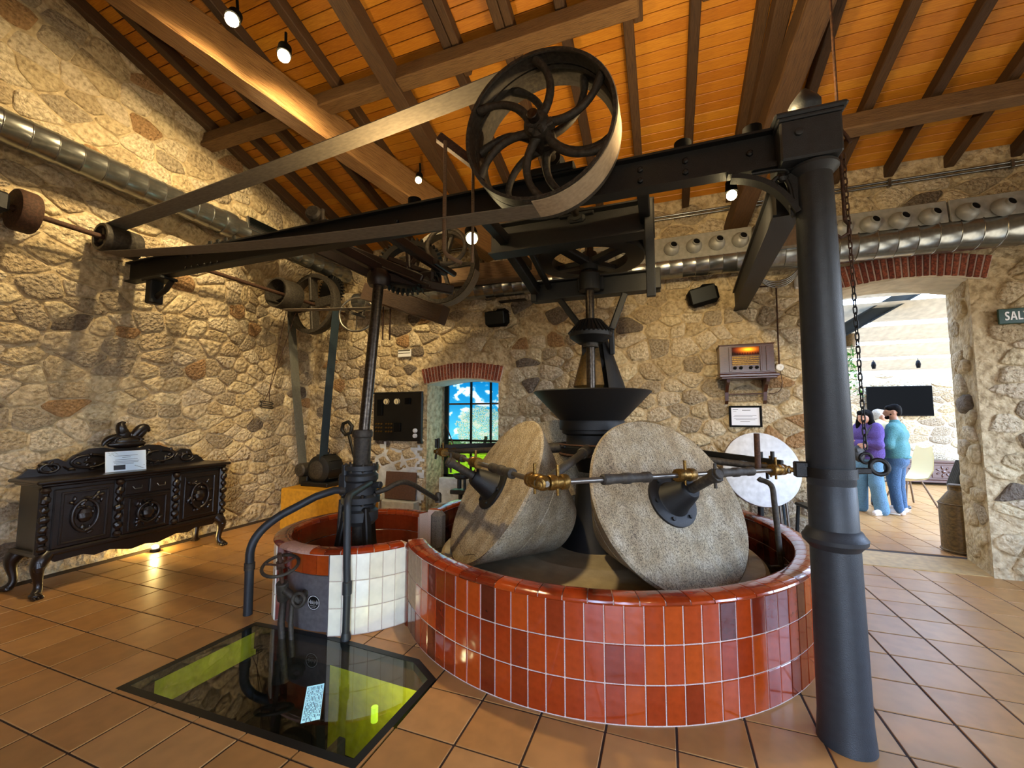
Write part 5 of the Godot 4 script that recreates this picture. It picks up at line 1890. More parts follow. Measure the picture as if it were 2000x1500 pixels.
	for i in nn:
		var a := pit[i]; var c := pit[(i + 1) % nn]
		var ia := closest(inner, a); var ic := closest(inner, c)
		for y in [[0.0, -0.0], [-0.05, 0.0]]:
			b.quad(Vector3(a.x, y[0], a.y), Vector3(ia.x, y[0], ia.y), Vector3(ic.x, y[0], ic.y), Vector3(c.x, y[0], c.y))
		b.quad(Vector3(ia.x, 0, ia.y), Vector3(ic.x, 0, ic.y), Vector3(ic.x, -0.05, ic.y), Vector3(ia.x, -0.05, ia.y))
		b.quad(Vector3(a.x, 0, a.y), Vector3(c.x, 0, c.y), Vector3(c.x, -0.05, c.y), Vector3(a.x, -0.05, a.y))
	b.done("steel_frame", M.frame, gf)
	b = MB.new()
	var idx := Geometry2D.triangulate_polygon(inner)
	for i in range(0, idx.size(), 3):
		var P := func(k): return Vector3(inner[idx[i + k]].x, -0.002, inner[idx[i + k]].y)
		var A: Vector3 = P.call(0); var B2: Vector3 = P.call(1); var C: Vector3 = P.call(2)
		if (B2 - A).cross(C - A).y < 0: b.tri(A, C, B2)
		else: b.tri(A, B2, C)
	b.done("pane", M.glass, gf)


func closest(poly: PackedVector2Array, p: Vector2) -> Vector2:
	var best := poly[0]
	for q in poly:
		if q.distance_to(p) < best.distance_to(p): best = q
	return best


func omni(parent: Node3D, at: Vector3, c: Color, e: float, size := 0.03) -> void:
	var l := OmniLight3D.new()
	l.name = "light"
	l.position = at
	l.light_color = c
	l.light_energy = e
	l.light_size = size
	l.omni_range = 30.0
	l.omni_attenuation = 2.0
	l.shadow_enabled = true
	parent.add_child(l, true)


# ---------------------------------------------------------------- things on the back wall
func build_wall_things() -> void:
	# niche with the lit landscape behind black bars
	var n := thing("window_picture", "bright backlit landscape of an olive tree under blue sky behind black bars in the niche", "lit picture")
	var W := 160; var Hh := 220
	var im := Image.create(W, Hh, false, Image.FORMAT_RGB8)
	var fn := FastNoiseLite.new()
	fn.seed = 12
	fn.frequency = 0.02
	fn.fractal_octaves = 5
	var fine := FastNoiseLite.new()
	fine.seed = 3
	fine.frequency = 0.22
	fine.fractal_octaves = 3
	for y in Hh:
		for x in W:
			var v := float(y) / Hh
			var c := Color(0.03, 0.52, 0.80).lerp(Color(0.35, 0.78, 0.92), v * 1.4)
			var cl := smoothstep(0.02, 0.32, fn.get_noise_2d(x * 1.2, y * 1.6))
			c = c.lerp(Color(0.93, 0.97, 1.0), cl)
			var hz := 0.665 + 0.02 * fn.get_noise_2d(x * 2.0, 40)
			if v > hz - 0.05: c = Color(0.22, 0.38, 0.24).lerp(Color(0.35, 0.5, 0.3), fine.get_noise_2d(x, y) + 0.5)
			if v > hz:
				c = Color(0.42, 0.68, 0.10).lerp(Color(0.62, 0.80, 0.16), fine.get_noise_2d(x * 0.6, y) + 0.5)
				if absf(x - 96) < 40 and absf(v - 0.745) < 0.02: c = c.darkened(0.4)
			# crown of the tree, loose silvery leaves
			for cr in [[86.0, 0.47, 0.36, 0.20], [125.0, 0.52, 0.22, 0.16], [60.0, 0.55, 0.20, 0.12]]:
				var d := Vector2((x - cr[0]) / W / cr[2], (v - cr[1]) / cr[3]).length()
				if d < 1.0 + 0.25 * fn.get_noise_2d(x * 4, y * 4):
					var q := fine.get_noise_2d(x * 1.5, y * 1.5)
					if q > -0.18: c = Color(0.38, 0.52, 0.40).lerp(Color(0.80, 0.90, 0.80), clampf(q * 1.8 + 0.4, 0, 1))
			var tx := 96.0 + 5.0 * sin(v * 14.0)
			if v > 0.58 and v < 0.75 and absf(x - tx) < 4.0 + maxf(0, v - 0.71) * 60: c = Color(0.10, 0.14, 0.08)
			im.set_pixel(x, y, c)
	var m := StandardMaterial3D.new()
	m.resource_name = "lit_landscape"
	m.albedo_texture = ImageTexture.create_from_image(im)
	m.emission_enabled = true
	m.emission = Color.WHITE
	m.emission_operator = BaseMaterial3D.EMISSION_OP_MULTIPLY
	m.emission_texture = m.albedo_texture
	m.emission_energy_multiplier = 1.0
	M.lit_landscape = m
	var b := MB.new()
	b.box(X(Vector3(-2.88, 1.40, -6.19)), Vector3(1.18, 1.62, 0.03))
	b.done("light_box", M.plastic, n)
	b = MB.new()
	b.quv(Vector3(-3.45, 0.62, -6.172), Vector3(-2.29, 0.62, -6.172), Vector3(-2.29, 2.18, -6.172), Vector3(-3.45, 2.18, -6.172))
	b.done("screen", m, n)
	b = MB.new()
	b.box(X(Vector3(-3.42, 1.37, -6.14)), Vector3(0.07, 1.6, 0.04), 0.004)
	b.box(X(Vector3(-2.88, 0.62, -6.14)), Vector3(1.16, 0.05, 0.04), 0.004)
	b.done("frame", M.frame, n)
	for x in [-2.97, -2.62, -2.31]:
		b = MB.new()
		b.box(X(Vector3(x, 1.39, -6.14)), Vector3(0.035, 1.55, 0.03), 0.004)
		b.done("bar", M.frame, n)
	for y in [1.80, 1.20]:
		b = MB.new()
		b.box(X(Vector3(-2.88, y, -6.14)), Vector3(1.16, 0.03, 0.03), 0.004)
		b.done("bar", M.steel if y > 1.5 else M.frame, n)
	b = MB.new()
	b.box(X(Vector3(-2.88, 0.3, -6.1)), Vector3(1.2, 0.6, 0.2), 0.01)
	struct(b.done("trim_5", M.sill, self), "white block under the lit picture in the niche")
	var al := AreaLight3D.new()
	al.name = "light"
	al.area_size = Vector2(1.1, 1.5)
	al.area_normalize_energy = true
	al.light_color = Color(0.65, 0.88, 0.95)
	al.light_energy = 0.35
	al.shadow_enabled = true
	al.transform = X(Vector3(-2.88, 1.4, -6.1), Vector3(0, 180, 0))
	n.add_child(al, true)
	# the hanging scale in the niche
	var sc := thing("hanging_scale", "small hanging scale pan on red wires in front of the lit picture", "scale", Vector3(-2.72, 0, -5.3))
	b = MB.new()
	b.tube([Vector3(-0.24, 1.46, 0.0), Vector3(-0.06, 1.05, 0.0), Vector3(0.0, 0.78, 0.0)], 0.008, 6)
	b.tube([Vector3(-0.22, 1.48, 0.05), Vector3(-0.03, 1.05, 0.05), Vector3(0.06, 0.78, 0.05)], 0.008, 6)
	b.done("wire", M.copper, sc)
	b = MB.new()
	b.lathe(X(Vector3(0.03, 0.75, 0)), pr([0, -0.03, 0.09, -0.03, 0.13, 0.0, 0.135, 0.035, 0.128, 0.035, 0.12, 0.005, 0, -0.015]), 28)
	b.done("pan", M.column, sc)
	b = MB.new()
	b.cyl(Vector3(-0.02, 0.58, 0.0), Vector3(-0.02, 0.72, 0.0), 0.03, 12, 0.005)
	b.cyl(Vector3(0.05, 0.55, -0.03), Vector3(0.05, 0.72, -0.03), 0.02, 12, 0.005)
	b.box(X(Vector3(0.0, 0.54, 0.0)), Vector3(0.26, 0.06, 0.16), 0.01)
	b.cyl(Vector3(0.0, 0.0, 0.0), Vector3(0.0, 0.54, 0.0), 0.03, 12)
	b.box(X(Vector3(0.0, 0.015, 0.0)), Vector3(0.24, 0.03, 0.24), 0.006)
	b.done("stand", M.column, sc)
	# switch panel
	var sp := thing("switch_panel", "square black marble switch panel with two round meters on the back wall", "switch panel", Vector3(-3.97, 1.595, -5.54))
	b = MB.new()
	b.box(X(), Vector3(0.90, 0.77, 0.04), 0.008)
	b.done("board", M.blackpanel, sp)
	b = MB.new()
	b.box(X(Vector3(0, 0.375, 0.01)), Vector3(0.92, 0.025, 0.05), 0.004)
	b.box(X(Vector3(0.445, 0, 0.01)), Vector3(0.025, 0.77, 0.05), 0.004)
	b.box(X(Vector3(0.43, -0.40, 0.01)), Vector3(0.08, 0.04, 0.06), 0.008)
	b.done("edge_frame", M.iron, sp)
	for x in [-0.2, 0.0]:
		b = MB.new()
		b.lathe(X(Vector3(x, 0.235, 0.02), Vector3(90, 0, 0)), pr([0, 0, 0.05, 0, 0.05, 0.02, 0.043, 0.025, 0, 0.022]), 24)
		var o := b.done("meter", M.cream, sp, "round meter with pale dial")
		b = MB.new()
		b.box(X(Vector3(x, 0.225, 0.046), Vector3(0, 0, 10)), Vector3(0.008, 0.05, 0.004))
		b.ring(Vector3(x, 0.235, 0.04), Vector3(0, 0, 1), 0.047, 0.006, 24, 6)
		b.done("needle", M.iron, o)
	for y in [-0.22, -0.30]:
		b = MB.new()
		b.lathe(X(Vector3(0.35, y, 0.02), Vector3(90, 0, 0)), pr([0, 0, 0.034, 0, 0.034, 0.03, 0.02, 0.045, 0, 0.045]), 20)
		b.done("porcelain_fuse", M.white, sp)
	b = MB.new()
	for i in 3:
		for j in 3:
			for k in 2:
				b.cyl(Vector3(-0.38 + 0.05 * i + 0.19 * k, -0.12 - 0.06 * j, 0.02), Vector3(-0.38 + 0.05 * i + 0.19 * k, -0.12 - 0.06 * j, 0.045), 0.012, 8)
	b.done("terminals", M.brass, sp).set_meta("kind", "stuff")
	for k in [[-0.32, 0.14, 0.1, 0.26], [0.2, 0.24, 0.1, 0.1], [0.02, -0.17, 0.12, 0.14]]:
		b = MB.new()
		b.box(X(Vector3(k[0], k[1], 0.03)), Vector3(k[2], k[3], 0.03), 0.006)
		b.done("switch_box", M.plastic, sp)
	# small plaque, brown board, wrench
	var pq := thing("wall_plate", "small pale rectangular wall plate high above the switch panel", "wall plate", Vector3(-3.87, 2.60, -5.55))
	b = MB.new()
	b.box(X(), Vector3(0.24, 0.12, 0.03), 0.005)
	b.done("plate", M.white, pq)
	b = MB.new()
	b.box(X(Vector3(0, 0.0, 0.016)), Vector3(0.22, 0.01, 0.004))
	b.box(X(Vector3(0, 0.045, 0.016)), Vector3(0.22, 0.02, 0.006))
	b.done("groove", M.galv, pq)
	var bd := MB.new()
	bd.box(X(Vector3(-3.88, 0.52, -5.53), Vector3(-4, 0, 0)), Vector3(0.56, 0.42, 0.025), 0.005)
	tag(bd.done("brown_board", M.brownboard, self), "plain square brown board leaning on the back wall beside the pump", "board")
	var bdb := MB.new()
	bdb.box(X(Vector3(-3.88, 0.15, -5.5)), Vector3(0.62, 0.3, 0.16), 0.01)
	tag(bdb.done("white_ledge", M.sill, self), "low white ledge under the brown board behind the small basin", "ledge")
	var wr := thing("wrench", "big black hexagonal ring wrench leaning on the back wall left of the pump", "wrench", Vector3(-4.93, 1.40, -5.50))
	b = MB.new()
	var hex := []
	for i in 6: hex.append(Vector3(0.11 * cos(TAU * i / 6 + 0.3), 0.11 * sin(TAU * i / 6 + 0.3), 0))
	b.tube(hex, 0.03, 8, true)
	b.done("ring_jaw", M.iron, wr)
	b = MB.new()
	b.bar(Vector3(0.04, -0.11, 0), Vector3(0.25, -0.62, 0.03), 0.03, 0.05, 0.008)
	b.bar(Vector3(0.25, -0.62, 0.03), Vector3(0.42, -1.38, 0.2), 0.03, 0.045, 0.008)
	b.done("handle", M.iron, wr)
	# speakers
	for k in [[-2.23, 3.0, "left black loudspeaker, above the brick arch of the niche", 0.0, 0.0], [0.48, 3.06, "right black loudspeaker, tilted, above the old radio", 8.0, 14.0]]:
		var s := thing("loudspeaker", k[2], "speaker", Vector3(k[0], k[1], -5.44), 0, "black wall loudspeakers")
		b = MB.new()
		b.box(X(Vector3.ZERO, Vector3(12, k[3], k[4])), Vector3(0.34, 0.23, 0.2), 0.05)
		b.done("cabinet", M.plastic, s)
		b = MB.new()
		b.box(X(Vector3(0.0, -0.005, 0.1), Vector3(12, k[3], k[4])), Vector3(0.29, 0.18, 0.02), 0.009)
		b.done("grille", M.frame, s)
		b = MB.new()
		b.box(X(Vector3(0.06, 0.12, -0.06)), Vector3(0.16, 0.06, 0.14), 0.02)
		b.box(X(Vector3(0.06, 0.08, -0.13)), Vector3(0.1, 0.16, 0.05), 0.01)
		b.done("bracket", M.plastic, s)
	# radio on its shelf
	var sf := thing("radio_shelf", "dark wooden bracket shelf carrying the old radio", "shelf", Vector3(0.91, 2.06, -5.42))
	b = MB.new()
	b.box(X(Vector3(0, 0, 0)), Vector3(0.60, 0.035, 0.33), 0.008)
	b.box(X(Vector3(0, -0.025, 0.0)), Vector3(0.56, 0.02, 0.30), 0.006)
	b.done("board", M.walnut, sf)
	for s in [-1, 1]:
		b = MB.new()
		b.prism(X(Vector3(0.20 * s + 0.018, 0, -0.155), Vector3(0, -90, 0)), v2([0, -0.035, 0.25, -0.035, 0.24, -0.07, 0.15, -0.10, 0.07, -0.18, 0.05, -0.28, 0, -0.32]), 0.036)
		b.done("bracket", M.walnut, sf)
	b = MB.new()
	b.cyl(Vector3(-0.2, -0.2, -0.12), Vector3(0.2, -0.2, -0.12), 0.008, 8)
	b.done("rail", M.walnut, sf)
	var rd := thing("old_radio", "old walnut table radio with glowing amber dial on the wall shelf", "radio", Vector3(0.90, 2.08, -5.42))
	b = MB.new()
	var out := v2([-0.27, 0, 0.27, 0, 0.275, 0.02, 0.275, 0.32, 0.265, 0.335, -0.265, 0.335, -0.275, 0.32, -0.275, 0.02])
	b.prism(X(Vector3(0, 0, -0.12)), out, 0.22)
	b.box(X(Vector3(0, 0.338, -0.01)), Vector3(0.57, 0.014, 0.25), 0.005)
	b.box(X(Vector3(0, 0.01, 0.0)), Vector3(0.57, 0.02, 0.25), 0.006)
	b.done("case", M.walnut, rd)
	b = MB.new()
	var di := Image.create(64, 24, false, Image.FORMAT_RGB8)
	for y in 24:
		for x in 64:
			var f := clampf(1.15 - Vector2((x - 38) / 40.0, (y - 7) / 16.0).length(), 0.12, 1.0)
			if y > 15 and x % 6 < 2: f *= 0.5
			di.set_pixel(x, y, Color(1.0 * f, 0.66 * f * f + 0.1 * f, 0.16 * f * f))
	M.dial.albedo_color = Color.WHITE
	M.dial.albedo_texture = ImageTexture.create_from_image(di)
	M.dial.emission = Color.WHITE
	M.dial.emission_operator = BaseMaterial3D.EMISSION_OP_MULTIPLY
	M.dial.emission_texture = M.dial.albedo_texture
	b.quv(Vector3(-0.145, 0.215, 0.103), Vector3(0.13, 0.215, 0.103), Vector3(0.13, 0.31, 0.103), Vector3(-0.145, 0.31, 0.103))
	b.done("dial", M.dial, rd, "glowing amber dial")
	b = MB.new()
	b.box(X(Vector3(-0.01, 0.155, 0.1)), Vector3(0.27, 0.11, 0.008))
	b.done("cloth", M.brass, rd)
	for i in 5:
		b = MB.new()
		b.box(X(Vector3(-0.01, 0.115 + 0.022 * i, 0.106)), Vector3(0.28, 0.007, 0.01), 0.002)
		b.done("grille_bar", M.walnut, rd)
	for k in [[0.145, 0.02], [-0.165, 0.03], [0.21, 0.03]]:
		b = MB.new()
		b.box(X(Vector3(k[0], 0.17, 0.105)), Vector3(k[1], 0.28, 0.014), 0.003)
		b.done("moulding", M.walnut, rd)
	for x in [-0.12, -0.06, 0.04, 0.1]:
		b = MB.new()
		b.lathe(X(Vector3(x, 0.07, 0.1), Vector3(90, 0, 0)), pr([0, 0, 0.019, 0, 0.018, 0.022, 0.012, 0.026, 0, 0.026]), 14)
		b.done("knob", M.plastic, rd)
	# framed notice
	var fr := thing("framed_notice", "small framed white notice in a black frame under the old radio", "notice", Vector3(0.90, 1.595, -5.55))
	var ti := Image.create(128, 92, false, Image.FORMAT_RGB8)
	ti.fill(Color(0.86, 0.87, 0.90))
	ti.fill_rect(Rect2i(8, 8, 24, 4), Color(0.45, 0.5, 0.55))
	ti.fill_rect(Rect2i(50, 12, 38, 3), grey(0.35))
	ti.fill_rect(Rect2i(10, 18, 14, 3), grey(0.6))
	for k in [[14, 40, 100], [10, 46, 86], [12, 56, 104], [20, 62, 88], [40, 72, 44]]: ti.fill_rect(Rect2i(k[0], k[1], k[2], 2), grey(0.42))
	printed("framed_paper", ti)
	b = MB.new()
	b.box(X(), Vector3(0.34, 0.25, 0.02), 0.004)
	b.done("backing", M.plastic, fr)
	b = MB.new()
	for s in [-1, 1]:
		b.box(X(Vector3(0.16 * s, 0, 0.012)), Vector3(0.024, 0.25, 0.02), 0.004)
		b.box(X(Vector3(0, 0.115 * s, 0.012)), Vector3(0.30, 0.022, 0.02), 0.004)
	b.done("frame", M.plastic, fr)
	b = MB.new()
	b.quv(Vector3(-0.148, -0.104, 0.0115), Vector3(0.148, -0.104, 0.0115), Vector3(0.148, 0.104, 0.0115), Vector3(-0.148, 0.104, 0.0115))
	b.done("paper", M.framed_paper, fr)
	# exit sign
	var ex := thing("exit_sign", "dark green exit sign with white lettering on the stone right of the doorway", "sign", Vector3(3.46, 2.595, -5.53))
	b = MB.new()
	b.box(X(), Vector3(0.56, 0.155, 0.02), 0.006)
	b.done("plate", M.green, ex)
	var tm := TextMesh.new()
	tm.text = "SALIDA"
	var sf_ := SystemFont.new()
	sf_.font_names = PackedStringArray(["Droid Sans"])
	sf_.font_weight = 800
	tm.font = sf_
	tm.font_size = 64
	tm.pixel_size = 0.00125
	tm.horizontal_alignment = HORIZONTAL_ALIGNMENT_LEFT
	tm.depth = 0.004
	var lt := put("lettering", tm, M.white, ex, X(Vector3(-0.235, 0, 0.011), Vector3.ZERO, Vector3(1.0, 1.45, 1)))
	lt.set_meta("label", "white letters reading SALIDA")
	# sensor, cable and socket
	var se := thing("camera_dome", "small white dome sensor on the back wall just left of the column", "sensor", Vector3(1.52, 3.16, -5.54))
	b = MB.new()
	b.ball(X(Vector3.ZERO, Vector3.ZERO, Vector3(0.06, 0.075, 0.05)), 14)
	b.box(X(Vector3(0, -0.02, -0.03)), Vector3(0.1, 0.12, 0.04), 0.01)
	b.done("housing", M.white, se)
	b = MB.new()
	b.ball(X(Vector3(0.02, -0.06, 0.03), Vector3.ZERO, Vector3.ONE * 0.035), 12)
	b.done("lens", M.plastic, se)
	var cb := thing("radio_cable", "thin dark cable running down the wall to a round white socket beside the radio", "cable")
	b = MB.new()
	b.tube([Vector3(0.92, 3.15, -5.545), Vector3(1.26, 3.13, -5.545), Vector3(1.28, 3.1, -5.545), Vector3(1.27, 2.2, -5.545)], 0.009, 6)
	b.tube(bez(Vector3(1.275, 2.13, -5.545), Vector3(1.31, 1.95, -5.545), Vector3(1.3, 1.85, -5.545), Vector3(1.15, 1.86, -5.545), 8), 0.004, 6)
	b.done("cable", M.rusty, cb)
	b = MB.new()
	b.lathe(X(Vector3(1.275, 2.165, -5.56), Vector3(90, 0, 0)), pr([0, 0, 0.04, 0, 0.04, 0.02, 0.032, 0.026, 0.015, 0.026, 0.012, 0.014, 0, 0.014]), 20)
	b.done("socket", M.white, cb)
	b = MB.new()
	b.ring(Vector3(1.58, 1.67, -5.54), Vector3(0, 0, 1), 0.055, 0.008, 24, 6)
	b.cyl(Vector3(1.58, 1.73, -5.59), Vector3(1.58, 1.73, -5.53), 0.008, 8)
	tag(b.done("wall_ring", M.iron, self), "iron ring on the wall at the column's left edge, right of the framed notice", "ring")
	# ring tool hung on two wires at the left wall
	var rt := thing("wire_hanger", "wire hanger of two black rings hung on thin wires at the left stone wall", "hanger", Vector3(-5.62, 0, -4.57))
	b = MB.new()
	b.ring(Vector3(0, 1.80, 0), Vector3(0.3, 1, 0), 0.09, 0.007, 28, 6)
	b.ring(Vector3(0, 1.74, 0), Vector3(0.3, 1, 0), 0.09, 0.007, 28, 6)
	b.tube([Vector3(0, 1.80, 0.09), Vector3(0, 1.74, 0.09)], 0.006, 6)
	b.tube([Vector3(0, 1.80, -0.09), Vector3(0, 1.74, -0.09)], 0.006, 6)
	b.done("rings", M.iron, rt)
	b = MB.new()
	b.tube([Vector3(0, 1.80, 0.05), Vector3(0.04, 1.98, 0.0), Vector3(0.4, 3.25, 0.06)], 0.005, 5)
	b.tube([Vector3(0, 1.80, -0.05), Vector3(0.04, 1.98, 0.0), Vector3(0.4, 3.25, -0.12)], 0.005, 5)
	b.done("wire", M.rusty, rt)


func printed(called: String, im: Image) -> void:
	var m := StandardMaterial3D.new()
	m.resource_name = called
	m.albedo_texture = ImageTexture.create_from_image(im)
	m.roughness = 0.5
	M[called] = m


# ---------------------------------------------------------------- air ducts and conduit
func spiral(b: MB, p: Vector3, q: Vector3, r: float, pitch: float) -> void:
	var l := p.distance_to(q)
	var prof := [Vector2(0, 0)]
	var n := int(l / pitch)
	for i in n:
		var y := l * i / n
		prof.append_array([Vector2(r, y), Vector2(r, y + pitch * 0.9), Vector2(r + 0.004, y + pitch * 0.93), Vector2(r + 0.004, y + pitch * 0.97)])
	prof.append_array([Vector2(r, l), Vector2(0, l)])
	b.lathe(MB.axis(p, q), prof, 36)


func build_ducts() -> void:
	var d := thing("air_duct", "round steel air duct along the left stone wall ending in a slotted grille", "duct", Vector3.ZERO, 0, "steel air ducts")
	var b := MB.new()
	spiral(b, Vector3(-4.93, 3.915, 1.4), Vector3(-4.93, 3.93, -3.30), 0.135, 0.16)
	b.done("pipe", M.galv, d)
	b = MB.new()
	b.lathe(MB.axis(Vector3(-4.93, 3.93, -3.28), Vector3(-4.93, 3.93, -3.42)), pr([0, 0, 0.145, 0, 0.15, 0.02, 0.15, 0.12, 0.145, 0.14, 0, 0.14]), 36)
	b.done("collar", M.galv, d)
	b = MB.new()
	spiral(b, Vector3(-4.93, 3.93, -3.4), Vector3(-4.95, 3.94, -5.4), 0.125, 0.2)
	b.done("end_pipe", M.galv, d)
	b = MB.new()
	b.box(X(Vector3(-4.83, 4.02, -3.85), Vector3(0, 0, 12)), Vector3(0.03, 0.17, 0.62), 0.004)
	var gr := b.done("grille", M.galv, d)
	for i in 7:
		b = MB.new()
		b.box(X(Vector3(-4.81, 3.955 + 0.021 * i, -3.85), Vector3(0, 0, 35)), Vector3(0.022, 0.005, 0.58))
		b.done("slat", M.frame, gr)
	d = thing("air_duct", "round spiral steel air duct along the back wall under the nozzle plates", "duct", Vector3.ZERO, 0, "steel air ducts")
	b = MB.new()
	spiral(b, Vector3(-4.6, 3.42, -5.28), Vector3(0.98, 3.42, -5.28), 0.15, 0.14)
	b.done("left_pipe", M.galv, d)
	b = MB.new()
	spiral(b, Vector3(0.98, 3.41, -5.28), Vector3(4.55, 3.41, -5.28), 0.17, 0.16)
	b.done("right_pipe", M.galv, d)
	b = MB.new()
	b.lathe(MB.axis(Vector3(0.93, 3.40, -5.28), Vector3(1.05, 3.40, -5.28)), pr([0.15, 0, 0.18, 0.01, 0.18, 0.11, 0.16, 0.12]), 36)
	b.box(X(Vector3(1.22, 3.55, -5.2)), Vector3(0.5, 0.3, 0.3), 0.02)
	b.done("joint", M.galv, d)
	b = MB.new()
	b.box(X(Vector3(-1.95, 3.21, -5.33)), Vector3(0.4, 0.02, 0.09), 0.008)
	b.done("slot", M.frame, d)
	# nozzle plates
	var plates := [[-0.68, "first plate of air nozzles, half hidden behind the crown wheel", [-0.68, -0.43, -0.15, 0.139, 0.382, 0.623, 0.86], -0.95, 0.98], [0, "second plate of air nozzles, just right of the column", [1.804, 2.041, 2.278, 2.519], 1.66, 2.665], [0, "third plate of air nozzles, at the right edge of the photo", [2.80, 3.053, 3.30, 3.54], 2.68, 3.70]]
	for p in plates:
		var y0 := 3.59 if p[3] < 1.0 else 3.575
		var t := thing("nozzle_plate", p[1], "air nozzles", Vector3(0, y0, -5.1), 0, "plates of air nozzles on the duct")
		b = MB.new()
		b.box(X(Vector3((p[3] + p[4]) / 2, -0.005, -0.06), Vector3(-4, 0, 0)), Vector3(p[4] - p[3], 0.29, 0.05), 0.006)
		b.done("plate", M.nozzle, t)
		for x in p[2]:
			var o := MB.new()
			var nx := Vector3(0.3, 0.28, 1).normalized()
			o.lathe(MB.axis(Vector3(x, -0.01, -0.015), Vector3(x, -0.01, -0.015) + nx), pr([0, -0.03, 0.085, -0.03, 0.088, -0.005, 0.078, 0.03, 0.056, 0.055, 0.043, 0.06, 0.043, 0.082, 0.037, 0.084, 0.035, 0.07]), 26)
			var nz := o.done("nozzle", M.nozzle, t)
			o = MB.new()
			o.lathe(MB.axis(Vector3(x, -0.01, -0.015), Vector3(x, -0.01, -0.015) + nx), pr([0, 0.05, 0.036, 0.05, 0.036, 0.078, 0, 0.078]), 20)
			o.done("throat", M.plastic, nz)
	var cd := thing("conduit", "pair of thin grey conduit pipes under the eaves along the back wall", "conduit")
	for y in [4.185, 4.145]:
		b = MB.new()
		b.cyl(Vector3(-4.0, y, -5.54), Vector3(4.5, y, -5.54), 0.013, 10)
		b.done("pipe", M.galv, cd)
	b = MB.new()
	for x in [-0.6, 0.95, 1.3, 2.4, 3.4]:
		b = MB.new()
		b.box(X(Vector3(x, 4.165, -5.545)), Vector3(0.03, 0.09, 0.045), 0.004)
		b.done("clip", M.galv, cd)
	var cs := thing("cable_loop", "loose grey cables sagging under the duct just left of the column", "cable")
	for k in 4:
		b = MB.new()
		b.tube(bez(Vector3(1.02, 3.24, -5.3), Vector3(1.12, 3.06 - 0.03 * k, -5.3), Vector3(1.4, 3.05 - 0.03 * k, -5.3), Vector3(1.5, 3.34, -5.32), 10), 0.009, 6)
		b.done("cable", M.galv, cs)


# ---------------------------------------------------------------- the carved sideboard
func carve(b: MB, c: Vector3, w: float, h: float, n: int, seed_: int) -> void:
	var r := RandomNumberGenerator.new()
	r.seed = seed_
	for i in n:
		var p := c + Vector3(r.randf_range(-0.5, 0.5) * w, r.randf_range(-0.5, 0.5) * h, 0)
		b.ball(X(p, Vector3(0, 0, r.randf_range(0, 180)), Vector3(r.randf_range(0.02, 0.045), r.randf_range(0.01, 0.02), r.randf_range(0.012, 0.024))), 8)
	# a scroll of leaves
	for s in [-1, 1]:
		b.tube(bez(c + Vector3(0, -h * 0.42, 0.008), c + Vector3(s * w * 0.55, -h * 0.3, 0.012), c + Vector3(s * w * 0.5, h * 0.35, 0.012), c + Vector3(s * w * 0.05, h * 0.4, 0.01), 12), 0.014, 6)


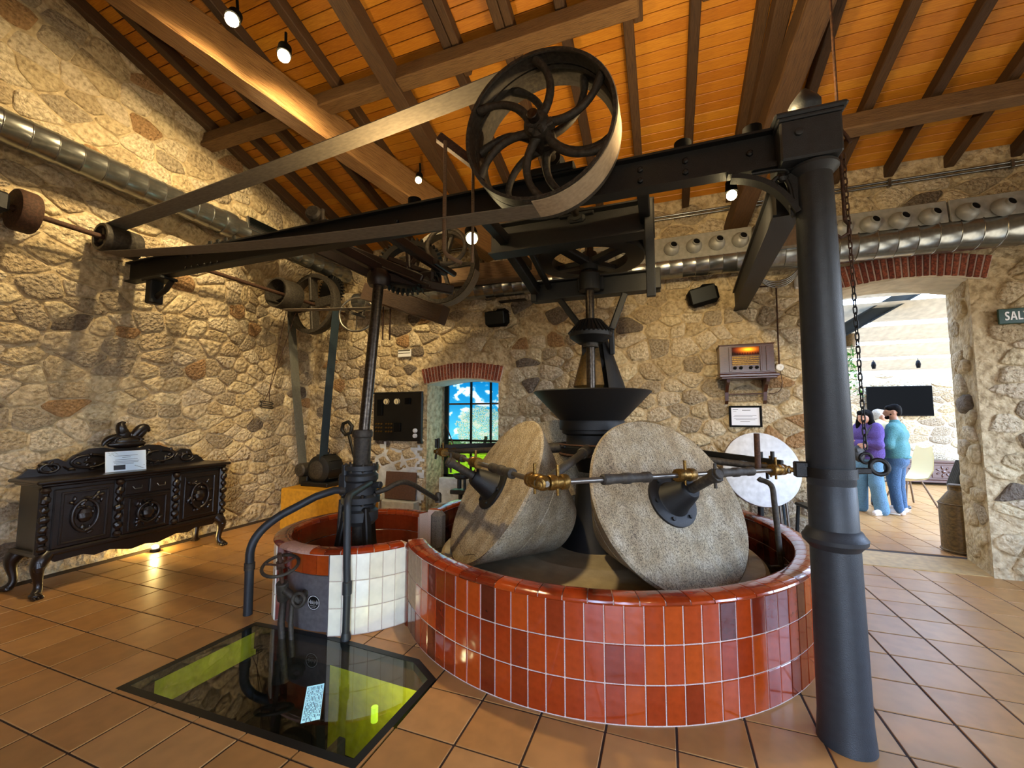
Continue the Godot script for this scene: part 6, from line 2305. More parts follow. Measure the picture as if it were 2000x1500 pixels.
func build_sideboard() -> void:
	var s := thing("carved_sideboard", "large black brown carved wooden sideboard with cabriole legs against the left stone wall", "sideboard", Vector3(-5.45, 0, -2.89), PI / 2)
	var b := MB.new()
	b.box(X(Vector3(0, 0.655, -0.01)), Vector3(1.58, 0.62, 0.44), 0.01)
	b.done("body", M.ebony, s)
	b = MB.new()
	b.box(X(Vector3(0, 1.005, 0.005)), Vector3(1.74, 0.035, 0.52), 0.012)
	b.box(X(Vector3(0, 0.975, 0.0)), Vector3(1.66, 0.03, 0.48), 0.01)
	b.done("top", M.ebony, s)
	b = MB.new()
	b.box(X(Vector3(0, 0.365, 0.0)), Vector3(1.66, 0.05, 0.48), 0.014)
	b.prism(X(Vector3(0, 0, 0.19)), v2([-0.76, 0.345, -0.7, 0.28, -0.5, 0.29, -0.42, 0.255, -0.3, 0.275, -0.12, 0.225, 0, 0.245, 0.12, 0.225, 0.3, 0.275, 0.42, 0.255, 0.5, 0.29, 0.7, 0.28, 0.76, 0.345]), 0.03)
	b.done("apron", M.ebony, s)
	for k in [[-0.52, "left"], [0.0, "middle"], [0.52, "right"]]:
		var x: float = k[0]
		b = MB.new()
		var h := 0.54 if x != 0.0 else 0.38
		var y := 0.66 if x != 0.0 else 0.58
		b.box(X(Vector3(x, y, 0.215)), Vector3(0.44, h, 0.03), 0.01)
		var d := b.done("door", M.ebony, s)
		b = MB.new()
		for e in [-1, 1]:
			b.box(X(Vector3(x + 0.165 * e, y, 0.236)), Vector3(0.02, h * 0.84, 0.02), 0.006)
			b.box(X(Vector3(x, y + h * 0.42 * e, 0.236)), Vector3(0.35, 0.02, 0.02), 0.006)
		b.done("panel_moulding", M.ebony, d)
		b = MB.new()
		carve(b, Vector3(x, y, 0.238), 0.24, h * 0.66, 26, int(x * 100) + 90)
		b.ball(X(Vector3(x, y, 0.24), Vector3.ZERO, Vector3(0.06, 0.07, 0.03)), 10)
		b.done("carving", M.ebony, d)
	for x in [-0.11, 0.11]:
		b = MB.new()
		b.box(X(Vector3(x, 0.86, 0.215)), Vector3(0.21, 0.15, 0.03), 0.008)
		var dr := b.done("drawer", M.ebony, s)
		b = MB.new()
		b.tube([Vector3(x - 0.04, 0.87, 0.232), Vector3(x - 0.03, 0.845, 0.25), Vector3(x + 0.03, 0.845, 0.25), Vector3(x + 0.04, 0.87, 0.232)], 0.006, 6)
		b.done("handle", M.steel, dr)
	for x in [-0.80, -0.26, 0.26, 0.80]:
		b = MB.new()
		b.box(X(Vector3(x, 0.66, 0.2)), Vector3(0.07, 0.6, 0.06), 0.02)
		for i in 7:
			b.ball(X(Vector3(x, 0.42 + 0.085 * i, 0.235), Vector3(0, 0, 30 * i), Vector3(0.04, 0.032 + 0.012 * (i % 2), 0.03)), 8)
		b.done("carved_pilaster", M.ebony, s)
	for c in [[-0.78, 0.19], [0.78, 0.19], [-0.78, -0.19], [0.78, -0.19]]:
		b = MB.new()
		var sx := signf(c[0])
		var sz := signf(c[1])
		b.tube(bez(Vector3(c[0] - 0.03 * sx, 0.36, c[1]), Vector3(c[0] + 0.10 * sx, 0.26, c[1] + 0.08 * sz), Vector3(c[0] - 0.04 * sx, 0.12, c[1] - 0.02 * sz), Vector3(c[0] + 0.03 * sx, 0.035, c[1] + 0.04 * sz), 12), [0.06, 0.062, 0.06, 0.055, 0.048, 0.042, 0.037, 0.033, 0.03, 0.029, 0.03, 0.034, 0.036], 10)
		b.ball(X(Vector3(c[0] + 0.035 * sx, 0.03, c[1] + 0.05 * sz), Vector3.ZERO, Vector3(0.045, 0.03, 0.05)), 10)
		b.ball(X(Vector3(c[0] + 0.03 * sx, 0.27, c[1] + 0.06 * sz), Vector3.ZERO, Vector3(0.04, 0.06, 0.03)), 8)
		for q in [-1, 0, 1]: b.ball(X(Vector3(c[0] + 0.035 * sx + 0.025 * q, 0.018, c[1] + 0.09 * sz), Vector3.ZERO, Vector3(0.014, 0.018, 0.03)), 8)
		b.done("leg", M.ebony, s)
	# crest along the back
	b = MB.new()
	b.prism(X(Vector3(0, 0, -0.235)), v2([-0.84, 1.02, 0.84, 1.02, 0.80, 1.06, 0.74, 1.11, 0.70, 1.10, 0.66, 1.18, 0.56, 1.20, 0.50, 1.16, 0.44, 1.21, 0.30, 1.26, 0.20, 1.27, 0.12, 1.24, 0.0, 1.26, -0.12, 1.24, -0.20, 1.26, -0.32, 1.26, -0.44, 1.20, -0.50, 1.14, -0.56, 1.18, -0.66, 1.16, -0.70, 1.09, -0.76, 1.10, -0.80, 1.05]), 0.035)
	for sd in [-1, 1]:
		carve(b, Vector3(0.32 * sd, 1.13, -0.2), 0.36, 0.16, 16, 31 + sd)
		carve(b, Vector3(0.62 * sd, 1.09, -0.2), 0.16, 0.10, 8, 41 + sd)
	b.done("crest", M.ebony, s)
	b = MB.new()
	# the carved bird on top: body, head, raised wings
	b.ball(X(Vector3(0.0, 1.32, -0.21), Vector3(0, 0, 0), Vector3(0.14, 0.06, 0.05)), 12)
	b.ball(X(Vector3(-0.04, 1.40, -0.21), Vector3(0, 0, 20), Vector3(0.06, 0.09, 0.045)), 12)
	b.tube(bez(Vector3(-0.05, 1.42, -0.21), Vector3(-0.09, 1.47, -0.21), Vector3(-0.08, 1.52, -0.21), Vector3(-0.03, 1.53, -0.2), 8), [0.04, 0.038, 0.034, 0.03, 0.03, 0.032, 0.03, 0.022, 0.01], 10)
	b.tube(bez(Vector3(0.05, 1.36, -0.21), Vector3(0.10, 1.46, -0.21), Vector3(0.16, 1.53, -0.21), Vector3(0.20, 1.42, -0.2), 8), [0.03, 0.04, 0.045, 0.045, 0.042, 0.04, 0.035, 0.028, 0.012], 10)
	b.tube(bez(Vector3(-0.08, 1.36, -0.21), Vector3(-0.16, 1.38, -0.21), Vector3(-0.2, 1.34, -0.21), Vector3(-0.22, 1.28, -0.2), 8), [0.03, 0.035, 0.035, 0.032, 0.03, 0.028, 0.024, 0.02, 0.01], 10)
	carve(b, Vector3(0.0, 1.33, -0.2), 0.3, 0.10, 18, 55)
	b.ball(X(Vector3(0.0, 1.29, -0.21), Vector3.ZERO, Vector3(0.19, 0.05, 0.05)), 12)
	b.ball(X(Vector3(0.13, 1.42, -0.21), Vector3(0, 0, -30), Vector3(0.05, 0.10, 0.04)), 12)
	b.ball(X(Vector3(-0.06, 1.45, -0.21), Vector3(0, 0, 10), Vector3(0.05, 0.09, 0.05)), 12)
	b.done("carved_bird", M.ebony, s)
	# the card standing on it
	var cd := thing("info_card", "white information card with small print standing on the carved sideboard", "card", Vector3(-5.36, 1.023, -2.75), PI / 2 - 0.1)
	var im := Image.create(160, 92, false, Image.FORMAT_RGB8)
	im.fill(Color(0.80, 0.87, 0.92))
	for k in [[34, 20, 92], [64, 28, 34], [36, 38, 90], [28, 46, 104], [32, 52, 96], [40, 58, 70]]: im.fill_rect(Rect2i(k[0], k[1], k[2], 2), Color(0.42, 0.47, 0.52))
	im.fill_rect(Rect2i(30, 64, 46, 22), Color(0.10, 0.12, 0.16))
	for k in 12:
		im.fill_rect(Rect2i(8 + (k * 5) % 36, 4 + (k * 3) % 14, 5, 1), Color(0.3, 0.36, 0.36))
		im.fill_rect(Rect2i(112 + (k * 7) % 40, 70 + (k * 3) % 16, 6, 1), Color(0.28, 0.33, 0.34))
	printed("card_print", im)
	b = MB.new()
	var xf := X(Vector3(0, 0.0, 0), Vector3(-10, 0, 0))
	b.box(xf * X(Vector3(0, 0.105, -0.006)), Vector3(0.34, 0.21, 0.006))
	b.box(X(Vector3(0, 0.06, -0.09), Vector3(35, 0, 0)), Vector3(0.1, 0.16, 0.004))
	b.done("stand", M.white, cd)
	b = MB.new()
	b.quv(xf * Vector3(-0.168, 0.002, -0.002), xf * Vector3(0.168, 0.002, -0.002), xf * Vector3(0.168, 0.208, -0.002), xf * Vector3(-0.168, 0.208, -0.002))
	b.done("print", M.card_print, cd)


# ---------------------------------------------------------------- white table, stool, motor
func build_table_and_motor() -> void:
	var t := thing("folded_table", "round white table with its top tilted upright behind the mill", "table", Vector3(0.93, 0, -5.0))
	var xf := X(Vector3(0, 1.05, 0.03), Vector3(76, 14, 0))
	var b := MB.new()
	b.lathe(xf, pr([0, 0, 0.37, 0, 0.38, 0.006, 0.38, 0.022, 0.37, 0.028, 0, 0.028]), 56)
	b.done("top", M.tabletop, t)
	b = MB.new()
	b.lathe(xf, pr([0.37, -0.012, 0.382, -0.012, 0.384, 0.0, 0.378, 0.004, 0.37, 0.0]), 56)
	b.done("edge", M.brownboard, t)
	b = MB.new()
	b.cyl(Vector3(0, 0.03, -0.1), Vector3(0, 1.02, -0.06), 0.03, 14)
	b.done("column", M.frame, t)
	b = MB.new()
	b.box(X(Vector3(0, 0.02, -0.1)), Vector3(0.45, 0.04, 0.06), 0.01)
	b.box(X(Vector3(0, 0.02, -0.1)), Vector3(0.06, 0.04, 0.45), 0.01)
	b.done("foot", M.frame, t)
	var ps := thing("striped_stand", "dark blue upright stand with pale stripes between the white table and the stool", "stand", Vector3(1.15, 0, -5.05))
	for i in 4:
		b = MB.new()
		b.cyl(Vector3(-0.045 + 0.032 * i, 0.0, 0), Vector3(-0.085 + 0.03 * i, 0.9, -0.03), 0.013, 8)
		b.done("post", M.bluebelt if i % 2 == 0 else M.steel, ps)
	b = MB.new()
	b.box(X(Vector3(0, 0.012, 0)), Vector3(0.24, 0.024, 0.2), 0.006)
	b.done("base", M.frame, ps)
	var st := thing("stool", "small black metal stool half hidden behind the column", "stool", Vector3(1.48, 0, -5.2), 0.2)
	b = MB.new()
	b.box(X(Vector3(0, 0.66, 0)), Vector3(0.32, 0.03, 0.32), 0.012)
	b.done("seat", M.frame, st)
	for c in [[-1, -1], [1, -1], [-1, 1], [1, 1]]:
		b = MB.new()
		b.bar(Vector3(0.13 * c[0], 0.65, 0.13 * c[1]), Vector3(0.17 * c[0], 0.0, 0.17 * c[1]), 0.028, 0.028, 0.004)
		b.done("leg", M.frame, st)
	b = MB.new()
	for c in [[-1, -1, 1, -1], [1, -1, 1, 1], [1, 1, -1, 1], [-1, 1, -1, -1]]:
		b.bar(Vector3(0.152 * c[0], 0.3, 0.152 * c[1]), Vector3(0.152 * c[2], 0.3, 0.152 * c[3]), 0.018, 0.018)
	b.done("stretcher", M.frame, st)
	# motor on its yellow plinth
	var pl := MB.new()
	pl.box(X(Vector3(-4.62, 0.29, -4.88)), Vector3(1.05, 0.58, 0.84), 0.02)
	tag(pl.done("yellow_plinth", M.yellow, self), "yellow painted block under the old motor in the corner", "plinth")
	var m := thing("electric_motor", "old black electric motor on the yellow block in the corner behind the small basin", "motor", Vector3(-4.78, 0.58, -4.8))
	b = MB.new()
	b.lathe(X(Vector3(0.02, 0.24, -0.28), Vector3(90, 0, 0)), pr([0, 0, 0.14, 0, 0.2, 0.04, 0.215, 0.1, 0.215, 0.26, 0.2, 0.33, 0.12, 0.37, 0, 0.37]), 36)
	b.done("body", M.iron, m)
	for i in 10:
		var a := TAU * i / 10
		b = MB.new()
		b.box(X(Vector3(0.02 + 0.215 * cos(a), 0.24 + 0.215 * sin(a), -0.1), Vector3(0, 0, rad_to_deg(a))), Vector3(0.02, 0.02, 0.24), 0.004)
		b.done("rib", M.iron, m)
	b = MB.new()
	b.lathe(X(Vector3(0.02, 0.24, 0.0), Vector3(90, 0, 0)), pr([0, -0.08, 0.13, -0.08, 0.13, 0.09, 0.11, 0.1, 0, 0.1]), 28)
	b.done("pulley", M.castiron, m)
	b = MB.new()
	b.lathe(X(Vector3(-0.32, 0.22, -0.14), Vector3(90, 0, 0)), pr([0, 0, 0.09, 0, 0.1, 0.03, 0.1, 0.2, 0.08, 0.22, 0, 0.22]), 24)
	b.done("pulley", M.castiron, m)
	b = MB.new()
	b.box(X(Vector3(0.0, 0.03, -0.1)), Vector3(0.5, 0.06, 0.42), 0.01)
	b.box(X(Vector3(-0.3, 0.07, -0.08)), Vector3(0.16, 0.12, 0.2), 0.01)
	b.done("foot", M.iron, m)
	b = MB.new()
	b.ring(Vector3(0.05, 0.505, -0.1), Vector3(0, 0, 1), 0.03, 0.009, 18, 6)
	b.cyl(Vector3(0.05, 0.44, -0.1), Vector3(0.05, 0.48, -0.1), 0.012, 8)
	b.done("lifting_eye", M.iron, m)


# ---------------------------------------------------------------- people
# bones: [from, to, radius, radius]; meshed as one smooth skin
func skin(b: MB, bones: Array, cell: float, k: float) -> void:
	var lo := Vector3.ONE * 1e9; var hi := Vector3.ONE * -1e9
	for o in bones:
		var r := maxf(o[2], o[3]) + k
		for p in [o[0], o[1]]:
			lo = lo.min(p - Vector3.ONE * r); hi = hi.max(p + Vector3.ONE * r)
	lo -= Vector3.ONE * cell * 2; hi += Vector3.ONE * cell * 2
	var nx := int((hi.x - lo.x) / cell) + 1; var ny := int((hi.y - lo.y) / cell) + 1; var nz := int((hi.z - lo.z) / cell) + 1
	var f := PackedFloat32Array()
	f.resize(nx * ny * nz)
	f.fill(1.0)
	for o in bones:
		var A: Vector3 = o[0]; var B: Vector3 = o[1]
		var ra: float = o[2]; var rb: float = o[3]
		var ab := B - A
		var l2 := maxf(ab.length_squared(), 1e-8)
		var m := maxf(ra, rb) + k + cell * 2
		var a := (A.min(B) - Vector3.ONE * m - lo) / cell; var c := (A.max(B) + Vector3.ONE * m - lo) / cell
		for z in range(maxi(0, int(a.z)), mini(nz, int(c.z) + 2)):
			for y in range(maxi(0, int(a.y)), mini(ny, int(c.y) + 2)):
				var at := (z * ny + y) * nx
				for x in range(maxi(0, int(a.x)), mini(nx, int(c.x) + 2)):
					var p := lo + Vector3(x, y, z) * cell - A
					var t := clampf(p.dot(ab) / l2, 0.0, 1.0)
					var d := p.distance_to(ab * t) - lerpf(ra, rb, t)
					var e := f[at + x]
					var h := maxf(k - absf(d - e), 0.0) / k
					f[at + x] = minf(d, e) - h * h * k * 0.25
	var id := PackedInt32Array()
	id.resize(nx * ny * nz)
	id.fill(-1)
	var vs := PackedVector3Array()
	var off := [0, 1, nx, nx + 1, nx * ny, nx * ny + 1, nx * ny + nx, nx * ny + nx + 1]
	var pos := [Vector3(0, 0, 0), Vector3(1, 0, 0), Vector3(0, 1, 0), Vector3(1, 1, 0), Vector3(0, 0, 1), Vector3(1, 0, 1), Vector3(0, 1, 1), Vector3(1, 1, 1)]
	var edges := [[0, 1], [2, 3], [4, 5], [6, 7], [0, 2], [1, 3], [4, 6], [5, 7], [0, 4], [1, 5], [2, 6], [3, 7]]
	for z in nz - 1:
		for y in ny - 1:
			var at := (z * ny + y) * nx
			for x in nx - 1:
				var i := at + x
				var s := 0
				for q in 8:
					if f[i + off[q]] < 0.0: s += 1
				if s == 0 or s == 8: continue
				var sum := Vector3.ZERO
				var n := 0
				for e in edges:
					var u := f[i + off[e[0]]]; var w := f[i + off[e[1]]]
					if (u < 0.0) != (w < 0.0):
						sum += pos[e[0]].lerp(pos[e[1]], u / (u - w))
						n += 1
				id[i] = vs.size()
				vs.append(lo + (Vector3(x, y, z) + sum / n) * cell)
	b.g += 1
	var st: Array = [1, nx, nx * ny]
	for z in range(1, nz - 1):
		for y in range(1, ny - 1):
			for x in range(1, nx - 1):
				var i := (z * ny + y) * nx + x
				for ax in 3:
					var u := f[i]; var w := f[i + st[ax]]
					if (u < 0.0) == (w < 0.0): continue
					var s1: int = st[(ax + 1) % 3]; var s2: int = st[(ax + 2) % 3]
					var a := id[i]; var c := id[i - s1]; var d := id[i - s1 - s2]; var e := id[i - s2]
					if a < 0 or c < 0 or d < 0 or e < 0: continue
					if u < 0.0: b.quad(vs[a], vs[c], vs[d], vs[e], b.g)
					else: b.quad(vs[a], vs[e], vs[d], vs[c], b.g)


func head_bones(c: Vector3, yaw: float, nod: float, s := 1.0) -> Array:
	# c is the middle of the skull; the face looks along +z turned by yaw
	var B := Basis(Vector3.UP, yaw) * Basis(Vector3.RIGHT, nod)
	var o := []
	for q in [[0, 0.02, -0.02, 0, 0.0, 0.02, 0.088, 0.078], [0, -0.03, 0.03, 0, -0.085, 0.06, 0.062, 0.034], [-0.03, -0.05, 0.02, 0.03, -0.05, 0.02, 0.052, 0.052], [0, 0.0, 0.096, 0, -0.03, 0.112, 0.011, 0.015], [-0.014, -0.034, 0.1, 0.014, -0.034, 0.1, 0.009, 0.009], [-0.02, -0.062, 0.086, 0.02, -0.062, 0.086, 0.01, 0.01], [-0.034, 0.012, 0.078, 0.034, 0.012, 0.078, 0.018, 0.018], [-0.08, 0.0, 0.0, -0.084, -0.03, -0.005, 0.014, 0.011], [0.08, 0.0, 0.0, 0.084, -0.03, -0.005, 0.014, 0.011]]:
		o.append([c + B * (Vector3(q[0], q[1], q[2]) * s), c + B * (Vector3(q[3], q[4], q[5]) * s), q[6] * s, q[7] * s])
	return o


func hand_bones(w: Vector3, d: Vector3, up: Vector3, side: float) -> Array:
	# a slightly curled hand from the wrist w along d; up is the back of the hand
	d = d.normalized()
	var x := d.cross(up).normalized() * side
	up = x.cross(d).normalized() * side
	var o := [[w, w + d * 0.05, 0.026, 0.03], [w + d * 0.05 - x * 0.022, w + d * 0.085 - x * 0.026, 0.018, 0.014], [w + d * 0.05 + x * 0.02, w + d * 0.085 + x * 0.026, 0.018, 0.014]]
	for i in 4:
		var s := -0.03 + 0.02 * i
		var l: float = [0.036, 0.044, 0.042, 0.032][i]
		var a := w + d * 0.088 + x * s
		var c := a + d * l - up * 0.008
		var e := c + d * l * 0.6 - up * 0.02
		o.append([a, c, 0.0095, 0.009])
		o.append([c, e, 0.009, 0.0078])
	var t := w + d * 0.03 - x * 0.03
	o.append([t, t + d * 0.035 - x * 0.022 - up * 0.01, 0.014, 0.011])
	o.append([t + d * 0.035 - x * 0.022 - up * 0.01, t + d * 0.065 - x * 0.02 - up * 0.018, 0.011, 0.009])
	return o


# joints in the person's own frame, facing +z; the person's left is +x
func person(label: String, at: Vector3, yaw: float, J: Dictionary, look: Dictionary) -> void:
	var t := thing("person", label, "person", at, yaw)
	var hips := [[Vector3(-0.07, 0.93, 0), Vector3(0.07, 0.93, 0), 0.11, 0.11], [Vector3(-0.05, 1.08, 0), Vector3(0.05, 1.08, 0), 0.105, 0.105], [Vector3(-0.08, 1.28, 0), Vector3(0.08, 1.28, 0), 0.115, 0.115], [Vector3(-0.14, 1.41, -0.01), Vector3(0.14, 1.41, -0.01), 0.06, 0.06], [Vector3(0, 1.40, -0.01), J.head + Vector3(0, -0.07, -0.01), 0.06, 0.05]]
	var body := hips.duplicate()
	for s in ["l", "r"]:
		body.append([J["hip" + s], J["knee" + s], 0.08, 0.055])
		body.append([J["knee" + s], J["ankle" + s], 0.053, 0.036])
		body.append([J["ankle" + s] + Vector3(0, -0.03, -0.02), J["toe" + s], 0.034, 0.028])
		body.append([J["sh" + s], J["el" + s], 0.048, 0.038])
		body.append([J["el" + s], J["wr" + s], 0.038, 0.026])
	var b := MB.new()
	skin(b, body, 0.015, 0.04)
	skin(b, head_bones(J.head, J.turn, J.nod) + [[J.head + Vector3(0, -0.05, 0), Vector3(0, 1.43, -0.01), 0.05, 0.055]], 0.0075, 0.03)
	for s in ["l", "r"]:
		skin(b, hand_bones(J["wr" + s], J["wr" + s] - J["el" + s], J["back" + s], 1.0 if s == "l" else -1.0), 0.0055, 0.008)
	b.done("body", M[look.skin], t)
	# clothes
	b = MB.new()
	var g := 0.025
	var top := [[Vector3(-0.09, look.hem, 0), Vector3(0.09, look.hem, 0), 0.115 + g, 0.115 + g], [Vector3(-0.08, 1.1, -0.01), Vector3(0.08, 1.1, -0.01), 0.115 + g, 0.115 + g], [Vector3(-0.09, 1.29, -0.005), Vector3(0.09, 1.29, -0.005), 0.12 + g, 0.12 + g], [Vector3(-0.14, 1.415, -0.01), Vector3(0.14, 1.415, -0.01), 0.066 + g * 0.5, 0.066 + g * 0.5], [Vector3(0, 1.44, -0.01), Vector3(0, 1.49, 0.0), 0.078, 0.072]]
	for s in ["l", "r"]:
		top.append([J["sh" + s], J["el" + s], 0.07, 0.06])
		top.append([J["el" + s], J["el" + s].lerp(J["wr" + s], 0.9), 0.06, 0.044])
	skin(b, top, 0.014, 0.05)
	b.done(look.topname, M[look.top], t)
	b = MB.new()
	b.ring(Vector3(0, look.hem - 0.07, 0), Vector3.UP, 0.155, 0.022, 28, 8)
	b.done("hem", M[look.top], t)
	b = MB.new()
	var w: float = look.wide
	var legs := [[Vector3(-0.08, 0.95, 0), Vector3(0.08, 0.95, 0), 0.115, 0.115], [Vector3(-0.07, 0.86, -0.02), Vector3(0.07, 0.86, -0.02), 0.115, 0.115]]
	for s in ["l", "r"]:
		legs.append([J["hip" + s], J["knee" + s], 0.098, 0.07 + w])
		legs.append([J["knee" + s], J["ankle" + s] + Vector3(0, -0.01, 0), 0.068 + w, 0.05 + w * 1.6])
	skin(b, legs, 0.014, 0.03)
	b.done("jeans", M[look.jeans], t)
	for s in ["l", "r"]:
		b = MB.new()
		var an: Vector3 = J["ankle" + s]; var to: Vector3 = J["toe" + s]
		var fd := (to - Vector3(an.x, to.y, an.z)).normalized()
		skin(b, [[Vector3(an.x, 0.05, an.z) - fd * 0.03, to + Vector3(0, 0.012, 0), 0.05, 0.036], [Vector3(an.x, 0.075, an.z), Vector3(an.x, 0.06, an.z) + fd * 0.07, 0.046, 0.04]], 0.011, 0.02)
		var sole := b.done("shoe", M[look.shoe], t)
		b = MB.new()
		skin(b, [[Vector3(an.x, 0.016, an.z) - fd * 0.035, Vector3(to.x, 0.016, to.z) + fd * 0.005, 0.018, 0.018], [Vector3(an.x, 0.018, an.z) + fd.cross(Vector3.UP) * 0.03, Vector3(to.x, 0.018, to.z) + fd.cross(Vector3.UP) * 0.02, 0.018, 0.016], [Vector3(an.x, 0.018, an.z) - fd.cross(Vector3.UP) * 0.03, Vector3(to.x, 0.018, to.z) - fd.cross(Vector3.UP) * 0.02, 0.018, 0.016]], 0.011, 0.02)
		b.done("sole", M.white, sole)
	# hair
	b = MB.new()
	var B := Basis(Vector3.UP, J.turn) * Basis(Vector3.RIGHT, J.nod)
	var H: Vector3 = J.head
	var hb := [[H + B * Vector3(0, 0.035, -0.03), H + B * Vector3(0, 0.035, 0.025), 0.088, 0.076], [H + B * Vector3(0, -0.02, -0.06), H + B * Vector3(0, 0.03, -0.03), 0.06, 0.085], [H + B * Vector3(-0.05, 0.06, 0.055), H + B * Vector3(0.05, 0.06, 0.055), 0.022, 0.022]]
	if look.hair == "long":
		for s in [-1, 1]:
			hb.append([H + B * Vector3(0.075 * s, 0.03, 0.0), H + B * Vector3(0.09 * s, -0.12, 0.0), 0.035, 0.045])
			hb.append([H + B * Vector3(0.085 * s, -0.1, -0.01), H + B * Vector3(0.10 * s, -0.27, 0.035), 0.048, 0.03])
		hb.append([H + B * Vector3(0, 0.0, -0.07), H + B * Vector3(0, -0.25, -0.1), 0.08, 0.07])
		hb.append([H + B * Vector3(-0.05, 0.075, 0.05), H + B * Vector3(0.03, 0.05, 0.085), 0.03, 0.015])
	skin(b, hb, 0.0085, 0.03)
	b.done("hair", M[look.haircolour], t)
	if look.get("beard"):
		b = MB.new()
		skin(b, [[H + B * Vector3(-0.06, -0.045, 0.03), H + B * Vector3(0, -0.10, 0.07), 0.026, 0.03], [H + B * Vector3(0.06, -0.045, 0.03), H + B * Vector3(0, -0.10, 0.07), 0.026, 0.03], [H + B * Vector3(-0.025, -0.05, 0.093), H + B * Vector3(0.025, -0.05, 0.093), 0.01, 0.01]], 0.007, 0.015)
		b.done("beard", M.hair, t)
	b = MB.new()
	for s in [-1, 1]:
		b.ball(X(H + B * Vector3(0.032 * s, 0.002, 0.09), Vector3.ZERO, Vector3(0.012, 0.008, 0.009)), 8)
		b.bar(H + B * Vector3(0.016 * s, 0.026, 0.098), H + B * Vector3(0.05 * s, 0.026, 0.088), 0.008, 0.008)
	b.done("eyes_and_brows", M.leather, t)


func build_people() -> void:
	var J := {"hipl": Vector3(0.09, 0.90, 0), "hipr": Vector3(-0.09, 0.90, 0), "kneel": Vector3(0.12, 0.49, 0.03), "kneer": Vector3(-0.13, 0.49, 0.04), "anklel": Vector3(0.14, 0.085, -0.02), "ankler": Vector3(-0.17, 0.085, 0.02), "toel": Vector3(0.17, 0.035, 0.16), "toer": Vector3(-0.23, 0.035, 0.19), "shl": Vector3(0.19, 1.40, -0.01), "shr": Vector3(-0.19, 1.40, -0.01), "ell": Vector3(0.27, 1.14, 0.02), "elr": Vector3(-0.27, 1.14, 0.02), "wrl": Vector3(0.12, 1.08, 0.2), "wrr": Vector3(-0.12, 1.08, 0.2), "backl": Vector3(0.3, 0.9, 0.3), "backr": Vector3(-0.3, 0.9, 0.3), "head": Vector3(0, 1.655, 0.02), "turn": 0.0, "nod": 0.0}
	var man := J.duplicate()
	man.turn = 0.45
	man.head = Vector3(0.0, 1.675, 0.02)
	person("bearded black haired man in teal sweater and blue jeans, seen from behind", Vector3(3.60, 0, -8.68), deg_to_rad(-128), man, {"skin": "skinman", "top": "teal", "topname": "sweater", "hem": 1.0, "jeans": "jeans", "wide": 0.008, "shoe": "shoe", "hair": "short", "haircolour": "hair", "beard": true})
	var wo := J.duplicate()
	wo.head = Vector3(0.0, 1.585, 0.03)
	wo.shl = Vector3(0.165, 1.37, -0.01); wo.shr = Vector3(-0.165, 1.37, -0.01)
	wo.ell = Vector3(0.24, 1.13, 0.08); wo.elr = Vector3(-0.24, 1.13, 0.08)
	wo.wrl = Vector3(-0.03, 1.17, 0.21); wo.wrr = Vector3(0.03, 1.12, 0.22)
	wo.backl = Vector3(0, 0.4, 1); wo.backr = Vector3(0, 0.4, 1)
	wo.turn = 0.2
	person("woman with long dark hair in a purple sweatshirt and pale blue jeans, arms folded", Vector3(3.20, 0, -8.62), deg_to_rad(-60), wo, {"skin": "skin", "top": "purple", "topname": "sweatshirt", "hem": 0.98, "jeans": "jeanspale", "wide": 0.03, "shoe": "shoe", "hair": "long", "haircolour": "hair"})
	var bag := thing("shoulder_bag", "black shoulder bag hanging at the front hip of the woman in purple", "bag", Vector3(3.0, 1.02, -8.44))
	var b := MB.new()
	b.ball(X(Vector3(0, -0.04, 0), Vector3(0, 20, 8), Vector3(0.10, 0.14, 0.06)), 16)
	b.box(X(Vector3(0, 0.03, 0.03), Vector3(0, 20, 8)), Vector3(0.16, 0.1, 0.06), 0.03)
	b.done("body", M.leather, bag)
	b = MB.new()
	b.tube(bez(Vector3(0.06, 0.07, 0.0), Vector3(0.09, 0.3, 0.03), Vector3(0.2, 0.42, 0.0), Vector3(0.26, 0.46, -0.08), 10), 0.011, 6)
	b.done("strap", M.leather, bag)
	var ol := J.duplicate()
	ol.turn = -0.5
	ol.head = Vector3(0, 1.60, 0.03)
	person("white haired person half hidden between the woman in purple and the man in teal", Vector3(3.58, 0, -9.15), deg_to_rad(120), ol, {"skin": "skin", "top": "cream", "topname": "jacket", "hem": 0.98, "jeans": "jeans", "wide": 0.01, "shoe": "leather", "hair": "short", "haircolour": "whitehair"})


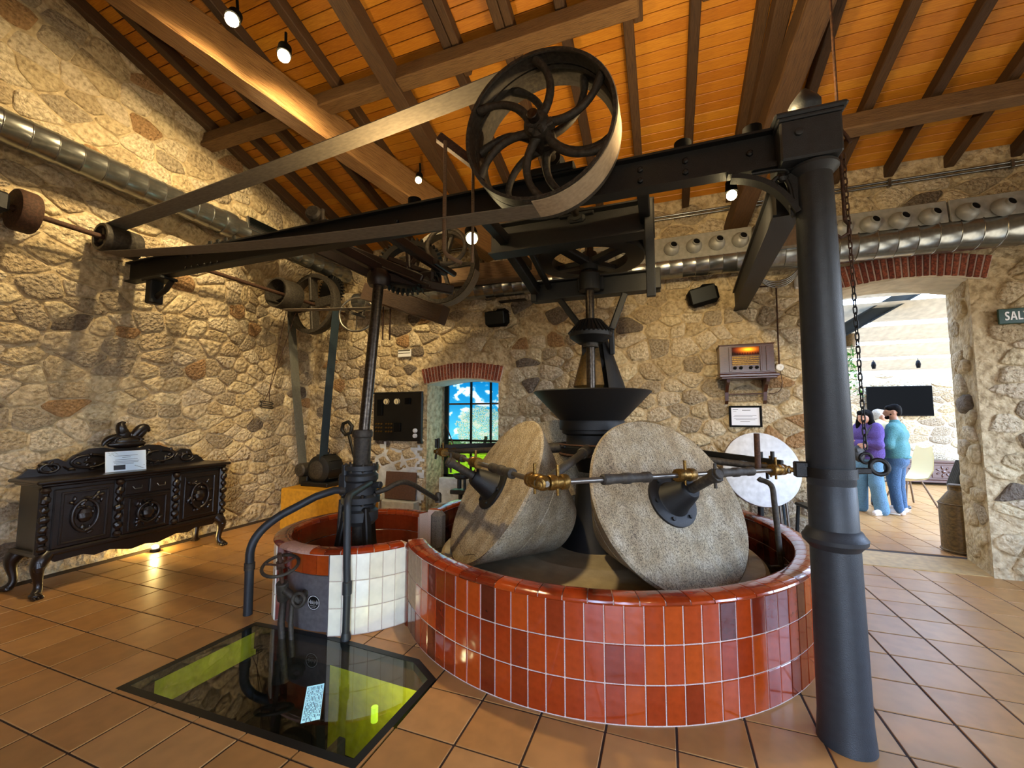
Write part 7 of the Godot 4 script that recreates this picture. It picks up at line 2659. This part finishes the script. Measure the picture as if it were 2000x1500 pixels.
# ---------------------------------------------------------------- lamps
func spot_lamp(at: Vector3, aim: Vector3, label: String, e: float, cone: float, r := 0.035, col := Color(1.0, 0.885, 0.66)) -> void:
	var t := thing("spotlight_lamp", label, "lamp", at, 0, "ceiling spotlights")
	var d := (Vector3(aim.x * 0.5, aim.y, aim.z * 0.5) - at).normalized()
	var b := MB.new()
	b.ball(X(Vector3.ZERO, Vector3.ZERO, Vector3.ONE * r), 14)
	b.done("bulb", M.bulb, t)
	b = MB.new()
	b.lathe(MB.axis(-d * (r + 0.07), d * 0.02), [Vector2(0, 0), Vector2(r * 0.7, 0), Vector2(r * 1.05, 0.02), Vector2(r * 1.15, r + 0.05), Vector2(r * 1.05, r + 0.05), Vector2(r * 0.9, 0.04), Vector2(0, 0.03)], 20)
	b.tube([-d * (r + 0.06), -d * (r + 0.10) + Vector3(0, 0.03, 0), -d * (r + 0.07) + Vector3(0, 0.12, 0)], 0.012, 6)
	b.done("lamp_housing", M.plastic, t)
	var l := SpotLight3D.new()
	l.name = "light"
	l.light_color = col
	l.light_energy = e
	l.light_size = r
	l.spot_angle = cone
	l.spot_angle_attenuation = 1.0
	l.spot_range = 30.0
	l.spot_attenuation = 2.0
	l.shadow_enabled = true
	t.add_child(l, true)
	l.look_at_from_position(at, aim, Vector3.UP)


func up_lamp(at: Vector3, label: String, e: float, col := Color(1.0, 0.86, 0.62)) -> void:
	var t := thing("uplight_lamp", label, "lamp", at, 0, "uplights behind the beams")
	var b := MB.new()
	b.lathe(X(Vector3(0, -0.05, 0)), pr([0, 0, 0.045, 0, 0.05, 0.02, 0.05, 0.05, 0.044, 0.05, 0.04, 0.02, 0, 0.02]), 18)
	b.done("lamp_housing", M.plastic, t)
	b = MB.new()
	b.ball(X(Vector3(0, 0.0, 0), Vector3.ZERO, Vector3(0.03, 0.02, 0.03)), 12)
	b.done("bulb", M.bulbsmall, t)
	omni(t, Vector3.ZERO, col, e, 0.02)


func build_lamps() -> void:
	var warm := Color(1.0, 0.78, 0.48)
	spot_lamp(Vector3(-3.23, 4.83, -2.15), Vector3(-5.6, 2.6, -2.3), "upper bright spotlight on the pale tie beam, nearest the photo's top edge", 10.0, 62.0, 0.05)
	spot_lamp(Vector3(-3.0, 4.70, -2.45), Vector3(-5.6, 2.5, -4.2), "lower bright spotlight on the pale tie beam, below and right of its twin", 11.0, 56.0, 0.05)
	spot_lamp(Vector3(-2.50, 4.22, -3.78), Vector3(-4.6, 1.5, -5.6), "small bright spotlight low on the pale tie beam, above the main iron beam", 6.0, 50.0, 0.035)
	spot_lamp(Vector3(-1.36, 2.97, -2.80), Vector3(-0.95, 0.4, -3.3), "dazzling spotlight under the main beam between the hanging rods and the wheel", 4.0, 50.0, 0.045)
	spot_lamp(Vector3(0.425, 2.95, -2.75), Vector3(0.9, 2.0, -5.6), "small bright spotlight under the main beam beside the column bracket", 4.5, 55.0, 0.03)
	up_lamp(Vector3(0.15, 3.255, -2.6), "uplight on the main beam right of the big wheel", 1.9)
	up_lamp(Vector3(-1.75, 3.255, -2.6), "uplight on the main beam left of the big wheel", 1.5)
	up_lamp(Vector3(0.52, 3.255, -2.6), "uplight on the main beam beside the column capital", 1.2)
	# floor light under the sideboard
	var t := thing("floor_lamp", "glaring little uplight on the floor under the carved sideboard", "lamp", Vector3(-5.72, 0.0, -3.27))
	var b := MB.new()
	b.lathe(X(), pr([0, 0, 0.05, 0, 0.05, 0.03, 0.04, 0.036, 0, 0.036]), 20)
	b.done("lamp_housing", M.frame, t)
	b = MB.new()
	b.ball(X(Vector3(0, 0.05, 0), Vector3.ZERO, Vector3(0.035, 0.025, 0.035)), 12)
	b.done("bulb", M.bulb, t)
	omni(t, Vector3(0, 0.05, 0), Color(1.0, 0.85, 0.52), 0.6, 0.03)
	# the two little fittings on top of the main beam and the dark tuft beside the grille
	var ft := thing("oil_cup", "small round fitting standing on the main beam below the stone gable", "fitting", Vector3(-2.74, 3.22, -2.62))
	b = MB.new()
	b.lathe(X(Vector3(-0.03, 0.07, -0.06), Vector3(80, 20, 0)), pr([0, 0, 0.06, 0, 0.065, 0.02, 0.065, 0.12, 0.05, 0.14, 0, 0.14]), 20)
	b.done("cup", M.castiron, ft)
	b = MB.new()
	b.box(X(Vector3(0.05, 0.01, -0.02)), Vector3(0.2, 0.03, 0.1), 0.006)
	b.cyl(Vector3(0.06, 0.02, 0), Vector3(0.06, 0.13, 0), 0.02, 10)
	b.done("base", M.castiron, ft)
	var tf := thing("gear_tuft", "black toothed rack end showing above the main beam beside the duct grille", "gear", Vector3(-4.35, 3.32, -2.9))
	b = MB.new()
	b.bar(Vector3(-0.25, 0.02, 0), Vector3(0.25, -0.06, 0), 0.08, 0.06, 0.01)
	for i in 12: b.bar(Vector3(-0.22 + 0.04 * i, 0.02, 0), Vector3(-0.23 + 0.04 * i, 0.08 + 0.03 * ((i * 7) % 3), 0.0), 0.04, 0.016)
	b.done("rack", M.iron, tf)
